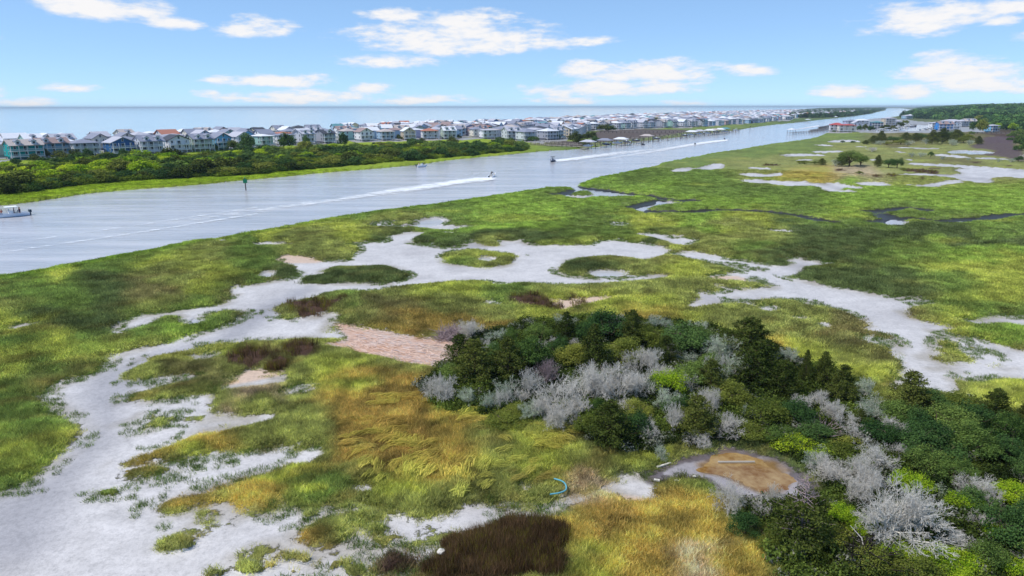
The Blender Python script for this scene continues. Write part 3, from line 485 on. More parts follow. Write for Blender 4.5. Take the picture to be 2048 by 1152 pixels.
# sampling the ground sheet at world points
def bilin(A, x, y):
    u, v = PX(x, y)
    v0 = v - (1.5 - u * 3.0 / 2048.0)
    fu = np.interp(u, US, np.arange(len(US))); fv = np.interp(v0, VS, np.arange(len(VS)))
    iu = np.clip(fu.astype(int), 0, len(US) - 2); iv = np.clip(fv.astype(int), 0, len(VS) - 2); a = fu - iu; c = fv - iv
    if A.ndim == 3: a = a[..., None]; c = c[..., None]
    return (A[iv, iu] * (1 - a) + A[iv, iu + 1] * a) * (1 - c) + (A[iv + 1, iu] * (1 - a) + A[iv + 1, iu + 1] * a) * c
def hgt(x, y): return float(bilin(HGT, np.array([x], float), np.array([y], float))[0])

# ---------------------------------------------------------------- water
wm, t, b, o = new_mat('water')
geo = N(t, 'ShaderNodeNewGeometry'); P = geo.outputs['Position']
mp = N(t, 'ShaderNodeMapping'); mp.inputs['Scale'].default_value = (.5, 1.0, 1); mp.inputs['Rotation'].default_value = (0, 0, R(-38)); link(t, P, mp.inputs[0])
w1 = noise(t, mp.outputs[0], 1.4, 4, .6); mp2 = N(t, 'ShaderNodeMapping'); mp2.inputs['Scale'].default_value = (.16, 1.0, 1); mp2.inputs['Rotation'].default_value = (0, 0, R(-47)); link(t, P, mp2.inputs[0]); w2 = noise(t, mp2.outputs[0], .12, 6, .65); w3 = noise(t, P, .012, 3, .5)
bp = N(t, 'ShaderNodeBump', inp={'Strength': .55, 'Distance': .14}); link(t, w1, bp.inputs['Height'])
bp2 = N(t, 'ShaderNodeBump', inp={'Strength': .35, 'Distance': .9}); link(t, w2, bp2.inputs['Height']); link(t, bp.outputs[0], bp2.inputs['Normal'])
link(t, bp2.outputs[0], b.inputs['Normal'])
cr = N(t, 'ShaderNodeMix', data_type='RGBA'); link(t, math_(t, 'MULTIPLY_ADD', w2, 3.0, -1.0, clamp=True), cr.inputs[0])
cr.inputs[6].default_value = (*srgb(166, 166, 168), 1); cr.inputs[7].default_value = (*srgb(204, 200, 200), 1)
# open sea is greener than the muddy channel
sx = N(t, 'ShaderNodeSeparateXYZ'); link(t, P, sx.inputs[0])
seaf = N(t, 'ShaderNodeAttribute', attribute_name='sea')
cr2 = N(t, 'ShaderNodeMix', data_type='RGBA'); link(t, seaf.outputs['Fac'], cr2.inputs[0]); link(t, cr.outputs[2], cr2.inputs[6])
sea2 = N(t, 'ShaderNodeMix', data_type='RGBA'); link(t, math_(t, 'MULTIPLY_ADD', w3, 1.6, -.3, clamp=True), sea2.inputs[0]); sea2.inputs[6].default_value = (*srgb(172, 190, 192), 1); sea2.inputs[7].default_value = (*srgb(192, 205, 205), 1)
link(t, sea2.outputs[2], cr2.inputs[7])
link(t, cr2.outputs[2], b.inputs['Base Color']); b.inputs['Roughness'].default_value = .12; b.inputs['IOR'].default_value = 1.33
WU = np.concatenate([[-60000, -20000, -9000, -5000], np.linspace(-2600, 4600, 90), [7000, 12000, 30000]]); WV = np.array([0.0])
# one big sheet made of rings of distance
rs = np.concatenate([[5], np.geomspace(12, 40000, 60)]); th = np.linspace(0, 2 * np.pi, 97)[:-1]
RR, TT = np.meshgrid(rs, th, indexing='ij'); wx = RR * np.sin(TT); wy = RR * np.cos(TT)
n_th = len(th); ii = np.arange(RR.size).reshape(RR.shape)
Fw = np.stack([ii[:-1], np.roll(ii, -1, 1)[:-1], np.roll(ii, -1, 1)[1:], ii[1:]], -1).reshape(-1, 4)[:, ::-1]
sea = np.clip(sstep(40, -10, wx - (-300 + (wy - 400) * .93)) , 0, 1)
wme = mesh_np('water', np.stack([wx, wy, 0 * wx], -1).reshape(-1, 3), Fw, [wm], attrs={'sea': ('FLOAT', 'POINT', sea.ravel())})
obj('water', wme, kind='structure')

# the amber puddle by the copse
pa = chaikin(POOLS[-1], 2); Wp = world_pts(pa); cxy = Wp.mean(0)
Wp = cxy + (Wp - cxy) * 1.22; Vp = [(cxy[0], cxy[1], .105)] + [(x, y, .105) for x, y in Wp]; n = len(Wp)
am, t, b, o = new_mat('amber_water')
geo = N(t, 'ShaderNodeNewGeometry'); nA = noise(t, geo.outputs['Position'], .35, 5, .6); nB = noise(t, geo.outputs['Position'], 2.5, 4, .6)
cA = N(t, 'ShaderNodeMix', data_type='RGBA'); link(t, math_(t, 'MULTIPLY_ADD', math_(t, 'ADD', nA, math_(t, 'MULTIPLY', nB, .5)), 3.2, -1.9, clamp=True), cA.inputs[0])
cA.inputs[6].default_value = (*srgb(166, 138, 92), 1); cA.inputs[7].default_value = (*srgb(120, 80, 24), 1)
link(t, cA.outputs[2], b.inputs['Base Color']); b.inputs['Roughness'].default_value = .12; b.inputs['Specular IOR Level'].default_value = .5
bpA = N(t, 'ShaderNodeBump', inp={'Strength': .2, 'Distance': .05}); link(t, nB, bpA.inputs['Height']); link(t, bpA.outputs[0], b.inputs['Normal'])
obj('amber_puddle', mesh_np('amber_puddle', np.array(Vp), np.array([[0, 1 + i, 1 + (i + 1) % n] for i in range(n)]), [am]), kind='structure')

# ---------------------------------------------------------------- vegetation kit
def leaf_mat(name, c0, c1, trans=.35, rough=.7):
    m, t, b, o = new_mat(name)
    oi = N(t, 'ShaderNodeObjectInfo'); sh = N(t, 'ShaderNodeAttribute', attribute_name='sh')
    mixn = N(t, 'ShaderNodeMix', data_type='RGBA'); link(t, math_(t, 'ADD', math_(t, 'MULTIPLY', sh.outputs['Fac'], .75), math_(t, 'MULTIPLY', oi.outputs['Random'], .25)), mixn.inputs[0])
    mixn.inputs[6].default_value = (*c0, 1); mixn.inputs[7].default_value = (*c1, 1)
    hv = N(t, 'ShaderNodeHueSaturation'); link(t, mixn.outputs[2], hv.inputs['Color'])
    link(t, math_(t, 'MULTIPLY_ADD', oi.outputs['Random'], .6, 1.05), hv.inputs['Value'])
    link(t, math_(t, 'MULTIPLY_ADD', oi.outputs['Random'], -.03, .515), hv.inputs['Hue'])
    t.nodes.remove(b)
    d = N(t, 'ShaderNodeBsdfDiffuse'); tr = N(t, 'ShaderNodeBsdfTranslucent'); link(t, hv.outputs[0], d.inputs[0]); link(t, hv.outputs[0], tr.inputs[0])
    ms = N(t, 'ShaderNodeMixShader'); ms.inputs[0].default_value = trans; link(t, d.outputs[0], ms.inputs[1]); link(t, tr.outputs[0], ms.inputs[2]); link(t, ms.outputs[0], o.inputs['Surface'])
    return m
LM = {'oak': leaf_mat('oak_leaves', srgb(36, 58, 28), srgb(112, 134, 66)),
      'deep': leaf_mat('deep_green_leaves', srgb(36, 58, 34), srgb(84, 112, 58)),
      'cedar': leaf_mat('cedar_sprays', srgb(40, 52, 22), srgb(92, 100, 46), .2),
      'wax': leaf_mat('bright_leaves', srgb(86, 124, 24), srgb(176, 190, 52)),
      'gray': leaf_mat('grey_green_leaves', srgb(92, 112, 86), srgb(158, 170, 146)),
      'olive': leaf_mat('olive_leaves', srgb(70, 82, 34), srgb(132, 138, 62)),
      'far': leaf_mat('forest_leaves', srgb(36, 62, 38), srgb(92, 128, 68))}
def bark(name, c, var=.25):
    m, t, b, o = new_mat(name)
    tcx = N(t, 'ShaderNodeTexCoord'); n = N(t, 'ShaderNodeTexNoise', inp={'Scale': 30.0, 'Detail': 4.0}); link(t, tcx.outputs['Object'], n.inputs['Vector'])
    hv = N(t, 'ShaderNodeHueSaturation', inp={'Color': (*c, 1)}); link(t, math_(t, 'MULTIPLY_ADD', n.outputs[0], 2 * var, 1 - var), hv.inputs['Value'])
    link(t, hv.outputs[0], b.inputs['Base Color']); b.inputs['Roughness'].default_value = .85; b.inputs['Specular IOR Level'].default_value = .1
    return m
BARK = bark('brown_bark', srgb(96, 82, 68)); DEADW = bark('bleached_wood', srgb(208, 203, 194), .25); DEADB = bark('brown_dead_wood', srgb(160, 142, 142)); CHAR = bark('dark_wet_wood', srgb(50, 44, 44))

def tubes(segs, sides=4):
    """segs: array rows (ax,ay,az,bx,by,bz,ra,rb) -> V,F quads"""
    S = np.array(segs, float); A = S[:, :3]; B = S[:, 3:6]; ra = S[:, 6]; rb = S[:, 7]
    d = B - A; L = np.linalg.norm(d, axis=1, keepdims=True) + 1e-9; d = d / L
    ref = np.where(np.abs(d[:, 2:3]) > .9, np.array([[1., 0, 0]]), np.array([[0, 0, 1.]]))
    u = np.cross(d, ref); u /= np.linalg.norm(u, axis=1, keepdims=True) + 1e-9; w = np.cross(d, u)
    V = []; n = len(S)
    for e, r in ((A, ra), (B, rb)):
        for k in range(sides):
            a = 2 * math.pi * k / sides
            V.append(e + (u * math.cos(a) + w * math.sin(a)) * r[:, None])
    V = np.stack(V, 1).reshape(-1, 3)
    base = np.arange(n)[:, None] * 2 * sides
    F = [np.stack([base[:, 0] + k, base[:, 0] + (k + 1) % sides, base[:, 0] + sides + (k + 1) % sides, base[:, 0] + sides + k], 1) for k in range(sides)]
    return V, np.concatenate(F)
def cards(P, Nn, size, asp=1.0, along=None, rg=rng):
    """one 4-cornered leaf per point"""
    n = len(P); Nn = Nn / (np.linalg.norm(Nn, axis=1, keepdims=True) + 1e-9)
    ref = rg.normal(size=(n, 3)) if along is None else along
    u = ref - Nn * (ref * Nn).sum(1, keepdims=True); u /= np.linalg.norm(u, axis=1, keepdims=True) + 1e-9
    w = np.cross(Nn, u); s = size if np.ndim(size) else np.full(n, size)
    s = s[:, None] * .5; a = s * asp
    V = np.stack([P - u * a * 1.0, P - w * s * .7 + u * a * .1, P + u * a * 1.0, P + w * s * .7 + u * a * .1], 1).reshape(-1, 3)
    return V, np.arange(n * 4).reshape(n, 4)
def lumps(k, rg, flat=.6, r0=.11, r1=.22, top=.15):
    """lobe centres and radii for a crown in the unit box (x,y in -.5...5, z 0..1)"""
    out = []
    for i in range(k):
        a = rg.uniform(0, 2 * math.pi); q = math.sqrt(rg.uniform(0, 1)) * .42
        zz = (1 - (q / .5) ** 2) * .5 * rg.uniform(.45, 1.15) + .30 + rg.uniform(-.12, .1)
        out.append((q * math.cos(a), q * math.sin(a), zz, rg.uniform(r0, r1) * (1 - q * .5)))
    return out
def leafcloud(n, lobes, size, rg, flat=.8, fill=.35, up=.5):
    L = np.array(lobes); wts = L[:, 3] ** 2; ix = rg.choice(len(L), n, p=wts / wts.sum())
    d = rg.normal(size=(n, 3)); d /= np.linalg.norm(d, axis=1, keepdims=True)
    r = L[ix, 3] * np.where(rg.uniform(size=n) < fill, rg.uniform(.2, 1, n), rg.uniform(.82, 1.12, n))
    r *= 1 + .25 * np.sin(d[:, 0] * 9 + L[ix, 0] * 40) * np.sin(d[:, 1] * 8 + d[:, 2] * 7)
    P = L[ix, :3] + d * r[:, None] * np.array([1, 1, flat])
    Nn = d * .8 + rg.normal(size=(n, 3)) * .55 + np.array([0, 0, up])
    return P, Nn
def shade_attr(nf, rg, P=None, freq=5.0):
    s = rg.uniform(0, 1, nf) ** 1.5
    if P is not None: s = s + .5 * (fbm(P[:, 0] * freq + 7, P[:, 1] * freq + P[:, 2] * freq, 2, int(rg.integers(99))) + .3)
    return np.clip(s, 0, 1)
def limbs(k, rg, spread=.34, top=.62, r=.03, wig=.05):
    S = []
    h0 = rg.uniform(.1, .22)
    pts = [(0, 0, -.06), (rg.uniform(-.02, .02), rg.uniform(-.02, .02), h0)]
    S.append((*pts[0], *pts[1], r * 1.3, r))
    for i in range(k):
        a = 2 * math.pi * i / k + rg.uniform(-.4, .4); p = np.array(pts[1]); rr = r * .75
        tgt = np.array([math.cos(a) * spread * rg.uniform(.5, 1), math.sin(a) * spread * rg.uniform(.5, 1), top * rg.uniform(.8, 1.15)])
        for j in range(3):
            q = p + (tgt - p) * (.45 if j < 2 else 1) + rg.normal(size=3) * wig * (j < 2)
            S.append((*p, *q, rr, rr * .65)); p = q; rr *= .65
            if j: 
                e = p + rg.normal(size=3) * .12 + np.array([0, 0, .08]); S.append((*p, *e, rr * .7, rr * .2))
    return S
def make_broad(seed, n=6500, size=.03, k=34, leaf='oak', flat=.8, fill=.3):
    rg = np.random.default_rng(seed); lob = lumps(k, rg)
    P, Nn = leafcloud(n, lob, size, rg, flat, fill); V, F = cards(P, Nn, size * rg.uniform(.6, 1.5, n), rg=rg)
    cr = mesh_np('crown', V, F, [LM[leaf]], attrs={'sh': ('FLOAT', 'FACE', shade_attr(n, rg, P))})
    Vt, Ft = tubes(limbs(6, rg), 5); tr = mesh_np('trunk', Vt, Ft, [BARK], smooth=True)
    return tr, cr
def make_cedar(seed, n=5600, leaf='cedar', wide=1.0, bare_top=False):
    rg = np.random.default_rng(seed); S = [(0, 0, -.05, 0, 0, .45, .022, .015), (0, 0, .45, rg.uniform(-.02, .02), 0, .97, .015, .004)]
    Ps = []; Ds = []; nb = 74
    for i in range(nb):
        t_ = (i + rg.uniform(0, 1)) / nb; z = .06 + .9 * t_; a = i * 2.4 + rg.uniform(-.5, .5)
        L = .5 * wide * (1 - t_) ** .75 * rg.uniform(.6, 1.15) * min(1, .55 + t_ * 4) + .045
        dz = L * rg.uniform(.25, .7) - .04
        tip = np.array([math.cos(a) * L, math.sin(a) * L, z + dz * .7]); base = np.array([0, 0, z])
        S.append((*base, *tip, .006, .002))
        if bare_top and t_ > .62: 
            for _ in range(3):
                q = base + (tip - base) * rg.uniform(.3, .9); S.append((*q, *(q + rg.normal(size=3) * .03 + np.array([0, 0, .05])), .003, .001))
            continue
        m = int(n / nb * (.35 + 1.3 * L / .5)); tt = rg.uniform(.25, 1.05, m) ** .7
        c = base + (tip - base) * tt[:, None]; rad = L * .20 * (1.25 - tt) + .018
        c = c + rg.normal(size=(m, 3)) * rad[:, None] * np.array([1, 1, .55])
        Ps.append(c); d = (tip - base) / np.linalg.norm(tip - base); Ds.append(np.tile(d, (m, 1)) + rg.normal(size=(m, 3)) * .45 + np.array([0, 0, .25]))
    P = np.concatenate(Ps); D = np.concatenate(Ds); m = len(P)
    out = P.copy(); out[:, 2] = .5
    V, F = cards(P, rg.normal(size=(m, 3)) * .7 + np.array([0, 0, .5]) + P * np.array([1.2, 1.2, 0]), .024 * rg.uniform(.7, 1.4, m), 1.9, D, rg)
    cr = mesh_np('crown', V, F, [LM[leaf]], attrs={'sh': ('FLOAT', 'FACE', shade_attr(m, rg, P))})
    Vt, Ft = tubes(S, 4); tr = mesh_np('trunk', Vt, Ft, [BARK if not bare_top else DEADB])
    return tr, cr
def make_dead(seed, stems=4, depth=5, spread=.55, mat=None, lean=(0, 0), thick=.018, leaves=0, twiggy=1.0):
    rg = np.random.default_rng(seed); S0 = []; S1 = []
    def grow(p, d, L, r, lev):
        steps = 2 if lev else 3
        for s_ in range(steps):
            d = d + rg.normal(size=3) * (.20 if lev < 3 else .3); d[2] += .05; d /= np.linalg.norm(d)
            q = p + d * L / steps; (S0 if lev < 2 else S1).append((*p, *q, max(r, .0015), max(r * .82, .0012))); p = q; r *= .82
            if lev < depth and s_ >= (1 if lev == 0 else 0):
                for _ in range(1 if rg.uniform() < .62 else 2):
                    a = rg.normal(size=3); a -= d * (a @ d); a /= np.linalg.norm(a) + 1e-9; an = rg.uniform(.45, 1.0)
                    grow(p, d * math.cos(an) + a * math.sin(an), L * rg.uniform(.5, .78), r * .6, lev + 1)
        if lev < depth: grow(p, d, L * .7, r * .8, lev + 1)
    for i in range(stems):
        a = 2 * math.pi * i / stems + rg.uniform(-.5, .5); sp = spread * rg.uniform(.4, 1.2)
        grow(np.array([0, 0, -.04]), np.array([math.cos(a) * sp + lean[0], math.sin(a) * sp + lean[1], 1.0]), .36, thick, 0)
    allp = np.array(S0 + S1); mx_ = np.abs(allp[:, [0, 1]]).max(); mz = allp[:, 5].max()
    sc_ = np.array([.5 / mx_, .5 / mx_, 1 / mz])
    def fit(S):
        S = np.array(S); S[:, 0:3] *= sc_; S[:, 3:6] *= sc_; return S
    mat = mat or DEADW
    V, F = tubes(fit(S0), 5); tr = mesh_np('trunk', V, F, [mat]); 
    A = fit(S1); V, F = tubes(A, 3); mats = [mat]; mi = np.zeros(len(F), int); shv = np.full(len(F), .5)
    if leaves:
        e = A[rg.integers(0, len(A), leaves), 3:6] + rg.normal(size=(leaves, 3)) * .02
        V2, F2 = cards(e, rg.normal(size=(leaves, 3)) + np.array([0, 0, .6]), .022 * rg.uniform(.6, 1.4, leaves), rg=rg)
        F2 = F2 + len(V); V = np.concatenate([V, V2]); F = np.concatenate([F, F2]); mats.append(LM['gray']); mi = np.concatenate([mi, np.ones(leaves, int)]); shv = np.concatenate([shv, rg.uniform(0, 1, leaves)])
    cr = mesh_np('twigs', V, F, mats, mi, attrs={'sh': ('FLOAT', 'FACE', shv)})
    return tr, cr
KIT = {}
def kit(kind):
    if kind in KIT: return KIT[kind]
    mk = {'oak': lambda: [make_broad(s, leaf='oak') for s in (1, 2, 3, 17)],
          'deep': lambda: [make_broad(s, leaf='deep', k=28) for s in (4, 5, 18)],
          'olive': lambda: [make_broad(s, leaf='olive', k=40, fill=.4) for s in (6, 7)],
          'wax': lambda: [make_broad(s, leaf='wax', n=5200, k=42) for s in (8, 9)],
          'gray': lambda: [make_dead(s, 5, 4, .6, leaves=3800) for s in (10, 11)],
          'cedar': lambda: [make_cedar(s, wide=w) for s, w in ((12, 1.0), (13, 1.1), (14, .9))],
          'slim': lambda: [make_cedar(15, 4200, wide=1.0)],
          'top': lambda: [make_cedar(16, 6400, wide=1.1, bare_top=True)],
          'dead': lambda: [make_dead(s, 4, 5, sp, thick=.018) for s, sp in ((20, .5), (21, .7), (22, .45), (28, .6))],
          'fan': lambda: [make_dead(s, 7, 5, .95, thick=.013) for s in (23, 24, 29)],
          'big': lambda: [make_dead(25, 4, 5, .75, lean=(.25, .05), thick=.03), make_dead(26, 5, 5, .7, lean=(.2, 0), thick=.026)],
          'brown': lambda: [make_dead(27, 10, 4, .35, DEADB, thick=.014)]}[kind]()
    KIT[kind] = mk; return mk
def px_size(u, v, wpx, hpx, z=.3):
    x, y = G(u, v, z); x = float(x); y = float(y)
    d = Vector((x, y, z - CAM_H)); dep = -(CAM_M.to_3x3().transposed() @ d).z
    ang = math.atan2(CAM_H - z, math.hypot(x, y))
    return x, y, wpx * dep / FPX, hpx * dep / FPX / math.cos(ang) * .93
ORD = "first second third fourth fifth sixth seventh eighth ninth tenth eleventh twelfth thirteenth fourteenth fifteenth sixteenth seventeenth eighteenth nineteenth twentieth".split()
TENS = {20: 'twenty', 30: 'thirty', 40: 'forty', 50: 'fifty', 60: 'sixty', 70: 'seventy'}
def ordw(i):
    if i < 20: return ORD[i]
    n = i + 1; t10 = n // 10 * 10; r = n - t10
    return (TENS[t10][:-1] + 'ieth') if r == 0 else TENS[t10] + '-' + ORD[r - 1]
LABELQ = []            # (object, noun phrase, place phrase, u)
def label_all():
    from collections import defaultdict
    D = defaultdict(list)
    for o, noun, place, u in LABELQ: D[(noun, place)].append((u, o))
    for (noun, place), L in D.items():
        L.sort(key=lambda a: a[0])
        for i, (u, o) in enumerate(L):
            o['label'] = f"{noun} {place}" if len(L) == 1 else f"{noun}, {ordw(i)} from left {place}"
NAMES = {'oak': ('live_oak', 'tree', 'green leafy oak'), 'deep': ('broadleaf_tree', 'tree', 'deep green rounded tree'), 'olive': ('thicket_shrub', 'shrub', 'olive green shrub'), 'wax': ('wax_myrtle', 'shrub', 'bright yellow-green shrub'),
         'gray': ('lichen_shrub', 'shrub', 'pale grey-green half-bare shrub'), 'cedar': ('red_cedar', 'tree', 'dark olive cedar'), 'slim': ('slim_cedar', 'tree', 'slim dark pointed cedar'), 'top': ('bare_topped_cedar', 'tree', 'dark cedar with bare twiggy top'),
         'dead': ('dead_tree', 'dead tree', 'bleached leafless dead tree'), 'fan': ('dead_shrub', 'dead shrub', 'low spreading bleached dead shrub'), 'big': ('large_dead_tree', 'dead tree', 'large bleached dead tree'), 'brown': ('brown_dead_shrub', 'dead shrub', 'brownish leafless shrub of upright stems')}
def plant(kind, u, v, w, h, place, group, i=None, rz=None):
    ks = kit(kind); tr, cr = ks[(i if i is not None else random.randrange(99)) % len(ks)]
    x, y, W, Hh = px_size(u, v, w, h)
    nm, cat, noun = NAMES[kind]; Hh *= {'cedar': 1.25, 'deep': 1.15, 'oak': 1.15, 'slim': 1.2}.get(kind, 1.0)
    e = bpy.data.objects.new(nm, None); COL.objects.link(e); e.location = (x, y, hgt(x, y) - .05); e.empty_display_size = .5
    e.rotation_euler = (0, 0, random.uniform(0, 6.28) if rz is None else rz); e.scale = (W * 1.08, W * 1.08, Hh)
    for nme, me in (('trunk', tr), ('twigs' if kind in ('dead', 'fan', 'big', 'brown', 'gray') else 'crown', cr)):
        o = bpy.data.objects.new(nme, me); COL.objects.link(o); o.parent = e
    meta(e, cat=cat, group=group)
    LABELQ.append((e, noun, place, u))
    return e

# ---- the copse on the near marsh: kind, centre x, foot y, width, height (pixels of each enlarged view)
def trees(view, rows, place_fn):
    ox, oy, s = view
    for r in rows:
        k, x, y, w, h = r[:5]; u, v = ox + x / s, oy + y / s
        plant(k, u, v, w / s, h / s, place_fn(u, v), 'trees and shrubs of the marsh copse', rz=r[5] if len(r) > 5 else None)
def copse_place(u, v):
    if v > 1060: return 'along the bottom edge of the photo' if u > 1500 else 'below the amber puddle'
    if u > 1560 and v > 930: return 'in the lower right of the copse'
    if u > 1380 and v > 930: return 'beside the amber puddle'
    if u > 1740: return 'in the right-hand green thicket'
    if v < 690: return 'on the far side of the copse'
    if u < 1000: return 'at the left end of the copse'
    if v > 830: return 'on the near side of the copse'
    if u > 1440: return 'in the right half of the copse'
    return 'in the middle of the copse'
zC = (850, 580, 3.388); zD = (1400, 580, 3.16); zE = (1448, 812, 3.388)
trees(zC, [('fan', 305, 330, 200, 165), ('gray', 300, 330, 170, 90), ('gray', 940, 275, 190, 115), ('gray', 1550, 300, 230, 130), ('gray', 1840, 300, 170, 100), ('gray', 495, 390, 230, 120), ('gray', 1700, 330, 140, 90),
 ('oak', 760, 400, 190, 150), ('cedar', 955, 410, 170, 200), ('deep', 1090, 410, 200, 150), ('deep', 1240, 380, 330, 220), ('cedar', 1400, 430, 210, 230), ('dead', 1300, 350, 170, 170), ('olive', 1500, 430, 260, 190), ('deep', 1740, 480, 330, 230), ('oak', 1860, 460, 200, 190), ('gray', 1970, 520, 230, 210),
 ('oak', 590, 400, 130, 120), ('cedar', 240, 520, 260, 190), ('oak', 700, 590, 310, 240), ('cedar', 560, 640, 250, 250), ('cedar', 340, 650, 300, 260), ('deep', 470, 560, 200, 170), ('cedar', 1140, 600, 240, 300), ('olive', 1000, 560, 240, 180), ('olive', 1330, 560, 310, 220), ('deep', 900, 520, 160, 180), ('cedar', 1620, 560, 180, 190), ('dead', 880, 440, 120, 100), ('dead', 1010, 440, 110, 90),
 ('fan', 110, 780, 260, 240), ('brown', 820, 690, 230, 215), ('dead', 920, 850, 360, 270), ('fan', 910, 960, 260, 190), ('fan', 1190, 790, 250, 190), ('dead', 1310, 800, 400, 280), ('dead', 1540, 640, 240, 230), ('gray', 430, 850, 150, 180), ('gray', 560, 780, 210, 190), ('dead', 650, 800, 160, 140), ('olive', 620, 880, 200, 110), ('dead', 1670, 1000, 240, 240), ('dead', 1500, 1030, 190, 170), ('fan', 1850, 1065, 210, 130), ('gray', 1985, 720, 140, 200),
 ('wax', 1640, 760, 260, 220), ('oak', 1800, 720, 250, 210), ('oak', 1560, 760, 200, 150), ('gray', 1780, 560, 220, 110), ('cedar', 1250, 1060, 330, 260), ('olive', 1110, 980, 200, 140), ('gray', 720, 890, 220, 150), ('deep', 1400, 1010, 260, 190), ('cedar', 1830, 1000, 300, 240), ('oak', 1930, 640, 220, 180), ('olive', 560, 920, 300, 90), ('olive', 960, 860, 220, 120), ('gray', 1040, 760, 180, 160), ('oak', 180, 640, 200, 150), ('olive', 1420, 900, 220, 160), ('gray', 1590, 1140, 120, 110), ('oak', 1180, 870, 160, 110), ('deep', 1700, 880, 200, 170)], copse_place)
trees(zD, [('cedar', 300, 480, 330, 250), ('gray', 120, 500, 280, 210), ('gray', 560, 480, 170, 130), ('slim', 655, 640, 90, 225), ('cedar', 770, 650, 170, 220), ('cedar', 885, 740, 220, 230), ('gray', 1040, 700, 170, 160), ('cedar', 350, 660, 350, 260), ('cedar', 520, 720, 240, 210), ('dead', 745, 810, 180, 160), ('dead', 900, 930, 200, 160), ('fan', 180, 940, 220, 160),
 ('olive', 420, 880, 300, 200), ('deep', 600, 900, 240, 180), ('deep', 730, 980, 240, 120), ('gray', 1040, 860, 230, 160), ('slim', 1000, 920, 110, 130), ('cedar', 1310, 800, 300, 250), ('oak', 1250, 890, 240, 180), ('deep', 1450, 800, 240, 160), ('olive', 1640, 800, 300, 160), ('cedar', 1850, 870, 260, 210), ('deep', 1400, 960, 250, 190), ('oak', 1560, 980, 300, 220), ('deep', 1700, 960, 300, 210), ('oak', 1910, 1010, 260, 220), ('cedar', 2040, 880, 160, 150),
 ('deep', 1430, 1080, 300, 210), ('oak', 1650, 1080, 300, 220), ('wax', 580, 1010, 250, 100), ('wax', 740, 1060, 250, 90), ('gray', 760, 1070, 200, 90), ('olive', 180, 760, 260, 180), ('cedar', 60, 700, 220, 200), ('olive', 320, 940, 240, 110), ('oak', 500, 970, 240, 100), ('deep', 1120, 1000, 240, 150), ('olive', 930, 1040, 220, 110), ('gray', 460, 480, 90, 90), ('oak', 1330, 930, 200, 150), ('dead', 1700, 700, 40, 50)], copse_place)
trees(zE, [('deep', 1400, 440, 380, 220), ('oak', 1700, 420, 300, 200), ('oak', 1350, 500, 260, 190), ('deep', 1930, 460, 280, 240), ('wax', 1240, 660, 260, 210), ('dead', 1030, 490, 330, 240), ('fan', 760, 570, 300, 170), ('fan', 900, 700, 260, 210), ('big', 1080, 960, 520, 470, .4), ('big', 1200, 975, 700, 330, -.2), ('dead', 1690, 700, 280, 200), ('wax', 1600, 780, 260, 170),
 ('wax', 1940, 720, 300, 200), ('deep', 1920, 1010, 360, 320), ('dead', 1550, 1040, 300, 150), ('fan', 2020, 1150, 260, 140), ('top', 505, 980, 440, 520), ('dead', 20, 760, 270, 300), ('dead', 240, 760, 190, 180), ('wax', 790, 880, 210, 230), ('wax', 930, 940, 200, 160), ('wax', 1130, 1080, 190, 140), ('wax', 1430, 1130, 280, 150), ('wax', 1620, 1150, 280, 140), ('wax', 1260, 1110, 200, 130), ('olive', 1160, 1180, 220, 120),
 ('wax', 1820, 970, 180, 140), ('deep', 1700, 800, 260, 200), ('oak', 1560, 600, 240, 190), ('deep', 130, 900, 220, 160), ('olive', 700, 960, 260, 180), ('olive', 1000, 1150, 300, 160), ('gray', 640, 420, 220, 120), ('olive', 820, 380, 260, 120), ('oak', 1780, 1150, 240, 200), ('oak', 2100, 900, 260, 260), ('deep', 2080, 600, 240, 240), ('wax', 1950, 1200, 240, 160), ('olive', 1320, 1230, 320, 180), ('wax', 1550, 1230, 300, 150), ('oak', 2150, 1150, 300, 300), ('olive', 360, 1000, 240, 130)], copse_place)
trees(zC, [('dead', 700, 760, 240, 230), ('dead', 1080, 800, 330, 300), ('fan', 1420, 780, 300, 240), ('dead', 1180, 760, 280, 260), ('fan', 800, 900, 240, 190), ('dead', 1440, 620, 220, 220), ('gray', 1620, 860, 240, 190), ('fan', 1000, 900, 260, 200), ('dead', 1760, 760, 200, 190), ('gray', 300, 800, 170, 150), ('dead', 520, 830, 170, 170), ('fan', 1600, 700, 220, 180), ('dead', 1900, 860, 200, 200), ('gray', 1250, 560, 150, 160), ('dead', 1680, 520, 150, 150), ('dead', 780, 480, 130, 120), ('dead', 430, 470, 150, 140), ('fan', 1350, 880, 200, 140)], copse_place)
trees(zD, [('dead', 90, 620, 200, 200), ('gray', 200, 620, 240, 200), ('dead', 60, 820, 200, 200), ('dead', 640, 820, 150, 150), ('fan', 840, 870, 200, 160), ('gray', 1080, 800, 180, 150), ('dead', 1190, 960, 170, 150), ('gray', 1300, 980, 170, 120), ('dead', 1560, 1040, 180, 150), ('fan', 960, 980, 220, 140), ('gray', 330, 860, 180, 140), ('dead', 1460, 920, 120, 110)], copse_place)
trees(zE, [('fan', 680, 500, 260, 170), ('dead', 900, 560, 260, 230), ('fan', 960, 640, 300, 220), ('dead', 1180, 420, 160, 150), ('gray', 1480, 720, 200, 140), ('dead', 1760, 760, 240, 180), ('fan', 1700, 900, 200, 150), ('dead', 320, 720, 170, 200), ('fan', 1980, 560, 150, 120)], copse_place)
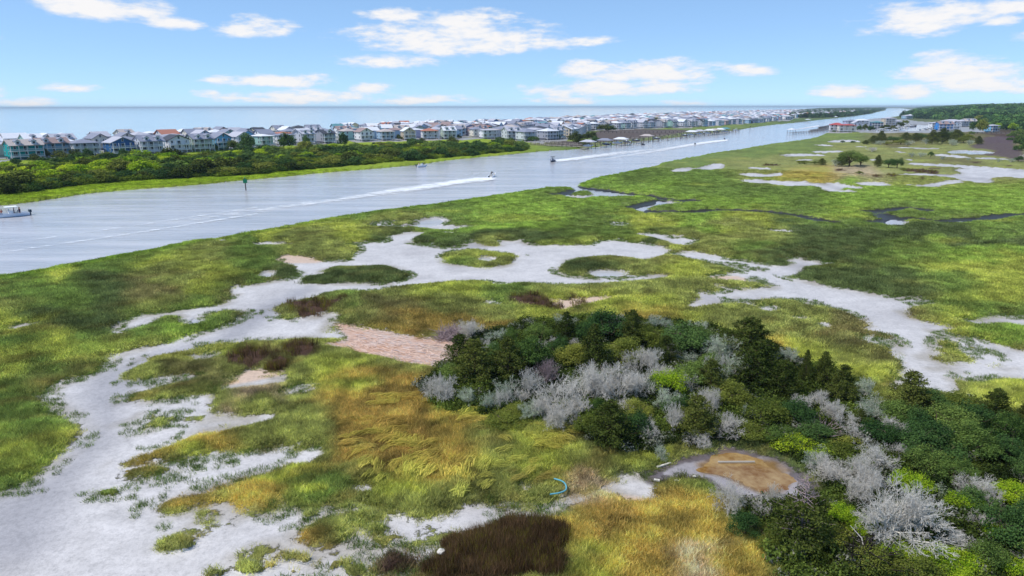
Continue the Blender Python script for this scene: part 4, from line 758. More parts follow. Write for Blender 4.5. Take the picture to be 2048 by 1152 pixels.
# lone trees and shrubs on the marsh beyond
def far_place(u, v):
    if v > 318: return 'on the open far marsh'
    return 'in the thicket by the marina'
trees((1536, 190, 4.0), [('fan', 830, 458, 95, 42), ('oak', 650, 580, 190, 130), ('cedar', 590, 578, 110, 95), ('gray', 540, 575, 110, 70), ('oak', 740, 575, 120, 90), ('cedar', 875, 585, 80, 85), ('deep', 960, 590, 90, 80), ('deep', 1030, 592, 90, 90), ('olive', 730, 642, 60, 32), ('gray', 1150, 500, 70, 42), ('gray', 1220, 500, 90, 42), ('deep', 1300, 503, 45, 45), ('gray', 1390, 520, 60, 28),
 ('gray', 1605, 525, 60, 25), ('gray', 1840, 545, 50, 35), ('gray', 1940, 545, 70, 40), ('deep', 2000, 540, 70, 50), ('cedar', 430, 565, 70, 48), ('olive', 370, 560, 60, 30), ('olive', 290, 558, 80, 34), ('olive', 250, 556, 50, 30), ('deep', 595, 388, 40, 20), ('deep', 680, 390, 40, 22), ('olive', 1080, 615, 50, 30), ('fan', 2040, 520, 60, 50)], far_place)
tb = [('cedar', 840, 395, 90, 60), ('cedar', 900, 390, 110, 85), ('gray', 900, 402, 90, 40), ('deep', 1000, 385, 110, 55), ('olive', 1060, 400, 110, 50), ('cedar', 1100, 370, 90, 60), ('gray', 1130, 402, 90, 40), ('cedar', 1180, 375, 100, 60), ('deep', 1230, 365, 100, 60), ('gray', 1260, 400, 80, 50), ('cedar', 1310, 400, 120, 100), ('cedar', 1390, 395, 130, 110), ('deep', 1350, 360, 100, 70), ('deep', 1440, 370, 110, 90), ('gray', 1470, 408, 100, 60), ('cedar', 1500, 385, 120, 90), ('olive', 1560, 390, 100, 70), ('gray', 1610, 405, 80, 50), ('cedar', 1680, 400, 80, 60), ('olive', 1600, 365, 90, 60), ('oak', 1520, 350, 80, 60), ('cedar', 780, 398, 60, 30), ('olive', 950, 402, 80, 30)]
trees((1536, 190, 4.0), tb, far_place)

# ---------------------------------------------------------------- far-bank shrub belt: individual bushes
def make_bush(seed, leaf, n=1500, size=.07, tall=False):
    rg = np.random.default_rng(seed); lob = lumps(24, rg, r0=.11, r1=.22)
    if not tall: lob = [(a, b_, c * .8, r) for a, b_, c, r in lob]
    P, Nn = leafcloud(n, lob, size, rg, .85, .15, .4); V, F = cards(P, Nn, size * rg.uniform(.6, 1.5, n), rg=rg)
    return mesh_np('bush', V, F, [LM[leaf]], attrs={'sh': ('FLOAT', 'FACE', shade_attr(n, rg, P, 4))})
BUSH = {k: [make_bush(s, k) for s in range(i * 10 + 40, i * 10 + 43)] for i, k in enumerate(('oak', 'deep', 'wax', 'olive', 'cedar'))}
BN = {'oak': ('green_shrub', 'mid-green rounded shrub'), 'deep': ('dark_shrub', 'dark green rounded shrub'), 'wax': ('bright_shrub', 'bright yellow-green shrub'), 'olive': ('olive_shrub', 'olive green shrub'), 'cedar': ('cedar_shrub', 'blackish cedar shrub')}
def belt_place(u, t_):
    lane = 'water side' if t_ < .33 else ('middle' if t_ < .66 else 'house side')
    seg = 'below turquoise house' if u < 115 else 'below grey houses' if u < 330 else 'by tall trees' if u < 620 else 'near skiff' if u < 870 else 'at right tip'
    return f"on {lane} of shrub belt {seg}"
frontp = np.array([(-120, 396), (0, 388), (62, 382), (130, 372), (225, 362), (350, 355), (512, 347), (637, 335), (787, 322), (937, 310), (1045, 300)], float)
backp = np.array([(-120, 344), (0, 338), (45, 340), (112, 325), (250, 321), (400, 314), (500, 307), (600, 302), (712, 296), (887, 292), (1045, 294)], float)
cnt = 0; tries = 0; placed = []
rb = random.Random(11)
while cnt < 290 and tries < 9000:
    tries += 1
    u = rb.uniform(-60, 1048); t_ = rb.random() ** 1.25
    v = np.interp(u, frontp[:, 0], frontp[:, 1]) * (1 - t_) + np.interp(u, backp[:, 0], backp[:, 1]) * t_
    x, y = map(float, G(u, v, 1.0)); 
    R0 = rb.uniform(2.6, 5.2)
    if any((x - a) ** 2 + (y - b_) ** 2 < (.62 * (R0 + c)) ** 2 for a, b_, c in placed): continue
    placed.append((x, y, R0)); cnt += 1
    if t_ < .22: k = rb.choice(['cedar', 'deep', 'cedar', 'olive', 'deep'])
    elif u < 480: k = rb.choice(['wax', 'wax', 'olive', 'oak', 'deep', 'cedar'])
    else: k = rb.choice(['oak', 'oak', 'deep', 'olive', 'wax', 'deep'])
    nm, noun = BN[k]; o = bpy.data.objects.new(nm, rb.choice(BUSH[k])); COL.objects.link(o)
    o.location = (x, y, hgt(x, y) - .6); hh = R0 * rb.uniform(.85, 1.25) * (1.15 if k == 'cedar' else 1)
    o.scale = (R0 * 2.3, R0 * 2.3, hh * 1.25); o.rotation_euler = (0, 0, rb.uniform(0, 6.28))
    meta(o, cat='shrub', group='shrubs on the far bank'); LABELQ.append((o, noun, belt_place(u, t_), u))
for (u, v, w, h, k) in [(494, 300, 34, 36, 'deep'), (575, 300, 32, 38, 'oak'), (612, 293, 18, 25, 'deep'), (686, 292, 22, 30, 'deep'), (468, 300, 26, 22, 'olive'), (30, 326, 26, 12, 'deep'), (70, 322, 26, 16, 'cedar'), (120, 318, 34, 18, 'cedar'), (150, 316, 30, 18, 'cedar'), (176, 318, 24, 22, 'deep'), (247, 316, 24, 20, 'deep'), (268, 318, 24, 16, 'cedar'), (845, 292, 20, 14, 'cedar'), (905, 290, 22, 16, 'cedar')]:
    x, y, W, Hh = px_size(u, v, w, h, 1.0); o = bpy.data.objects.new('tall_tree', BUSH[k][0]); COL.objects.link(o)
    o.location = (x, y, hgt(x, y) - .4); o.scale = (W * 1.15, W * 1.15, Hh * 1.35); meta(o, cat='tree', group='taller trees between shrubs and houses')
    LABELQ.append((o, BN[k][1].replace('shrub', 'tree'), 'standing between the shrub belt and the houses', u))

# ---------------------------------------------------------------- geometry-node scatters for what nobody could count
def scatter(name, pts, rotz, scl, col, idx, protos, tilt=0.0, **kw):
    me = bpy.data.meshes.new(name); n = len(pts)
    me.vertices.add(n); me.vertices.foreach_set('co', np.ascontiguousarray(pts, np.float32).ravel())
    rot = np.stack([rng.normal(size=n) * tilt, rng.normal(size=n) * tilt, rotz], 1)
    for an, typ, data in (('rot', 'FLOAT_VECTOR', rot), ('scl', 'FLOAT_VECTOR', scl), ('icol', 'FLOAT_COLOR', col), ('idx', 'INT', idx)):
        a = me.attributes.new(an, typ, 'POINT'); a.data.foreach_set({'FLOAT_VECTOR': 'vector', 'FLOAT_COLOR': 'color', 'INT': 'value'}[typ], np.ascontiguousarray(data, np.int32 if typ == 'INT' else np.float32).ravel())
    o = obj(name, me, **kw)
    ng = bpy.data.node_groups.new(name, 'GeometryNodeTree')
    ng.interface.new_socket('Geometry', in_out='INPUT', socket_type='NodeSocketGeometry'); ng.interface.new_socket('Geometry', in_out='OUTPUT', socket_type='NodeSocketGeometry')
    gi = ng.nodes.new('NodeGroupInput'); go = ng.nodes.new('NodeGroupOutput')
    ip = ng.nodes.new('GeometryNodeInstanceOnPoints'); jn = ng.nodes.new('GeometryNodeJoinGeometry')
    for p in reversed(protos):
        oi = ng.nodes.new('GeometryNodeObjectInfo'); oi.inputs['Object'].default_value = p; oi.inputs['As Instance'].default_value = True
        ng.links.new(oi.outputs['Geometry'], jn.inputs[0])
    def attr(nm, typ):
        a = ng.nodes.new('GeometryNodeInputNamedAttribute'); a.data_type = typ; a.inputs['Name'].default_value = nm; return a.outputs['Attribute']
    ng.links.new(gi.outputs[0], ip.inputs['Points']); ng.links.new(jn.outputs[0], ip.inputs['Instance']); ip.inputs['Pick Instance'].default_value = True
    ng.links.new(attr('idx', 'INT'), ip.inputs['Instance Index']); ng.links.new(attr('scl', 'FLOAT_VECTOR'), ip.inputs['Scale'])
    er = ng.nodes.new('FunctionNodeEulerToRotation'); ng.links.new(attr('rot', 'FLOAT_VECTOR'), er.inputs[0]); ng.links.new(er.outputs[0], ip.inputs['Rotation'])
    ng.links.new(ip.outputs[0], go.inputs[0])
    md = o.modifiers.new('scatter', 'NODES'); md.node_group = ng
    return o
def inst_mat(name, trans=.3, var=.5):
    m, t, b, o = new_mat(name); t.nodes.remove(b)
    a = N(t, 'ShaderNodeAttribute', attribute_name='icol'); a.attribute_type = 'INSTANCER'
    sh = N(t, 'ShaderNodeAttribute', attribute_name='sh')
    hv = N(t, 'ShaderNodeHueSaturation'); link(t, a.outputs['Color'], hv.inputs['Color']); link(t, math_(t, 'MULTIPLY_ADD', sh.outputs['Fac'], var * 2, 1.0 - var), hv.inputs['Value'])
    link(t, math_(t, 'MULTIPLY_ADD', sh.outputs['Fac'], -.03, .515), hv.inputs['Hue'])
    d = N(t, 'ShaderNodeBsdfDiffuse'); tr = N(t, 'ShaderNodeBsdfTranslucent'); link(t, hv.outputs[0], d.inputs[0]); link(t, hv.outputs[0], tr.inputs[0])
    ms = N(t, 'ShaderNodeMixShader'); ms.inputs[0].default_value = trans; link(t, d.outputs[0], ms.inputs[1]); link(t, tr.outputs[0], ms.inputs[2]); link(t, ms.outputs[0], o.inputs['Surface'])
    return m
GM = inst_mat('grass_blades', .42, .45); CM = inst_mat('leaf_clumps', .25, .4)
def tuft_proto(seed, n, rad, h, w, lean):
    rg = np.random.default_rng(seed); a = rg.uniform(0, 6.28, n); q = np.sqrt(rg.uniform(0, 1, n)) * rad
    b0 = np.stack([q * np.cos(a), q * np.sin(a), np.full(n, -.05)], 1); ph = rg.uniform(0, 6.28, n); hh = h * rg.uniform(.5, 1.15, n)
    side = np.stack([np.cos(ph), np.sin(ph), 0 * ph], 1) * w * .5; ld = rg.uniform(0, 6.28, n); lm = lean * rg.uniform(.2, 1.4, n)
    mid = b0 + np.stack([np.cos(ld) * lm * .35, np.sin(ld) * lm * .35, hh * .6], 1); tip = b0 + np.stack([np.cos(ld) * lm, np.sin(ld) * lm, hh], 1)
    V = np.stack([b0 - side, b0 + side, mid + side * .8, mid - side * .8, tip + side * .15, tip - side * .15], 1).reshape(-1, 3)
    k = np.arange(n)[:, None] * 6; F = np.concatenate([k + np.array([[0, 1, 2, 3]]), k + np.array([[3, 2, 4, 5]])])
    s = rg.uniform(0, 1, n)
    return bpy.data.objects.new('grass_tuft', mesh_np('grass_tuft', V, F, [GM], attrs={'sh': ('FLOAT', 'FACE', np.concatenate([s, s]))}))
near_t = [tuft_proto(s, 26, .34, .34, .03, .26) for s in range(4)]
mid_t = [tuft_proto(s, 30, .7, .27, .055, .26) for s in range(4, 8)]
clump = []
for s in range(4):
    rg = np.random.default_rng(100 + s); P, Nn = leafcloud(260, [(rg.uniform(-.25, .25), rg.uniform(-.25, .25), rg.uniform(.15, .4), rg.uniform(.2, .32)) for _ in range(5)], .1, rg, .8, .3)
    V, F = cards(P, Nn, .085 * rg.uniform(.6, 1.5, 260), rg=rg)
    clump.append(bpy.data.objects.new('leaf_clump', mesh_np('leaf_clump', V, F, [CM], attrs={'sh': ('FLOAT', 'FACE', rg.uniform(0, 1, 260))})))
def sample(n, ra, rb_, half=40):
    r = np.sqrt(rng.uniform(ra * ra, rb_ * rb_, n)); a = R(1) * rng.uniform(-half, half, n)
    return r * np.sin(a), r * np.cos(a)
def rgba(c): return np.concatenate([c, np.ones((len(c), 1))], 1)
gx = []; 
for (n, ra, rb_, s0, hf) in ((120000, 31, 78, 1.0, 41), (130000, 78, 150, 1.1, 40), (110000, 150, 300, 1.15, 39)):
    x, y = sample(n, ra, rb_, hf)
    bz = bilin(bare2, x, y) + 1.1 * fbm(x / 1.5, y / 1.5, 3, 201) + .5 * rng.normal(size=n) * .6
    keep = (bz < -.15) & (bilin(rush, x, y) < .2) & (bilin(water, x, y) < -.6) & (y > 5)
    x, y = x[keep], y[keep]; zz = bilin(HGT, x, y)
    c = bilin(gc, x, y) * (1.0 + .30 * rng.normal(size=len(x)))[:, None] * (1 + .7 * fbm(x / 1.3, y / 1.3, 3, 202))[:, None]
    hs_ = (1 + .35 * fbm(x / 4, y / 4, 3, 203)) * s0 * rng.uniform(.7, 1.25, len(x)) * (0.7 + .5 * sstep(0, -2, bilin(bare2, x, y)))
    if ra > 150: hs_ = hs_ * .8
    gx.append((np.stack([x, y, zz - .04], 1), rng.uniform(0, 6.28, len(x)), np.stack([np.full(len(x), s0), np.full(len(x), s0), hs_], 1), rgba(np.clip(c * 1.68, .003, .9)), rng.integers(0, 4, len(x)) + (4 if ra > 70 else 0)))
cat_ = lambda i: np.concatenate([g[i] for g in gx])
scatter('marsh_grass', cat_(0), cat_(1), cat_(2), cat_(3), cat_(4), near_t + mid_t, .08, kind='stuff', label='green and yellow marsh grass covering the flats')
x, y = sample(150000, 31, 330, 40); rs_ = bilin(rush, x, y) + .8 * fbm(x / 1.4, y / 1.4, 3, 210); k = (rs_ > .1) & (rng.uniform(size=len(x)) < np.clip(110 / np.hypot(x, y), .2, 1) ** 1.0); x, y = x[k], y[k]
xx, yy = sample(160000, 31, 70, 30); rs_ = bilin(rush, xx, yy) + .8 * fbm(xx / 1.4, yy / 1.4, 3, 210); k = rs_ > .1; x = np.concatenate([x, xx[k]]); y = np.concatenate([y, yy[k]])
c = np.array(srgb(112, 90, 62)) * (1 + .3 * rng.normal(size=len(x)))[:, None]; kk = rng.uniform(size=len(x)) < .62 + .5 * fbm(x / 2, y / 2, 3, 211); x, y, c = x[kk], y[kk], c[kk] * (1 + .5 * fbm(x / 1.6, y / 1.6, 3, 212))[kk][:, None]; c = np.where((rng.uniform(size=len(x)) < .12 + .16 * (np.hypot(x, y) > 60))[:, None], np.array(srgb(134, 128, 48)), c)
sc1 = rng.uniform(.8, 1.3, len(x)) * np.where(np.hypot(x, y) > 70, 1.4, 1.1)
scatter('brown_rushes', np.stack([x, y, bilin(HGT, x, y)], 1), rng.uniform(0, 6.28, len(x)), np.stack([sc1 * .7, sc1 * .7, sc1 * 1.9], 1), rgba(np.clip(c, .004, 1)), rng.integers(0, 4, len(x)), near_t, .1, kind='stuff', label='dark brown rushes growing in dense patches on the marsh')
# sparse green blades standing in the wet flats
x, y = sample(130000, 31, 200, 40); bz = bilin(bare2, x, y); k = (bz > -.6) & (bz < 1.6 + 1.2 * fbm(x / 6, y / 6, 2, 221)) & (bilin(pan, x, y) > -2) & (fbm(x / 5, y / 5, 3, 220) > .0) & (bilin(woody, x, y) < -1) & (bilin(water, x, y) < -1.5); x, y = x[k], y[k]
c = np.array(srgb(104, 128, 62)) * (1 + .2 * rng.normal(size=len(x)))[:, None]
scatter('sparse_reeds', np.stack([x, y, bilin(HGT, x, y)], 1), rng.uniform(0, 6.28, len(x)), np.stack([np.full(len(x), .9), np.full(len(x), .9), rng.uniform(.6, 1.0, len(x))], 1), rgba(np.clip(c, .004, 1)), rng.integers(0, 4, len(x)), near_t, .1, kind='stuff', label='thin green blades scattered along the edges of the pale flats')
# undergrowth
x, y = sample(60000, 31, 130, 42); cp = bilin(copse, x, y) + 2.5 * fbm(x / 5, y / 5, 3, 230); k = (cp > -.2) & (bilin(bare2, x, y) < .1) & (bilin(pmud, x, y) < -.8); x, y = x[k], y[k]
mx_ = sstep(-.3, .5, fbm(x / 4, y / 4, 3, 231))[:, None]; c = np.array(srgb(44, 58, 28)) * (1 - mx_) + np.array(srgb(92, 108, 46)) * mx_; c = c * (1 + .3 * rng.normal(size=len(x)))[:, None]
gr = (rng.uniform(size=len(x)) < .06)[:, None]; c = np.where(gr, np.array(srgb(130, 132, 116)), c)
s1_ = rng.uniform(.9, 2.0, len(x)); scatter('undergrowth', np.stack([x, y, bilin(HGT, x, y) - .1], 1), rng.uniform(0, 6.28, len(x)), np.stack([s1_, s1_, s1_ * rng.uniform(.7, 1.2, len(x))], 1), rgba(np.clip(c, .004, 1)), rng.integers(0, 4, len(x)), clump, .1, kind='stuff', label='low tangled undergrowth beneath the trees of the copse')
bu = rng.uniform(-200, 1050, 9000); bt = rng.uniform(-.02, 1.0, 9000)
bv = np.interp(bu, frontp[:, 0], frontp[:, 1]) * (1 - bt) + np.interp(bu, backp[:, 0], backp[:, 1]) * bt
x, y = G(bu, bv, 1.0); mx_ = sstep(-.3, .4, fbm(x / 9, y / 9, 3, 232))[:, None]; c = np.array(srgb(48, 74, 34)) * (1 - mx_) + np.array(srgb(122, 138, 44)) * mx_; c = c * (1 + .25 * rng.normal(size=len(x)))[:, None]
s1_ = rng.uniform(2.4, 5.5, len(x)); scatter('bank_undergrowth', np.stack([x, y, bilin(HGT, x, y) - .3], 1), rng.uniform(0, 6.28, len(x)), np.stack([s1_, s1_, s1_ * .75], 1), rgba(np.clip(c, .004, 1)), rng.integers(0, 4, len(x)), clump, .1, kind='stuff', label='bushy undergrowth filling the belt between the shrubs')

# long grass laid over by the wind in swirls, in the middle of the near marsh
def lodged(seed, n=34):
    rg = np.random.default_rng(seed); b0 = np.stack([rg.uniform(-.5, .5, n), rg.uniform(-.4, .4, n), rg.uniform(.1, .22, n)], 1); L = rg.uniform(.5, 1.1, n); dy = rg.normal(size=n) * .14
    mid = b0 + np.stack([L * .5, dy * .4, rg.uniform(.10, .2, n)], 1); tip = b0 + np.stack([L, dy, rg.uniform(-.02, .1, n)], 1); w = np.array([0, .016, 0]) * 1.3
    V = np.stack([b0 - w, b0 + w, mid + w, mid - w, tip + w * .2, tip - w * .2], 1).reshape(-1, 3); k = np.arange(n)[:, None] * 6; F = np.concatenate([k + np.array([[0, 1, 2, 3]]), k + np.array([[3, 2, 4, 5]])]); s_ = rg.uniform(0, 1, n)
    return bpy.data.objects.new('lodged_grass', mesh_np('lodged_grass', V, F, [GM], attrs={'sh': ('FLOAT', 'FACE', np.concatenate([s_, s_]))}))
LG = [lodged(s) for s in (500, 501, 502)]
x, y = sample(80000, 33, 80, 34); u_, v_ = PX(x, y); q = sdf_poly(x, y, [(700, 800), (860, 780), (1000, 800), (1120, 830), (1060, 900), (1130, 960), (980, 1010), (860, 990), (700, 960), (640, 880)], 2) + 3 * fbm(x / 5, y / 5, 3, 520)
k = (q > 0) & (bilin(bare2, x, y) < -.4) & (fbm(x / 3.5, y / 2.2, 3, 521) + .35 * rng.normal(size=len(x)) > .62); x, y = x[k], y[k]
fl = .5 + 1.7 * fbm(x / 7, y / 7, 2, 522) + .5 * rng.normal(size=len(x)); mx_ = sstep(-.35, .35, fbm(x / 3, y / 2, 3, 523))[:, None]
c = (np.array(srgb(150, 126, 52)) * (1 - mx_) + np.array(srgb(182, 182, 74)) * mx_) * .5 + bilin(gc, x, y) * .9; c = c * (1.1 + .2 * rng.normal(size=len(x)))[:, None]
scatter('laid_grass', np.stack([x, y, bilin(HGT, x, y) + .1], 1), fl, np.stack([rng.uniform(.5, 1.05, len(x))] * 3, 1), rgba(np.clip(c, .004, 1)), rng.integers(0, 3, len(x)), LG, .05, kind='stuff', label='yellow grass laid over in swirls on the near marsh')

# ---------------------------------------------------------------- houses
def objcol_mat(name, rough=.7, var=.08, scale=.6, stripes=0, fallback=None, amp=.08):
    m, t, b, o = new_mat(name); oi = N(t, 'ShaderNodeObjectInfo'); tcx = N(t, 'ShaderNodeTexCoord')
    n = N(t, 'ShaderNodeTexNoise', inp={'Scale': scale, 'Detail': 5.0}); link(t, tcx.outputs['Object'], n.inputs['Vector'])
    hv = N(t, 'ShaderNodeHueSaturation')
    if fallback: hv.inputs['Color'].default_value = (*fallback, 1)
    else: link(t, oi.outputs['Color'], hv.inputs['Color'])
    v = math_(t, 'MULTIPLY_ADD', n.outputs[0], 2 * var, 1 - var)
    if stripes:
        w = N(t, 'ShaderNodeTexWave', wave_type='BANDS', bands_direction='Z', inp={'Scale': stripes}); link(t, tcx.outputs['Object'], w.inputs['Vector'])
        v = math_(t, 'MULTIPLY', v, math_(t, 'MULTIPLY_ADD', w.outputs['Fac'], amp, 1 - amp / 2))
    link(t, v, hv.inputs['Value']); link(t, hv.outputs[0], b.inputs['Base Color']); b.inputs['Roughness'].default_value = rough; b.inputs['Specular IOR Level'].default_value = .25
    return m
PAINT = objcol_mat('painted_siding', .7, .07, .5, 1.6); ROOF = objcol_mat('roof_shingles', .85, .16, 1.2, 1.2, None, .12)
TRIM = simple('white_trim', srgb(216, 218, 222), .5, .05); GLASS = simple('dark_window_glass', srgb(44, 56, 70), .15, .2, .8, 0, .6); SHADE = simple('lattice_grey', srgb(92, 94, 100), .8)
WOOD = simple('weathered_wood', srgb(150, 142, 134), .85, .2, 3.0); DARKWOOD = simple('dark_wet_pile', srgb(84, 78, 76), .8, .2)
RCOL = {'slate': srgb(134, 138, 154), 'grey': srgb(178, 178, 188), 'tan': srgb(178, 168, 164), 'white': srgb(214, 216, 222), 'terracotta': srgb(176, 118, 100), 'brown': srgb(150, 130, 128), 'teal': srgb(90, 138, 146), 'charcoal': srgb(70, 74, 84), 'red': srgb(170, 84, 84)}
ROOFM = {k: objcol_mat('roof_' + k, .85, .16, 1.2, 1.2, c, .12) for k, c in RCOL.items()}
WCOL = {'white': srgb(228, 229, 232), 'cream': srgb(224, 218, 204), 'pale grey': srgb(196, 199, 208), 'grey': srgb(168, 172, 184), 'sky blue': srgb(110, 172, 206), 'pale blue': srgb(156, 186, 210), 'turquoise': srgb(20, 150, 152), 'deep blue': srgb(54, 104, 160), 'mint': srgb(160, 200, 192), 'lavender': srgb(170, 170, 196), 'sand': srgb(194, 180, 158), 'peach': srgb(222, 170, 136), 'pale yellow': srgb(216, 206, 160), 'pale green': srgb(170, 186, 172), 'rose': srgb(204, 172, 172)}
class MB:
    def __init__(s): s.v = []; s.f = []; s.m = []
    def add(s, V, F, m=0):
        k = len(s.v); s.v += [tuple(p) for p in V]; s.f += [tuple(i + k for i in f) for f in F]; s.m += [m] * len(F); return s
    def box(s, x0, x1, y0, y1, z0, z1, m=0):
        return s.add([(x0, y0, z0), (x1, y0, z0), (x1, y1, z0), (x0, y1, z0), (x0, y0, z1), (x1, y0, z1), (x1, y1, z1), (x0, y1, z1)], [(3, 2, 1, 0), (4, 5, 6, 7), (0, 1, 5, 4), (1, 2, 6, 5), (2, 3, 7, 6), (3, 0, 4, 7)], m)
    def bar(s, a, b_, r, m=0, sides=6):
        a = np.array(a, float); b_ = np.array(b_, float); V, F = tubes([(*a, *b_, r, r)], sides)
        s.add(V, [tuple(f) for f in F], m); k = len(s.v) - 2 * sides
        s.f += [tuple(range(k, k + sides))[::-1], tuple(range(k + sides, k + 2 * sides))]; s.m += [m, m]; return s
    def join(s, o, dx=0, dy=0, dz=0, remap=None):
        k = len(s.v); s.v += [(x + dx, y + dy, z + dz) for x, y, z in o.v]; s.f += [tuple(i + k for i in f) for f in o.f]; s.m += [(remap or {}).get(i, i) for i in o.m]
    def mesh(s, name, mats, smooth=False):
        me = bpy.data.meshes.new(name); me.from_pydata(s.v, [], s.f)
        for m in mats: me.materials.append(m)
        me.polygons.foreach_set('material_index', s.m)
        if smooth: me.polygons.foreach_set('use_smooth', [True] * len(s.f))
        me.update(); return me
def roof_mb(kind, x0, x1, y0, y1, z, h, th=.25):
    """hipped or gabled roof: slopes with thickness, and gable triangles left to the wall"""
    b = MB(); cx = (x0 + x1) / 2; cy = (y0 + y1) / 2
    if kind == 'hip':
        w = x1 - x0; d = y1 - y0; k = min(w, d) / 2
        r0, r1 = ((x0 + k, cy), (x1 - k, cy)) if w >= d else ((cx, y0 + k), (cx, y1 - k))
        V = [(x0, y0, z), (x1, y0, z), (x1, y1, z), (x0, y1, z), (*r0, z + h), (*r1, z + h)]
        if w >= d: F = [(0, 1, 5, 4), (1, 2, 5), (2, 3, 4, 5), (3, 0, 4), (3, 2, 1, 0)]
        else: F = [(0, 1, 4), (1, 2, 5, 4), (2, 3, 5), (3, 0, 4, 5), (3, 2, 1, 0)]
        b.add(V, F); b.box(x0, x1, y0, y1, z - th, z - .004)
    elif kind == 'gabx':
        for s, ya, yb in ((1, y0, cy), (-1, y1, cy)):
            b.add([(x0, ya, z), (x1, ya, z), (x1, yb, z + h), (x0, yb, z + h), (x0, ya, z - th), (x1, ya, z - th), (x1, yb, z + h - th), (x0, yb, z + h - th)], [(0, 1, 2, 3), (7, 6, 5, 4), (0, 4, 5, 1), (1, 5, 6, 2), (3, 7, 4, 0), (2, 6, 7, 3)])
    else:
        for xa, xb in ((x0, cx), (x1, cx)):
            b.add([(xa, y0, z), (xa, y1, z), (xb, y1, z + h), (xb, y0, z + h), (xa, y0, z - th), (xa, y1, z - th), (xb, y1, z + h - th), (xb, y0, z + h - th)], [(0, 1, 2, 3), (7, 6, 5, 4), (0, 4, 5, 1), (1, 5, 6, 2), (3, 7, 4, 0), (2, 6, 7, 3)])
    return b
WIN = MB(); WIN.box(-.62, .62, -.09, 0, -.8, .8, 0); WIN.box(-.5, .5, -.12, -.092, -.68, -.04, 1); WIN.box(-.5, .5, -.12, -.092, .04, .68, 1)
WINM = WIN.mesh('window', [TRIM, GLASS])
DOOR = MB(); DOOR.box(-1.0, 1.0, -.09, 0, -1.1, 1.1, 0); DOOR.box(-.88, -.04, -.12, -.092, -1.0, .98, 1); DOOR.box(.04, .88, -.12, -.092, -1.0, .98, 1)
DOORM = DOOR.mesh('glass_door', [TRIM, GLASS])
def house_spec(style, W, D):
    """returns dict: part name -> list of (mesh builder or (mesh, loc, rz)), in a frame whose front looks to -y"""
    P = {}; g0, fl = 1.3, 2.65; ns = 2 if style != 'tall' else 3; top = g0 + ns * fl; pd = 2.3
    x0, x1 = -W / 2, W / 2; y0, y1 = -D / 2 + pd, D / 2
    wall = MB(); wall.box(x0, x1, y0, y1, g0, top); wall.box(x0 + 1, x1 - 1, y0 + 2.2, y1 - .6, -1.2, g0, 0)
    rk, rh = {'gable': ('gabx', 3.0), 'front': ('gaby', 2.9), 'hip': ('hip', 1.9), 'tall': ('hip', 1.4), 'duplex': ('gabx', 2.7), 'flat': ('hip', 1.0)}[style]
    ov = .55; ry0 = -D / 2 - .2 if style in ('hip', 'tall', 'gable', 'duplex', 'flat') else y0 - 1.0
    roof = roof_mb(rk, x0 - ov, x1 + ov, ry0, y1 + ov, top + .02, rh)
    cy = (ry0 + y1 + ov) / 2
    if rk == 'gabx':
        for x in (x0, x1 - .2): wall.add([(x, y0, top), (x + .2, y0, top), (x + .2, y1, top), (x, y1, top), (x, cy, top + rh - .3), (x + .2, cy, top + rh - .3)], [(0, 1, 5, 4), (1, 2, 5), (2, 3, 4, 5), (3, 0, 4)])
    if rk == 'gaby':
        for y in (y0, y1 - .2): wall.add([(x0, y, top), (x0, y + .2, top), (x1, y + .2, top), (x1, y, top), (0, y, top + rh - .3), (0, y + .2, top + rh - .3)], [(0, 1, 5, 4), (1, 2, 5), (2, 3, 4, 5), (3, 0, 4)])
    P['wall'] = [wall]; P['roof'] = [roof]
    if style in ('gable', 'duplex'):
        for dx in ((-W * .24, W * .24) if W > 9 else (0,)):
            dm = MB(); dm.box(dx - 1.1, dx + 1.1, ry0 + 1.1, cy, top + .3, top + 2.0, 0); dm.add([(dx - 1.1, ry0 + 1.1, top + 2.0), (dx + 1.1, ry0 + 1.1, top + 2.0), (dx, ry0 + 1.1, top + 2.75)], [(0, 1, 2)], 0)
            dm.join(roof_mb('gaby', dx - 1.4, dx + 1.4, ry0 + .85, cy, top + 1.98, .85, .12), remap={0: 1}); dm.box(dx - .5, dx + .5, ry0 + 1.02, ry0 + 1.09, top + .8, top + 1.8, 2)
            P.setdefault('dormer', []).append(dm)
    for k in range(ns):
        z = g0 + k * fl; dk = MB(); dk.box(x0, x1, -D / 2, y0 - .01, z - .22, z); P.setdefault('porch_deck', []).append(dk)
        rl = MB(); rl.box(x0, x1, -D / 2, -D / 2 + .08, z + .92, z + 1.02); rl.box(x0, x1, -D / 2, -D / 2 + .08, z + .1, z + .16)
        for i in range(int(W / .42)): xx = x0 + .2 + i * .42; rl.box(xx, xx + .1, -D / 2 + .01, -D / 2 + .07, z + .16, z + .92)
        for xs in (x0, x1 - .08): rl.box(xs, xs + .08, -D / 2 + .1, y0, z + .92, z + 1.02); rl.box(xs, xs + .08, -D / 2 + .1, y0, z + .4, z + .5)
        P.setdefault('railing', []).append(rl)
    for i in range(5 if W > 10 else 4):
        xx = x0 + .1 + (W - .2) * i / (4 if W > 10 else 3); p = MB(); p.box(xx - .14, xx + .14, -D / 2 + .09, -D / 2 + .37, -1.3, top - .2); P.setdefault('porch_post', []).append(p)
    for xx, yy in ((x0 + .4, y1 - .4), (x1 - .4, y1 - .4), (x0 + .4, y0 + 1), (x1 - .4, y0 + 1)):
        p = MB(); p.box(xx - .16, xx + .16, yy - .16, yy + .16, -1.3, g0 - .01); P.setdefault('piling', []).append(p)
    W_ = []
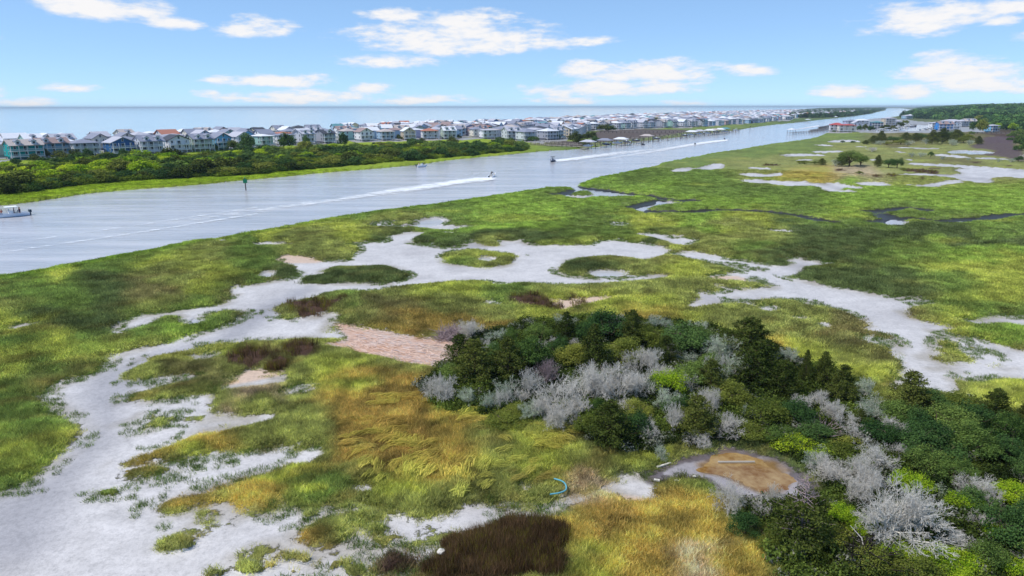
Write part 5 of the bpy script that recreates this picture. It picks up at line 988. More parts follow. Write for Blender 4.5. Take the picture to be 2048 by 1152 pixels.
    for k in range(ns):
        z = g0 + k * fl + 1.55
        nx = 3 if W > 9 else 2
        for i in range(nx):
            xx = x0 + W * (i + .5) / nx
            W_.append((DOORM if (i + k) % 2 == 0 else WINM, (xx, y0 - .003, z - (.4 if (i + k) % 2 == 0 else 0)), 0, 'glass_door' if (i + k) % 2 == 0 else 'window'))
        for yy in (y0 + 1.8, y1 - 2.2): W_.append((WINM, (x0 - .003, yy, z), -math.pi / 2, 'window')); W_.append((WINM, (x1 + .003, yy, z), math.pi / 2, 'window'))
        for xx in (x0 + 2, x1 - 2): W_.append((WINM, (xx, y1 + .003, z), math.pi, 'window'))
    if rk == 'gaby': W_.append((WINM, (0, y0 - .003, top + 1.3), 0, 'window'))
    if rk == 'gabx': W_.append((WINM, (x0 - .003, cy, top + 1.0), -math.pi / 2, 'window')); W_.append((WINM, (x1 + .003, cy, top + 1.0), math.pi / 2, 'window'))
    P['_win'] = W_
    st = MB()
    for i in range(4): st.box(x1 - 1.3, x1 - .2, -D / 2 - .3 * (i + 1), -D / 2 - .3 * i, g0 - .3 * (i + 1) - .1, g0 - .3 * (i + 1))
    P['stairs'] = [st]
    return P
SPEC = {}
MATS = {'wall': [PAINT], 'roof': [ROOF], 'dormer': [TRIM, ROOFM['slate'], GLASS], 'porch_deck': [TRIM], 'railing': [TRIM], 'porch_post': [TRIM], 'piling': [WOOD], 'stairs': [WOOD]}
def spec_meshes(style, W, D):
    key = (style, W, D)
    if key not in SPEC:
        P = house_spec(style, W, D); out = []
        for nm, L in P.items():
            if nm == '_win': out += [(pn, me, loc, rz) for me, loc, rz, pn in L]
            else: out += [(nm, mb.mesh(nm, MATS[nm]), (0, 0, 0), 0) for mb in L]
        SPEC[key] = (out, P)
    return SPEC[key]
ONE = {}
def one_mesh(style, W, D, roofc):
    """a far house in one mesh: wall, roof, trim, glass"""
    key = (style, W, D, roofc)
    if key in ONE: return ONE[key]
    P = spec_meshes(style, W, D)[1]; b = MB()
    for nm, L in P.items():
        if nm in ('_win', 'piling', 'stairs'): continue
        for mb in L: b.join(mb, remap={'wall': {0: 0}, 'roof': {0: 1}, 'dormer': {0: 2, 1: 1, 2: 3}}.get(nm, {0: 2}))
    for me, loc, rz, pn in P['_win']:
        src = DOOR if pn == 'glass_door' else WIN; c, s = math.cos(rz), math.sin(rz); t_ = MB()
        t_.v = [(x * c - y * s, x * s + y * c, z) for x, y, z in src.v]; t_.f = src.f; t_.m = [2 if i == 0 else 3 for i in src.m]; b.join(t_, *loc)
    ONE[key] = b.mesh('house', [PAINT, ROOFM[roofc], TRIM, GLASS]); return ONE[key]
STN = {'gable': 'dormered', 'front': 'front-gabled', 'hip': 'hip-roofed', 'tall': 'tall', 'duplex': 'duplex', 'flat': 'low-roofed'}
def add_house(x, y, rz, style, W, D, wc, rc, place, near, u, group, z=None, cat='house', jitter=True):
    z = hgt(x, y) if z is None else z
    noun = f"{wc} {STN[style]} house with {rc} roof"
    jc = np.array(WCOL[wc]) * (random.uniform(.88, 1.08) if jitter else 1)
    if near:
        e = bpy.data.objects.new('beach_house', None); COL.objects.link(e); e.location = (x, y, z); e.rotation_euler = (0, 0, rz)
        for nm, me, loc, r in spec_meshes(style, W, D)[0]:
            o = bpy.data.objects.new(nm, me); COL.objects.link(o); o.parent = e; o.location = loc; o.rotation_euler = (0, 0, r)
            if nm == 'wall': o.color = (*jc, 1)
            if nm == 'roof': o.color = (*RCOL[rc], 1)
    else:
        e = bpy.data.objects.new('beach_house', one_mesh(style, W, D, rc)); COL.objects.link(e); e.location = (x, y, z); e.rotation_euler = (0, 0, rz); e.color = (*jc, 1)
    meta(e, cat=cat, group=group); LABELQ.append((e, noun, place, u)); return e
FRONT = [(-150, 334), (0, 330), (85, 324), (130, 319), (320, 314.5), (430, 306), (600, 295), (700, 289), (850, 284), (1000, 282), (1080, 288), (1130, 284), (1165, 277), (1185, 263.8), (1300, 259.2), (1390, 256.8), (1450, 252), (1536, 245.5), (1600, 236), (1700, 229), (1760, 219.5)]
FW = world_pts(FRONT); seg = np.diff(FW, axis=0); sl = np.linalg.norm(seg, axis=1); cum = np.concatenate([[0], np.cumsum(sl)])
def along(s):
    s = np.clip(s, 0, cum[-1] - .01); i = int(np.searchsorted(cum, s, 'right') - 1); i = min(i, len(seg) - 1)
    p = FW[i] + seg[i] * (s - cum[i]) / sl[i]
    a = FW[0] + 0; s0 = max(0, s - 120); s1 = min(cum[-1], s + 120)
    def at(q): j = min(int(np.searchsorted(cum, q, 'right') - 1), len(seg) - 1); return FW[j] + seg[j] * (q - cum[j]) / sl[j]
    d = at(s1 - .02) - at(s0); d /= np.linalg.norm(d)
    return p, d
TOWNW = world_pts(TOWN); rh = random.Random(5); cand = []
OVERR = [(42, 'turquoise', 'tan', 'duplex'), (100, 'sky blue', 'brown', 'duplex'), (150, 'pale grey', 'slate', 'hip'), (180, 'lavender', 'grey', 'hip'), (215, 'white', 'grey', 'front'), (262, 'deep blue', 'grey', 'front'), (300, 'pale grey', 'slate', 'gable'), (345, 'white', 'charcoal', 'front'), (380, 'pale green', 'slate', 'gable')]
nrow = 0
for row in range(16):
    off = 11 + row * 27.0 + (row // 2) * 5; s = rh.uniform(0, 10)
    while s < cum[-1]:
        p, d = along(s); nrm = np.array([-d[1], d[0]]); q = p + nrm * (off + rh.uniform(-2, 2)); s += rh.uniform(14.5, 19) * (1 if s < 1500 else 1.25)
        if not inside(np.array([q[0]]), np.array([q[1]]), TOWNW)[0]: continue
        if any((q[0] - c[0]) ** 2 + (q[1] - c[1]) ** 2 < 13.5 ** 2 for c in cand[-400:]): continue
        if rh.random() < (.03 if row < 4 else .10): continue
        u, v = PX(q[0], q[1]); 
        if u < -60: continue
        cand.append((q[0], q[1], d, row, float(u), float(v)))
cand.sort(key=lambda c: math.hypot(c[0], c[1]))
wks = ['white'] * 8 + ['pale grey'] * 6 + ['grey'] * 3 + ['pale blue'] * 4 + ['sky blue'] * 2 + ['cream'] * 3 + ['mint', 'lavender', 'lavender', 'sand', 'deep blue', 'pale yellow', 'rose', 'pale green', 'peach', 'turquoise']
rks = ['grey'] * 5 + ['slate'] * 6 + ['tan'] * 3 + ['white'] * 5 + ['charcoal', 'terracotta', 'brown', 'teal']
def house_place(u, row):
    r = 'in row behind shrubs' if row == 0 and u < 1060 else 'in front row' if row == 0 else 'in second row' if row == 1 else 'in middle rows' if row < 4 else 'on the sea side'
    if row == 0: seg_ = '' if u < 1060 else ' behind docks' if u < 1480 else ' at far end'
    else: seg_ = ' at the left' if u < 420 else ' beyond shrubs' if u < 1080 else ' behind docks' if u < 1480 else ' at far end'
    return r + seg_
far = []; n_ind = 0; usedov = set()
for i, (x, y, d, row, u, v) in enumerate(cand):
    if n_ind >= 270: far.append((x, y, d)); continue
    n_ind += 1; near = n_ind <= 75
    style = rh.choice(['gable', 'gable', 'front', 'front', 'hip', 'hip', 'hip', 'duplex', 'flat']); wc = rh.choice(wks); rc = rh.choice(rks)
    W, D = rh.choice([(10, 13), (12, 12), (9, 14)])
    if row == 0:
        for k, (uu, a, b_, s_) in enumerate(OVERR):
            if k not in usedov and abs(u - uu) < 26: wc, rc, style = a, b_, s_; usedov.add(k); W, D = (14, 12) if s_ == 'duplex' else (12, 12); break
    if row >= 3 and rh.random() < .3: rc = 'white'
    # front looks to the channel, or for back rows either way
    rz = math.atan2(d[1], d[0]) + (math.pi if (row % 2 == 1) else 0) + rh.uniform(-.05, .05)
    if row % 2 == 0: rz = rz
    zz = None
    add_house(x, y, rz, style, W, D, wc, rc, house_place(u, row), near, u, 'beach houses on the barrier island', zz)
# the rest of the town, far off: one joined mass
def far_town(name, L, label):
    Vs = []; Fs = []; Cs = []; k = 0; rr_ = np.random.default_rng(3)
    bxF = np.array([(0, 1, 5, 4), (1, 2, 6, 5), (2, 3, 7, 6), (3, 0, 4, 7)])
    for (x, y, d) in L:
        w = rr_.uniform(10, 15); dp = rr_.uniform(11, 15); h = rr_.uniform(5.8, 8.2); rh_ = rr_.uniform(1.2, 3); a = math.atan2(d[1], d[0]); c, s = math.cos(a), math.sin(a); z0 = 0.8
        def T(P): return [(x + px * c - py * s, y + px * s + py * c, pz_) for px, py, pz_ in P]
        b = [(-w / 2, -dp / 2), (w / 2, -dp / 2), (w / 2, dp / 2), (-w / 2, dp / 2)]
        B = T([(px, py, z0) for px, py in b] + [(px, py, z0 + h) for px, py in b]); wc = np.array(WCOL[rh.choice(wks)]); rc = np.array(RCOL[rh.choice(rks)])
        Vs += B; Fs += (bxF + k).tolist(); Cs += [wc] * 4; k += 8
        # two dark window bands each side, standing proud
        for zz in (z0 + 3.4, z0 + 6.2):
            if zz + 1.2 > z0 + h: continue
            for i in range(3):
                xx = -w / 2 + w * (i + .5) / 3
                for sy in (-1, 1):
                    yy = sy * (dp / 2 + .06); Vs += T([(xx - .9, yy, zz), (xx + .9, yy, zz), (xx + .9, yy, zz + 1.5), (xx - .9, yy, zz + 1.5)]); Fs.append([k, k + 1, k + 2, k + 3]); Cs.append(np.array(srgb(70, 84, 104))); k += 4
        e = .6; kk = min(w, dp) / 2
        R_ = T([(-w / 2 - e, -dp / 2 - e, z0 + h), (w / 2 + e, -dp / 2 - e, z0 + h), (w / 2 + e, dp / 2 + e, z0 + h), (-w / 2 - e, dp / 2 + e, z0 + h), (-w / 2 + kk * .7, 0, z0 + h + rh_), (w / 2 - kk * .7, 0, z0 + h + rh_)])
        Vs += R_; Fs += [[k, k + 1, k + 5, k + 4], [k + 2, k + 3, k + 4, k + 5], [k + 1, k + 2, k + 5, k + 5], [k + 3, k, k + 4, k + 4]]; Cs += [rc] * 4; k += 6
    F = Fs; me = bpy.data.meshes.new(name); me.from_pydata(Vs, [], [f if f[2] != f[3] else f[:3] for f in F])
    a = me.attributes.new('fcol', 'FLOAT_COLOR', 'FACE'); a.data.foreach_set('color', np.concatenate([np.array(Cs), np.ones((len(Cs), 1))], 1).astype(np.float32).ravel())
    me.materials.append(FARM); return obj(name, me, kind='stuff', label=label)
FARM, t, b, o = new_mat('far_paint'); a = N(t, 'ShaderNodeAttribute', attribute_name='fcol'); link(t, a.outputs['Color'], b.inputs['Base Color']); b.inputs['Roughness'].default_value = .7
print('HOUSES', len(cand), 'individual', n_ind, 'far', len(far))
if far: far_town('distant_houses', far[:2600], 'pale distant houses crowding the far end of the barrier island')

# mainland side: marina buildings
def single_house(u, v, wpx, style, W, D, wc, rc, face, place, zlift=0, cat='house'):
    x, y = map(float, G(u, v, 1.0)); return add_house(x, y, R(face), style, W, D, wc, rc, place, True, u, 'buildings by the marina', cat=cat, jitter=False)
MR = 'at the marina'
WCOL['bright blue'] = srgb(30, 130, 206); WCOL['navy'] = srgb(34, 70, 110)
for (u, v, st, W, D, wc, rc, fc) in [(1672, 264, 'hip', 13, 11, 'white', 'red', -20), (1692, 265, 'flat', 15, 12, 'cream', 'red', -15), (1700, 254, 'hip', 14, 12, 'lavender', 'slate', 10), (1722, 252, 'hip', 16, 12, 'white', 'white', 0), (1712, 260, 'front', 9, 9, 'pale grey', 'grey', 0),
    (1752, 257, 'tall', 12, 12, 'navy', 'teal', -15), (1776, 252, 'tall', 14, 12, 'sand', 'grey', 5), (1790, 250, 'hip', 12, 12, 'pale green', 'grey', 0), (1887, 262, 'duplex', 14, 11, 'bright blue', 'brown', -8), (1905, 261, 'front', 10, 10, 'white', 'grey', 0), (1902, 253, 'hip', 20, 14, 'lavender', 'grey', 0), (1922, 254, 'hip', 14, 14, 'pale grey', 'grey', 15), (1936, 254, 'gable', 14, 12, 'pale blue', 'tan', 0),
    (1983, 264, 'flat', 10, 9, 'sky blue', 'grey', 20), (1868, 259, 'flat', 9, 8, 'white', 'grey', 0)]:
    single_house(u, v, 0, st, W, D, wc, rc, fc, MR)
# far houses among the trees across the channel
for (u, v, st, wc, rc) in [(1548, 238, 'tall', 'pale blue', 'white'), (1566, 236, 'hip', 'white', 'red'), (1575, 240, 'flat', 'white', 'white'), (1605, 229, 'hip', 'white', 'white'), (1625, 228, 'front', 'pale blue', 'grey'), (1634, 228, 'front', 'mint', 'grey'), (1660, 227, 'duplex', 'cream', 'white'), (1672, 227, 'duplex', 'cream', 'white'), (1685, 226, 'front', 'pale grey', 'grey')]:
    x, y = map(float, G(u, v, 1.0)); add_house(x, y, .2, st, 16, 12, wc, rc, 'among the far island woods', False, u, 'beach houses on the barrier island')

for (u, v, wc, rc) in [(1834, 221.5, 'white', 'white'), (1846, 219.6, 'white', 'grey'), (1858, 218.6, 'cream', 'white'), (1829, 234, 'pale grey', 'grey'), (1822, 236, 'white', 'white'), (1814, 237.5, 'pale blue', 'grey')]:
    x, y = map(float, G(u, v, 1.0)); add_house(x, y, .4, 'hip', 18, 13, wc, rc, 'on the far mainland shore', False, u, 'houses on the mainland shore')
# ---------------------------------------------------------------- woods
FOLT = []
for s in range(3):
    rg = np.random.default_rng(300 + s); lob = lumps(9, rg, r0=.18, r1=.3); P, Nn = leafcloud(260, lob, .12, rg, .9, .1); V, F = cards(P, Nn, .16 * rg.uniform(.7, 1.4, 260), rg=rg)
    FOLT.append(bpy.data.objects.new('forest_tree', mesh_np('forest_tree', V, F, [CM], attrs={'sh': ('FLOAT', 'FACE', rg.uniform(0, 1, 260))})))
def woods(name, n, poly, r0, r1, az0, az1, size, label, col0, col1, seed):
    P = world_pts(poly); r = np.exp(rng.uniform(math.log(r0), math.log(r1), n)); a = rng.uniform(az0, az1, n); x = r * np.sin(a); y = r * np.cos(a)
    k = inside(x, y, P); x, y, r = x[k], y[k], r[k]; s = size * rng.uniform(.7, 1.35, len(x)) * (.62 + .38 * sstep(600, 1300, r) + sstep(1500, 6000, r) * 1.2)
    mx_ = sstep(-.4, .5, fbm(x / 25, y / 25, 3, seed))[:, None]; c = np.array(col0) * (1 - mx_) + np.array(col1) * mx_; c = c * (1 + .3 * rng.normal(size=len(x)))[:, None]
    hz = bilin(HGT, x, y)
    hgt_ = np.minimum(s, size * (.75 + .55 * sstep(600, 1300, r))) * rng.uniform(.7, 1.1, len(x))
    scatter(name, np.stack([x, y, hz - 1.5], 1), rng.uniform(0, 6.28, len(x)), np.stack([s, s, hgt_], 1), rgba(np.clip(c, .004, 1)), rng.integers(0, 3, len(x)), FOLT, .05, kind='stuff', label=label)
    print('WOODS', name, len(x))
woods('mainland_forest', 26000, FOREST, 420, 14000, R(29), R(46), 13, 'unbroken dark green woods covering the mainland to the horizon', srgb(50, 78, 50), srgb(104, 140, 74), 401)
ISW = [(1576, 240), (1590, 236), (1640, 236.5), (1690, 234), (1740, 227.5), (1768, 219), (1774, 216.5), (1700, 215.5), (1640, 218), (1600, 224), (1580, 231)]
woods('island_woods', 14000, ISW, 1200, 12000, R(18), R(30), 9, 'dark blue-green woods on the far part of the island', srgb(48, 74, 50), srgb(84, 112, 66), 402)
# individual trees along the forest edge and in the town
def single_tree(u, v, w, h, k, place, group, z=1.0):
    x, y, W, Hh = px_size(u, v, w, h, z); o = bpy.data.objects.new(BN[k][0].replace('shrub', 'tree'), random.choice(BUSH[k])); COL.objects.link(o); zz = hgt(x, y)
    o.location = (x, y, zz - .5); o.scale = (W * 1.15, W * 1.15, Hh * 1.3); o.rotation_euler = (0, 0, random.uniform(0, 6)); meta(o, cat='tree', group=group); LABELQ.append((o, BN[k][1].replace('shrub', 'tree'), place, u))
fo = Z(1870, 205, 11.5, [(900, 690, 300, 420), (1060, 700, 260, 380), (850, 720, 110, 90), (980, 500, 260, 260), (1130, 640, 180, 240), (1180, 420, 200, 200), (1420, 620, 260, 200), (1500, 560, 240, 220), (1640, 640, 300, 240), (1800, 640, 240, 240), (1760, 780, 200, 120), (1720, 860, 160, 100), (1900, 760, 260, 240), (1960, 980, 300, 280), (1890, 1080, 200, 150), (2040, 1100, 260, 240), (1990, 880, 260, 220), (1480, 460, 200, 150), (1850, 460, 260, 180), (1960, 560, 220, 200), (1300, 380, 180, 160), (1640, 400, 200, 160), (2000, 330, 220, 160), (2080, 700, 240, 260)][0:0])
for (x_, y_, w_, h_) in [(930, 690, 260, 380), (1060, 700, 240, 360), (850, 720, 110, 90), (980, 500, 240, 220), (1150, 640, 150, 220), (1180, 440, 200, 180), (1420, 620, 220, 180), (1500, 580, 220, 200), (1640, 640, 260, 220), (1800, 650, 220, 220), (1760, 780, 180, 110), (1720, 860, 150, 90), (1900, 780, 240, 220), (1960, 980, 260, 240), (1890, 1090, 190, 140), (2040, 1100, 240, 220), (1990, 880, 240, 200), (1480, 480, 200, 150), (1850, 480, 240, 160), (1960, 580, 220, 180), (1300, 400, 180, 150), (1640, 420, 200, 150), (2000, 350, 220, 150), (2100, 700, 240, 240)]:
    single_tree(1870 + x_ / 11.5, 205 + y_ / 11.5, w_ / 11.5, h_ / 11.5, random.choice(['oak', 'deep', 'oak', 'wax', 'olive', 'deep']), 'at the mainland forest edge', 'trees at the forest edge')
for (u, v, w, h, k) in [(1133, 268, 18, 8, 'cedar'), (1105, 252, 26, 8, 'cedar'), (1168, 248, 22, 14, 'deep'), (1148, 283, 24, 22, 'cedar'), (1160, 287, 26, 20, 'cedar'), (1170, 290, 22, 16, 'olive'), (1176, 280, 22, 18, 'cedar'), (1190, 284, 20, 14, 'deep'), (1186, 277, 18, 16, 'cedar'), (1208, 262, 30, 16, 'cedar'), (1220, 262, 22, 14, 'deep'), (1040, 262, 30, 14, 'cedar'), (1022, 262, 18, 10, 'cedar'), (1065, 284, 22, 12, 'deep'), (1108, 265, 14, 10, 'cedar'),
    (1312, 248, 14, 14, 'cedar'), (1322, 252, 14, 12, 'deep'), (1448, 246, 24, 10, 'cedar'), (1462, 247, 14, 8, 'cedar'), (655, 270, 18, 8, 'cedar'), (672, 268, 14, 6, 'cedar'), (820, 284, 14, 10, 'deep'), (885, 268, 22, 8, 'cedar'), (975, 264, 26, 9, 'cedar'), (760, 268, 8, 8, 'cedar'), (1480, 247, 10, 5, 'deep'), (1500, 246, 10, 5, 'deep'), (1000, 283, 20, 12, 'oak'), (1020, 286, 22, 14, 'deep'), (1040, 290, 24, 12, 'oak'),
    (1718, 262, 12, 12, 'deep'), (1730, 262, 12, 14, 'cedar'), (1742, 263, 14, 12, 'deep'), (1772, 258, 20, 14, 'cedar'), (1786, 258, 18, 12, 'cedar'), (1800, 252, 22, 12, 'cedar'), (1810, 248, 14, 10, 'olive'), (1783, 246, 10, 8, 'deep'), (1668, 265, 6, 5, 'deep')]:
    single_tree(u, v, w, h, k, 'among the waterfront houses', 'trees among the houses')
# small trees dotted through the town
for i, (x, y, d, row, u, v) in enumerate(cand[::4][:60]):
    w = random.uniform(4, 8); o = bpy.data.objects.new('yard_tree', BUSH[random.choice(['cedar', 'deep'])][0]); COL.objects.link(o); o.location = (x + random.uniform(8, 11) * d[0], y + random.uniform(8, 11) * d[1], hgt(x, y) - .3); o.scale = (w, w, w * .9)
    meta(o, cat='tree', group='yard trees between the beach houses')
    LABELQ.append((o, 'small dark yard tree', 'among the beach houses' + (' at left' if u < 420 else ' beyond the shrubs' if u < 1080 else ' behind the docks' if u < 1480 else ' at far end'), u))

# ---------------------------------------------------------------- boats, people, docks, marker
HULL = simple('white_gelcoat', srgb(226, 230, 236), .3, .04, 2, 0, .5); HULL_SHADE = simple('blue_shaded_white_hull', srgb(196, 210, 228), .3, .05); NAVYH = simple('navy_hull', srgb(44, 62, 96), .3); ENG = simple('dark_outboard', srgb(30, 50, 66), .3); CANV = simple('white_canvas', srgb(236, 238, 240), .6, .05); CANB = simple('dark_canvas', srgb(48, 54, 66), .7)  # white hulls' sides have their bluish shading put into the colour
STEEL = simple('bare_aluminium', srgb(180, 184, 190), .35, .05, 2, .8); SEATM = simple('cream_cushion', srgb(206, 200, 190), .7)
def hull_mesh(L, Bm, Hh, mat, mat2):
    n = 11; V = []; F = []; mi = []
    for i in range(n):
        t_ = i / (n - 1); x = -L / 2 + L * t_; w = Bm / 2 * (1 - max(0, (t_ - .45) / .55) ** 2.3) * (.93 + .07 * min(1, t_ * 4)) + .02; sh = Hh * (.8 + .45 * t_ ** 2); k = -.32 * (1 - max(0, (t_ - .6) / .4) ** 2) + (Hh * .7) * max(0, (t_ - .8) / .2) ** 2
        V += [(x, 0, k), (x, -w * .82, k * .3 + .06 + Hh * .5 * max(0, (t_ - .75) / .25) ** 2), (x, -w, sh), (x, -w + .16, sh), (x, -w + .2, .28), (x, w - .2, .28), (x, w - .16, sh), (x, w, sh), (x, w * .82, k * .3 + .06 + Hh * .5 * max(0, (t_ - .75) / .25) ** 2)]
    for i in range(n - 1):
        for j in range(9):
            a = i * 9 + j; b_ = i * 9 + (j + 1) % 9; F.append((a, b_, b_ + 9, a + 9)); mi.append(1 if j in (0, 1, 7, 8) else 0)
    F.append(tuple(range(9))[::-1]); mi.append(0); F.append(tuple((n - 1) * 9 + j for j in range(9))); mi.append(0)
    me = bpy.data.meshes.new('hull'); me.from_pydata(V, [], F); me.materials.append(mat); me.materials.append(mat2); me.polygons.foreach_set('material_index', mi); me.update(); return me
def make_boat(name, L, Bm, label, loc, rz, top=None, hm=(HULL, HULL_SHADE), eng=1, group=None, pitch=0, console=True, cat='boat'):
    e = bpy.data.objects.new(name, None); COL.objects.link(e); e.location = loc; e.rotation_euler = (0, -pitch, rz); Hh = .16 * Bm + .45
    def p(nm, me): o = bpy.data.objects.new(nm, me); COL.objects.link(o); o.parent = e; return o
    p('hull', hull_mesh(L, Bm, Hh, *hm))
    if console:
        b = MB(); b.box(-.5, .45, -.42, .42, .28, 1.35); b.add([(.45, -.42, 1.35), (.45, .42, 1.35), (.2, .38, 1.85), (.2, -.38, 1.85)], [(0, 1, 2, 3)], 1); p('console', b.mesh('console', [HULL, GLASS]))
        b = MB(); b.box(-1.5, -.95, -.45, .45, .28, .95); b.box(-1.56, -1.46, -.45, .45, .95, 1.4); p('leaning_seat', b.mesh('leaning_seat', [SEATM]))
        b = MB(); b.box(1.2, L * .36, -Bm * .26, Bm * .26, .28, .72); p('bow_seat', b.mesh('bow_seat', [SEATM]))
    for k in range(eng):
        b = MB(); yy = (k - (eng - 1) / 2) * .7; b.box(-L / 2 - .62, -L / 2 - .08, yy - .22, yy + .22, Hh * .75, Hh * .75 + .55); b.box(-L / 2 - .45, -L / 2 - .2, yy - .08, yy + .08, -.4, Hh * .75); p('outboard_motor', b.mesh('outboard_motor', [ENG]))
    if top:
        b = MB(); zt = 2.25; b.box(-L * .2, L * .14, -Bm * .42, Bm * .42, zt, zt + .12); p('canopy', b.mesh('canopy', [top]))
        b = MB()
        for sx in (-L * .16, L * .1):
            for sy in (-1, 1): b.bar((sx * .6, sy * Bm * .3, .5), (sx, sy * Bm * .38, zt), .035)
        p('canopy_frame', b.mesh('canopy_frame', [STEEL]))
    meta(e, label=label, cat=cat, group=group); return e
PM, t, b, o = new_mat('clothing_and_skin'); oi = N(t, 'ShaderNodeObjectInfo'); tcx = N(t, 'ShaderNodeTexCoord'); sp_ = N(t, 'ShaderNodeSeparateXYZ'); link(t, tcx.outputs['Object'], sp_.inputs[0])
skin = srgb(200, 150, 120)
m1 = N(t, 'ShaderNodeMix', data_type='RGBA'); link(t, math_(t, 'GREATER_THAN', sp_.outputs[2], 1.46), m1.inputs[0]); link(t, oi.outputs['Color'], m1.inputs[6]); m1.inputs[7].default_value = (*skin, 1)
m2 = N(t, 'ShaderNodeMix', data_type='RGBA'); link(t, math_(t, 'LESS_THAN', sp_.outputs[2], .98), m2.inputs[0]); link(t, m1.outputs[2], m2.inputs[6]); m2.inputs[7].default_value = (*srgb(50, 60, 90), 1)
m3 = N(t, 'ShaderNodeMix', data_type='RGBA'); link(t, math_(t, 'LESS_THAN', sp_.outputs[2], .5), m3.inputs[0]); link(t, m2.outputs[2], m3.inputs[6]); m3.inputs[7].default_value = (*skin, 1)
link(t, m3.outputs[2], b.inputs['Base Color']); b.inputs['Roughness'].default_value = .8
def person_mesh(pose):
    if pose == 'stand':
        V = {'pel': (0, 0, .95), 'bel': (0, 0, 1.12), 'ch': (0, .0, 1.34), 'nk': (0, 0, 1.5), 'hd': (.02, 0, 1.62), 'tp': (.0, 0, 1.72), 'ls': (0, .19, 1.42), 'le': (-.02, .25, 1.15), 'lh': (.1, .24, .92), 'rs': (0, -.19, 1.42), 're': (-.02, -.25, 1.15), 'rh': (.16, -.2, 1.02), 'lk': (.03, .11, .5), 'la': (0, .12, .08), 'lt': (.16, .12, .04), 'rk': (.03, -.11, .5), 'ra': (0, -.12, .08), 'rt': (.16, -.12, .04)}
    else:
        V = {'pel': (0, 0, .95), 'bel': (-.02, 0, 1.12), 'ch': (-.02, .0, 1.34), 'nk': (0, 0, 1.5), 'hd': (.04, 0, 1.62), 'tp': (.02, 0, 1.72), 'ls': (0, .19, 1.42), 'le': (.06, .25, 1.18), 'lh': (.3, .18, 1.08), 'rs': (0, -.19, 1.42), 're': (.06, -.25, 1.18), 'rh': (.3, -.18, 1.08), 'lk': (.44, .13, .96), 'la': (.46, .13, .54), 'lt': (.6, .13, .5), 'rk': (.44, -.13, .96), 'ra': (.46, -.13, .54), 'rt': (.6, -.13, .5)}
    E = [('pel', 'bel'), ('bel', 'ch'), ('ch', 'nk'), ('nk', 'hd'), ('hd', 'tp'), ('ch', 'ls'), ('ls', 'le'), ('le', 'lh'), ('ch', 'rs'), ('rs', 're'), ('re', 'rh'), ('pel', 'lk'), ('lk', 'la'), ('la', 'lt'), ('pel', 'rk'), ('rk', 'ra'), ('ra', 'rt')]
    Rr = {'pel': .15, 'bel': .13, 'ch': .15, 'nk': .055, 'hd': .1, 'tp': .07, 'ls': .07, 'le': .045, 'lh': .04, 'rs': .07, 're': .045, 'rh': .04, 'lk': .07, 'la': .045, 'lt': .04, 'rk': .07, 'ra': .045, 'rt': .04}
    ks = list(V); me = bpy.data.meshes.new('person'); me.from_pydata([V[k] for k in ks], [(ks.index(a), ks.index(b_)) for a, b_ in E], []); o = bpy.data.objects.new('person_source', me)
    COL.objects.link(o); o.modifiers.new('skin', 'SKIN')
    bmx = bmesh.new(); bmx.from_mesh(me); sl_ = bmx.verts.layers.skin.verify(); bmx.verts.ensure_lookup_table()
    for i, k in enumerate(ks): bmx.verts[i][sl_].radius = (Rr[k], Rr[k]); bmx.verts[i][sl_].use_root = (k == 'pel')
    bmx.to_mesh(me); bmx.free(); o.modifiers.new('sub', 'SUBSURF').levels = 1
    dg = bpy.context.evaluated_depsgraph_get(); out = bpy.data.meshes.new_from_object(o.evaluated_get(dg)); out.name = 'person'; bpy.data.objects.remove(o); out.materials.clear(); out.materials.append(PM)
    for p in out.polygons: p.use_smooth = True
    return out
PERS = {'stand': person_mesh('stand'), 'sit': person_mesh('sit')}
def hair_mesh():
    bmx = bmesh.new(); bmesh.ops.create_icosphere(bmx, subdivisions=2, radius=.115, matrix=Matrix.Translation((-.01, 0, 1.68)) @ Matrix.Diagonal((1, .95, .75, 1))); me = bpy.data.meshes.new('hair'); bmx.to_mesh(me); bmx.free(); me.materials.append(simple('dark_hair', srgb(60, 44, 34), .9)); return me
HAIR = hair_mesh()
def person(boat, lx, ly, lz, pose, col, label, rz=0):
    o = bpy.data.objects.new('person', PERS[pose]); COL.objects.link(o); M_ = Matrix.LocRotScale(boat.location, boat.rotation_euler, None) @ Matrix.Translation((lx, ly, lz - (.5 if pose == 'sit' else 0))) @ Matrix.Rotation(rz, 4, 'Z')
    o.matrix_world = M_; o.color = (*col, 1); meta(o, label=label, cat='person', group='people on the boats')
    h = bpy.data.objects.new('hair', HAIR); COL.objects.link(h); h.parent = o
def boat_at(u0, v0, u1, v1):
    """stern pixel to bow pixel at the waterline -> centre and heading"""
    a = G(u0, v0); b_ = G(u1, v1); ax, ay = map(float, a); bx, by = map(float, b_); return ((ax + bx) / 2, (ay + by) / 2, .12), math.atan2(by - ay, bx - ax), math.hypot(bx - ax, by - ay)
loc, rz, L = boat_at(58, 430, -14, 437)
print('BOAT1', loc, L)
b1 = make_boat('centre_console_boat', L, 2.7, 'long white open motorboat with white canopy cut by the left photo edge', loc, rz, CANV, eng=2)
person(b1, -1.9, .5, .28, 'stand', srgb(120, 60, 60), 'person in dark red top standing by the stern of the long white motorboat'); person(b1, -1.9, -.45, .28, 'stand', srgb(60, 60, 80), 'person in dark blue top standing beside the motors of the long white motorboat')
person(b1, -.75, .1, .28, 'stand', srgb(30, 40, 90), 'person in navy top at the helm of the long white motorboat', 0); person(b1, 1.9, .5, .72, 'sit', srgb(150, 90, 80), 'person in rust top seated on the bow cushion behind the canopy front', 1.2)
person(b1, 2.9, -.4, .28, 'stand', srgb(70, 70, 70), 'person in grey top standing in the bow of the long white motorboat')
loc, rz, L = boat_at(834, 334.6, 854, 333.4)
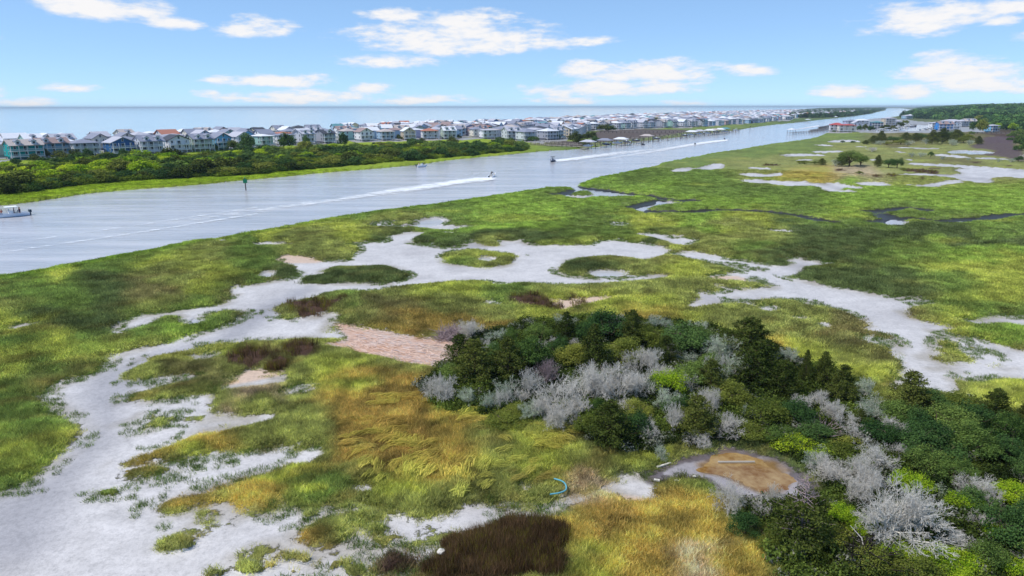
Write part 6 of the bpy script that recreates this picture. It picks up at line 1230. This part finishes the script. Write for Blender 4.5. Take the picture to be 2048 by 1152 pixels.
b2 = make_boat('skiff', max(L, 4.8), 1.9, 'small white open skiff resting near the far bank grass', loc, rz, None, eng=1)
person(b2, -1.3, .3, .28, 'stand', srgb(150, 60, 60), 'person in red top standing near the motor of the small skiff'); person(b2, .9, -.1, .28, 'stand', srgb(30, 30, 40), 'person in black top standing forward in the small skiff')
loc, rz, L = boat_at(978, 355.5, 991, 352); b3 = make_boat('speeding_boat', 6.2, 2.3, 'white boat speeding away at the head of the broad white wake', loc, rz, None, eng=1, pitch=.16)
person(b3, -.8, .0, .28, 'stand', srgb(40, 40, 48), 'person in black top driving the white boat with the broad wake')
loc, rz, L = boat_at(1109, 322, 1101, 325); b4 = make_boat('canopied_boat', 6.6, 2.5, 'navy-hulled boat with dark canopy racing towards the camera ahead of its wake', loc, rz, CANB, (HULL, NAVYH), eng=1, pitch=.14)
person(b4, -.8, .0, .28, 'stand', srgb(70, 80, 90), 'person in grey top at the helm of the dark-canopied boat')
def jetski(u, v, rz, label, col):
    x, y = map(float, G(u, v)); e = bpy.data.objects.new('jet_ski', None); COL.objects.link(e); e.location = (x, y, .12); e.rotation_euler = (0, -.08, rz)
    o = bpy.data.objects.new('hull', hull_mesh(3.2, 1.15, .38, simple('jet_ski_white', srgb(210, 214, 220), .3), CANB)); COL.objects.link(o); o.parent = e
    b_ = MB(); b_.box(-1.1, .3, -.22, .22, .3, .8); sm = b_.mesh('seat', [CANB]); o = bpy.data.objects.new('seat', sm); COL.objects.link(o); o.parent = e
    b_ = MB(); b_.box(.35, .8, -.3, .3, .3, .85); b_.bar((.4, -.42, 1.0), (.4, .42, 1.0), .03); b_.bar((.6, 0, .8), (.4, 0, 1.0), .04); o = bpy.data.objects.new('handlebar', b_.mesh('handlebar', [ENG])); COL.objects.link(o); o.parent = e
    meta(e, label=label, cat='jet ski', group='jet skis on the channel'); person(e, -.4, 0, .8 - .4, 'sit', col, 'person riding the ' + label.replace(' on', ' seen on'))
    return e
jetski(1286, 290, -.3, 'jet ski with rider idling beside the docks', srgb(60, 60, 70)); jetski(1390, 289.5, .9, 'jet ski with rider on the middle of the long distant wake', srgb(50, 60, 70)); jetski(1449, 279.5, .9, 'jet ski with rider at the far tip of the long distant wake', srgb(60, 70, 70))
# channel marker
x, y = map(float, G(492, 381)); e = bpy.data.objects.new('channel_marker', None); COL.objects.link(e); e.location = (x, y, 0); e.rotation_euler = (0, 0, .35)
GRN = simple('marker_green', srgb(20, 130, 90), .5)
b_ = MB(); b_.bar((0, 0, -1.5), (0, 0, 3.9), .17, 0, 8); o = bpy.data.objects.new('pile', b_.mesh('pile', [DARKWOOD])); COL.objects.link(o); o.parent = e
b_ = MB(); b_.box(-.62, .62, -.24, -.2, 2.4, 3.64); o = bpy.data.objects.new('day_board', b_.mesh('day_board', [GRN])); COL.objects.link(o); o.parent = e
b_ = MB(); b_.box(-.62, .62, .2, .24, 2.4, 3.64); o = bpy.data.objects.new('day_board', b_.mesh('day_board', [GRN])); COL.objects.link(o); o.parent = e
b_ = MB(); b_.bar((0, 0, 3.9), (0, 0, 4.35), .13, 0, 8); o = bpy.data.objects.new('lantern', b_.mesh('lantern', [GRN])); COL.objects.link(o); o.parent = e
meta(e, label='green square channel marker on a dark pile near the far bank', cat='channel marker')
x, y = map(float, G(1500, 260)); b_ = MB(); b_.bar((0, 0, -1), (0, 0, 4.5), .2, 0, 8); b_.box(-.5, .5, -.2, -.16, 3.2, 4.2, 0); o = obj('channel_pile', b_.mesh('channel_pile', [DARKWOOD]), loc=(x, y, 0), label='dark lone pile standing in the water past the last dock', cat='pile')

# docks with boat lifts along the dark marsh
def make_dock(u, v, back, outl, roofed, label_place, ang=None, group='docks with boat lifts'):
    x, y = map(float, G(u, v)); x2, y2 = map(float, G(u + 3, v - .55))
    a = ang if ang is not None else math.radians(-38)
    e = bpy.data.objects.new('dock', None); COL.objects.link(e); e.location = (x, y, 0); e.rotation_euler = (0, 0, a)
    def p(nm, me): o = bpy.data.objects.new(nm, me); COL.objects.link(o); o.parent = e
    b_ = MB(); b_.box(-back, outl, -.8, .8, 1.25, 1.42); p('walkway', b_.mesh('walkway', [WOOD]))
    b_ = MB(); b_.box(outl - 3.5, outl, -7, -.82, .75, .9); p('floating_platform', b_.mesh('floating_platform', [WOOD]))
    for i in range(int((back + outl) / 4) + 1):
        b_ = MB(); 
        for sy in (-.7, .7): b_.bar((-back + i * 4, sy, -1.5), (-back + i * 4, sy, 2.3 if i % 2 else 1.5), .16, 0, 5)
        p('pile_pair', b_.mesh('pile_pair', [DARKWOOD]))
    if roofed:
        b_ = MB()
        for sx in (outl - 8, outl): 
            for sy in (1.6, 6.2): b_.bar((sx, sy, -1.5), (sx, sy, 4.4), .15, 0, 5)
        p('lift_posts', b_.mesh('lift_posts', [DARKWOOD])); p('lift_roof', roof_mb('hip', outl - 9, outl + 1, .9, 6.9, 4.4, 1.3, .15).mesh('lift_roof', [ROOFM[random.choice(['slate', 'grey', 'white', 'teal', 'tan'])]]))
    else:
        b_ = MB()
        for sx in (outl - 7, outl - 1):
            for sy in (1.6, 5.4): b_.bar((sx, sy, -1.5), (sx, sy, 3.4), .15, 0, 5)
            b_.box(sx - .12, sx + .12, 1.4, 5.6, 3.3, 3.5)
        p('lift_frame', b_.mesh('lift_frame', [DARKWOOD]))
    meta(e, cat='dock', group=group); LABELQ.append((e, 'roofed boat-lift dock' if roofed else 'open boat-lift dock', label_place, u)); return e, x, y, a
SHL = [(1150, 298), (1190, 294.5), (1250, 287), (1310, 280), (1370, 273.5), (1420, 268), (1466, 263.5)]
SW = world_pts(SHL); ss = np.linalg.norm(np.diff(SW, axis=0), axis=1); cs = np.concatenate([[0], np.cumsum(ss)]); rd = random.Random(3)
nd = 0; sdist = 4.0
BOATPROTO = make_boat('moored_boat', 7.0, 2.5, 'white motorboat hanging in the boat lift nearest the camera', (0, 0, 0), 0, CANV, eng=1, group='boats in the lifts')
BOATPROTO2 = make_boat('moored_boat', 6.0, 2.3, 'white open boat without canopy at the docks', (0, 0, 0), 0, None, (HULL, NAVYH), eng=1, group='boats in the lifts')
protos_used = [False, False]
def copy_boat(k, loc, rz, noun, place, u, group, s=1.0):
    src = (BOATPROTO, BOATPROTO2)[k]
    if not protos_used[k]: e = src; protos_used[k] = True
    else:
        e = src.copy(); COL.objects.link(e)
        for ch in src.children: c_ = ch.copy(); COL.objects.link(c_); c_.parent = e
    e.location = loc; e.rotation_euler = (0, 0, rz); e.scale = (s, s, s); e['group'] = group; LABELQ.append((e, noun, place, u)); return e
while sdist < cs[-1] - 2:
    i = min(int(np.searchsorted(cs, sdist, 'right') - 1), len(ss) - 1); p = SW[i] + (SW[i + 1] - SW[i]) * (sdist - cs[i]) / ss[i]; d = (SW[i + 1] - SW[i]) / ss[i]
    u, v = map(float, PX(p[0], p[1])); a = math.atan2(-d[0], d[1])            # to the right of the shore's run: over the water
    ro = rd.random() < .5
    e, x, y, a = make_dock(u, v, rd.uniform(14, 34), rd.uniform(7, 12), ro, 'along the dark marsh', ang=a)
    if rd.random() < .85:
        k = rd.randrange(2); c, s = math.cos(a), math.sin(a); lx, ly = 5.0, 3.8
        copy_boat(k, (x + lx * c - ly * s, y + lx * s + ly * c, 1.6), a + math.pi * rd.randrange(2), 'white canopied boat' if k == 0 else 'white open boat', 'lifted beside the docks along the dark marsh', u, 'boats in the lifts')
    nd += 1; sdist += rd.uniform(15, 24)
print('DOCKS', nd)
# long piers across the marsh and on the right bank
def pier(u0, v0, u1, v1, label, z=1.3, w=1.4, roof=False, name='pier'):
    a = np.array([float(c) for c in G(u0, v0)]); b0 = np.array([float(c) for c in G(u1, v1)]); L = np.linalg.norm(b0 - a); ang = math.atan2(*(b0 - a)[::-1])
    e = bpy.data.objects.new(name, None); COL.objects.link(e); e.location = (a[0], a[1], 0); e.rotation_euler = (0, 0, ang)
    def p(nm, me): o = bpy.data.objects.new(nm, me); COL.objects.link(o); o.parent = e
    b_ = MB(); b_.box(0, L, -w / 2, w / 2, z, z + .18); b_.box(0, L, w / 2 - .1, w / 2, z + .9, z + 1.0); p('walkway', b_.mesh('walkway', [WOOD]))
    me = None
    for i in range(min(int(L / 4) + 1, 60)):
        if me is None:
            b_ = MB(); b_.bar((0, -w / 2, -1.5), (0, -w / 2, z + 1.1), .17, 0, 5); b_.bar((0, w / 2, -1.5), (0, w / 2, z + 1.1), .17, 0, 5); me = b_.mesh('pile_pair', [DARKWOOD])
        o = bpy.data.objects.new('pile_pair', me); COL.objects.link(o); o.parent = e; o.location = (i * L / min(int(L / 4) + 1, 60), 0, 0)
    if roof:
        b_ = MB(); b_.box(L - 1, L + 7, -3, 3, z, z + .2); p('platform', b_.mesh('platform', [WOOD])); b_ = MB()
        for sx in (L, L + 6):
            for sy in (-2.6, 2.6): b_.bar((sx, sy, -1.5), (sx, sy, 4.6), .15, 0, 5)
        p('roof_posts', b_.mesh('roof_posts', [DARKWOOD])); p('shelter_roof', roof_mb('hip', L - .8, L + 6.8, -3.4, 3.4, 4.6, 1.2, .15).mesh('shelter_roof', [ROOFM['white']]))
    meta(e, label=label, cat='pier', group='piers over the water'); return e
pier(1668, 263, 1585, 268.6, 'long dark pier on the right bank ending in a sheltered platform', roof=True)
pier(1668, 258, 1618, 264, 'second pier on the right bank, just behind the sheltered one')
pier(1664, 253, 1636, 258, 'short rear pier on the right bank beside the white wake')
pier(1185, 267.5, 1420, 267.5, 'long pale walkway crossing the dark marsh behind the docks', z=1.6)
pier(1062, 291, 1160, 297, 'low walkway over the marsh at the near end of the docks', z=1.2); pier(1065, 287, 1185, 293, 'upper walkway over the marsh running to the first docks', z=1.2)
pier(1540, 245.5, 1612, 245, 'pier with white roof on the far left bank', roof=True); pier(1600, 237.6, 1668, 238.0, 'pale pier on the far left bank below the island woods', roof=True); pier(1945, 268.5, 2040, 269.5, 'long low footbridge over the dark marsh by the blue cottage', z=1.0)
# boats crowding the marina basin
for k in range(72):
    zone = rd.choice([(1752, 1800, 262.5, 266), (1752, 1800, 262.5, 266), (1804, 1830, 251, 256), (1795, 1815, 254, 258), (1846, 1876, 256, 264), (1846, 1866, 260, 264)])
    u = rd.uniform(zone[0], zone[1]); v = rd.uniform(zone[2], zone[3]); x, y = map(float, G(u, v)); c_ = rd.randrange(2)
    copy_boat(c_, (x, y, .15), rd.choice([.2, 3.3, 1.7, .9]), 'white canopied boat' if c_ == 0 else 'white open boat', 'moored in the marina basin', u, 'boats in the marina', rd.uniform(1.1, 1.8))
for (u0, v0, u1, v1, lb) in [(1752, 265.8, 1800, 265.8, 'near marina dock with boats moored along it'), (1800, 257.5, 1832, 252, 'rear marina dock with boats on the far side'), (1846, 263, 1876, 257, 'marina dock beside the bright blue house')]:
    pier(u0, v0, u1, v1, lb, z=.8, w=2)

# ---------------------------------------------------------------- foam
FM, t, b, o = new_mat('foam'); geo = N(t, 'ShaderNodeNewGeometry'); fa = N(t, 'ShaderNodeAttribute', attribute_name='fade')
mpf = N(t, 'ShaderNodeMapping'); mpf.inputs['Rotation'].default_value = (0, 0, R(-45)); mpf.inputs['Scale'].default_value = (.25, .9, 1); link(t, geo.outputs['Position'], mpf.inputs[0])
nf = noise(t, mpf.outputs[0], .9, 6, .65); thr = N(t, 'ShaderNodeMapRange', interpolation_type='SMOOTHSTEP'); link(t, math_(t, 'ADD', fa.outputs['Fac'], math_(t, 'MULTIPLY', math_(t, 'SUBTRACT', nf, .5), 2.6)), thr.inputs[0]); thr.inputs[1].default_value = .3; thr.inputs[2].default_value = 1.25
b.inputs['Base Color'].default_value = (.86, .87, .88, 1); b.inputs['Roughness'].default_value = .6; link(t, thr.outputs[0], b.inputs['Alpha'])
def foam(name, top, bot, label, d0=1.0, d1=.5, n=90, z=.10):
    def rs_(p, n):
        p = world_pts(chaikin(p, 2, False)); L = np.concatenate([[0], np.cumsum(np.linalg.norm(np.diff(p, axis=0), axis=1))]); s = np.linspace(0, L[-1], n); return np.stack([np.interp(s, L, p[:, 0]), np.interp(s, L, p[:, 1])], 1)
    A = rs_(top, n); B = rs_(bot, n); m = 9; V = []; fd = []
    for i in range(n):
        t_ = i / (n - 1)
        for j in range(m):
            q = j / (m - 1); e_ = math.sin(math.pi * q) ** 1.0; mag = (d0 * (1 - t_) + d1 * t_) * min(1, (1 - t_) * 8, t_ * 30 + .4)
            p = A[i] * (1 - q) + B[i] * q; V.append((p[0], p[1], z + .12 * e_ * mag * random.uniform(.5, 1))); fd.append(e_ * mag * (1 if m < 3 else 1))
    ix = np.arange(n * m).reshape(n, m); F = np.stack([ix[:-1, :-1], ix[:-1, 1:], ix[1:, 1:], ix[1:, :-1]], -1).reshape(-1, 4)
    obj(name, mesh_np(name, np.array(V), F, [FM], attrs={'fade': ('FLOAT', 'POINT', np.array(fd))}, smooth=True), kind='stuff', label=label)
foam('wake_foam', Z(*q2, [(1925, 655), (1840, 652), (1700, 658), (1500, 686), (1250, 722), (1050, 745), (830, 790), (600, 825), (380, 852), (0, 900)]) + [(400, 430), (250, 452)], Z(*q2, [(1930, 690), (1700, 715), (1500, 748), (1350, 775), (1100, 805), (700, 858), (300, 915), (0, 960)]) + [(400, 446), (250, 470)], 'broad white wake trailing the speeding boat across the channel', 1.35, .35)
foam('wake_foam', [(520, 412), (400, 430), (250, 452), (100, 474), (-60, 494)], [(520, 417), (400, 435), (250, 457), (100, 478), (-60, 500)], 'upper thin foam line of the old wake at the left', .62, .42, 120)
foam('wake_foam', [(520, 425), (430, 439), (300, 460), (150, 482), (-60, 512)], [(520, 430), (430, 444), (300, 465), (150, 487), (-60, 519)], 'lower thin foam line of the old wake at the left', .75, .5, 120)
foam('wake_foam', Z(*q3, [(325, 515), (420, 505), (600, 478), (900, 443), (1100, 428), (1250, 415)]), Z(*q3, [(325, 545), (500, 532), (800, 492), (1150, 450), (1300, 432)]), 'white wake behind the dark-canopied boat', 1.25, .5)
foam('wake_foam', Z(*q3, [(1735, 352), (1600, 362), (1460, 380), (1100, 438), (800, 495), (500, 545), (0, 595)]), Z(*q3, [(1735, 370), (1450, 412), (1150, 468), (800, 515), (400, 568), (0, 618)]), 'long white wake left by the distant jet skis', 1.3, .35)
foam('wake_foam', [(1000, 342), (900, 352), (780, 362), (650, 374), (500, 388)], [(1000, 345), (900, 355), (780, 365), (650, 378), (500, 393)], 'faint foam streak in mid channel above the broad wake', .5, .38)
foam('wake_foam', [(1100, 328), (1060, 333), (1000, 340), (940, 348)], [(1100, 331), (1060, 336), (1000, 343), (940, 351)], 'faint foam streak joining the two boats', .52, .45)
foam('wake_foam', [(1638, 250.5), (1620, 252.5), (1600, 256), (1582, 259)], [(1640, 253), (1620, 256), (1600, 260), (1582, 262)], 'white wake behind the right bank pier', 1.1, .6)
foam('wake_foam', [(1812, 221.5), (1800, 222), (1790, 223)], [(1812, 222.5), (1800, 223.4), (1790, 224)], 'small wake in the far bend of the channel', 1, .8, 20)
# ---------------------------------------------------------------- small things on the flats
def tube_px(name, pts, r, mat, label, cat, lift=.05, z=.2, tipz=None):
    P = []; 
    for i, (u, v) in enumerate(pts): x, y = map(float, G(u, v, z)); P.append((x, y, hgt(x, y) + lift + (0 if tipz is None else tipz[i])))
    V, F = tubes([(*P[i], *P[i + 1], r, r) for i in range(len(P) - 1)], 7); return obj(name, mesh_np(name, V, F, [mat], smooth=True), label=label, cat=cat)
TEAL = simple('teal_hose', srgb(96, 168, 182), .5)
tube_px('hose', chaikin(Z(*pz, [(25, 365), (70, 375), (98, 385), (106, 402), (98, 415), (60, 430), (0, 440)]), 2, False), .055, TEAL, 'curved teal hose lying on the grass near the puddle', 'hose', .38)
PALEW = simple('bleached_plank', srgb(206, 200, 190), .8)
def plank(pts, w, label):
    (u0, v0), (u1, v1) = pts; a = np.array([float(c) for c in G(u0, v0, .2)]); b0 = np.array([float(c) for c in G(u1, v1, .2)]); L = np.linalg.norm(b0 - a); m_ = (a + b0) / 2
    b_ = MB(); b_.box(-L / 2, L / 2, -w / 2, w / 2, 0, .1); obj('plank', b_.mesh('plank', [PALEW]), loc=(m_[0], m_[1], max(hgt(*m_), .16) + .02), rz=math.atan2(*(b0 - a)[::-1]), label=label, cat='plank')
plank(Z(*pz, [(685, 240), (772, 213)]), .16, 'pale beam on the dark mud left of the amber puddle'); plank(Z(*pz, [(1075, 206), (1310, 205)]), .06, 'long thin pole lying across the far side of the amber puddle'); plank(Z(*pz, [(665, 322), (702, 328)]), .2, 'short pale board on mud left of the puddle, lower one'); plank(Z(*pz, [(798, 342), (818, 334)]), .28, 'short bright board just below left of the puddle'); plank(Z(*r3, [(1115, 861), (1168, 858)]), .12, 'thin stick lying on the pale sand above the brown rushes'); plank(Z(*pz, [(915, 302), (932, 300)]), .2, 'tiny white scrap of board on the grey mud ring')
x, y = map(float, G(883, 1116, .3)); bmx = bmesh.new(); bmesh.ops.create_icosphere(bmx, subdivisions=2, radius=.26)
for v_ in bmx.verts: v_.co *= random.uniform(.75, 1.15); v_.co.z *= .6
me = bpy.data.meshes.new('pale_rock'); bmx.to_mesh(me); bmx.free(); me.materials.append(PALEW); obj('pale_rock', me, loc=(x, y, .75), label='pale lump resting at the edge of the brown rushes', cat='rock')
# root heap and brush heap
def heap(u, v, w, h, mat, n, seed, name, label, thick=.05):
    x, y, W, Hh = px_size(u, v, w, h); rg = np.random.default_rng(seed); S = []
    for _ in range(n):
        a = rg.uniform(0, 6.28); q = W * .5 * math.sqrt(rg.uniform()); p = np.array([q * math.cos(a), q * math.sin(a), Hh * (1 - (q / (W * .5)) ** 2) * rg.uniform(.1, 1)]); d = rg.normal(size=3); d[2] = abs(d[2]) * .5; d /= np.linalg.norm(d); L = rg.uniform(.5, 1.8); r = thick * rg.uniform(.3, 1)
        m_ = p + d * L * .5 + rg.normal(size=3) * .12; S += [(*p, *m_, r, r * .7), (*m_, *(m_ + d * L * .5 + rg.normal(size=3) * .15), r * .7, r * .25)]
    V, F = tubes(S, 4); obj(name, mesh_np(name, V, F, [mat]), loc=(x, y, hgt(x, y)), label=label, cat='brush pile')
heap(1735, 1140, 64, 34, CHAR, 420, 1, 'root_heap', 'dark tangled heap of roots below the large dead tree', .05); heap(1728, 1120, 50, 30, DEADW, 16, 2, 'bleached_branches', 'a few bleached branches sticking out over the dark root heap', .05)
heap(905, 672, 60, 14, DEADB, 500, 3, 'brush_pile', 'greyish brush pile at the right end of the wood chip clearing', .05); heap(1640, 880, 60, 22, DEADB, 260, 4, 'brush_pile', 'brownish brush pile in front of the sandy gap', .05)
# wood chips strewn over the clearing
xs = rng.uniform(640, 960, 3000); ys = rng.uniform(640, 745, 3000); x, y = G(xs, ys, .2); k = bilin(woody, x, y) + .9 * fbm(x / 2, y / 2, 3, 600) > .0; x, y = x[k], y[k]
S = 6; L_ = rng.uniform(.25, 1.0, len(x)); ang = rng.normal(size=len(x)) * .35 + 2.65 + .6 * fbm(x / 8, y / 8, 2, 601); dx = np.cos(ang) * L_; dy = np.sin(ang) * L_; zz = bilin(HGT, x, y) + rng.uniform(.0, .09, len(x)); wv = .03
V = np.stack([np.stack([x - dy * .05, y + dx * .05, zz + .02], 1), np.stack([x + dy * .05, y - dx * .05, zz + .02], 1), np.stack([x + dx + dy * .04, y + dy - dx * .04, zz + .06], 1), np.stack([x + dx, y + dy, zz + .05], 1)], 1).reshape(-1, 3)
chipm = [simple('wood_chips_' + n_, c_, .9) for n_, c_ in (('pale', srgb(226, 198, 180)), ('tan', srgb(212, 174, 150)), ('brown', srgb(190, 146, 120)), ('grey', srgb(196, 182, 180)))]
obj('wood_chips', mesh_np('wood_chips', V, np.arange(len(V)).reshape(-1, 4), chipm, rng.choice(4, len(x), p=[.45, .3, .07, .18])), kind='stuff', label='pinkish wood chips and split wood strewn over the clearing')
add_haze()
label_all()
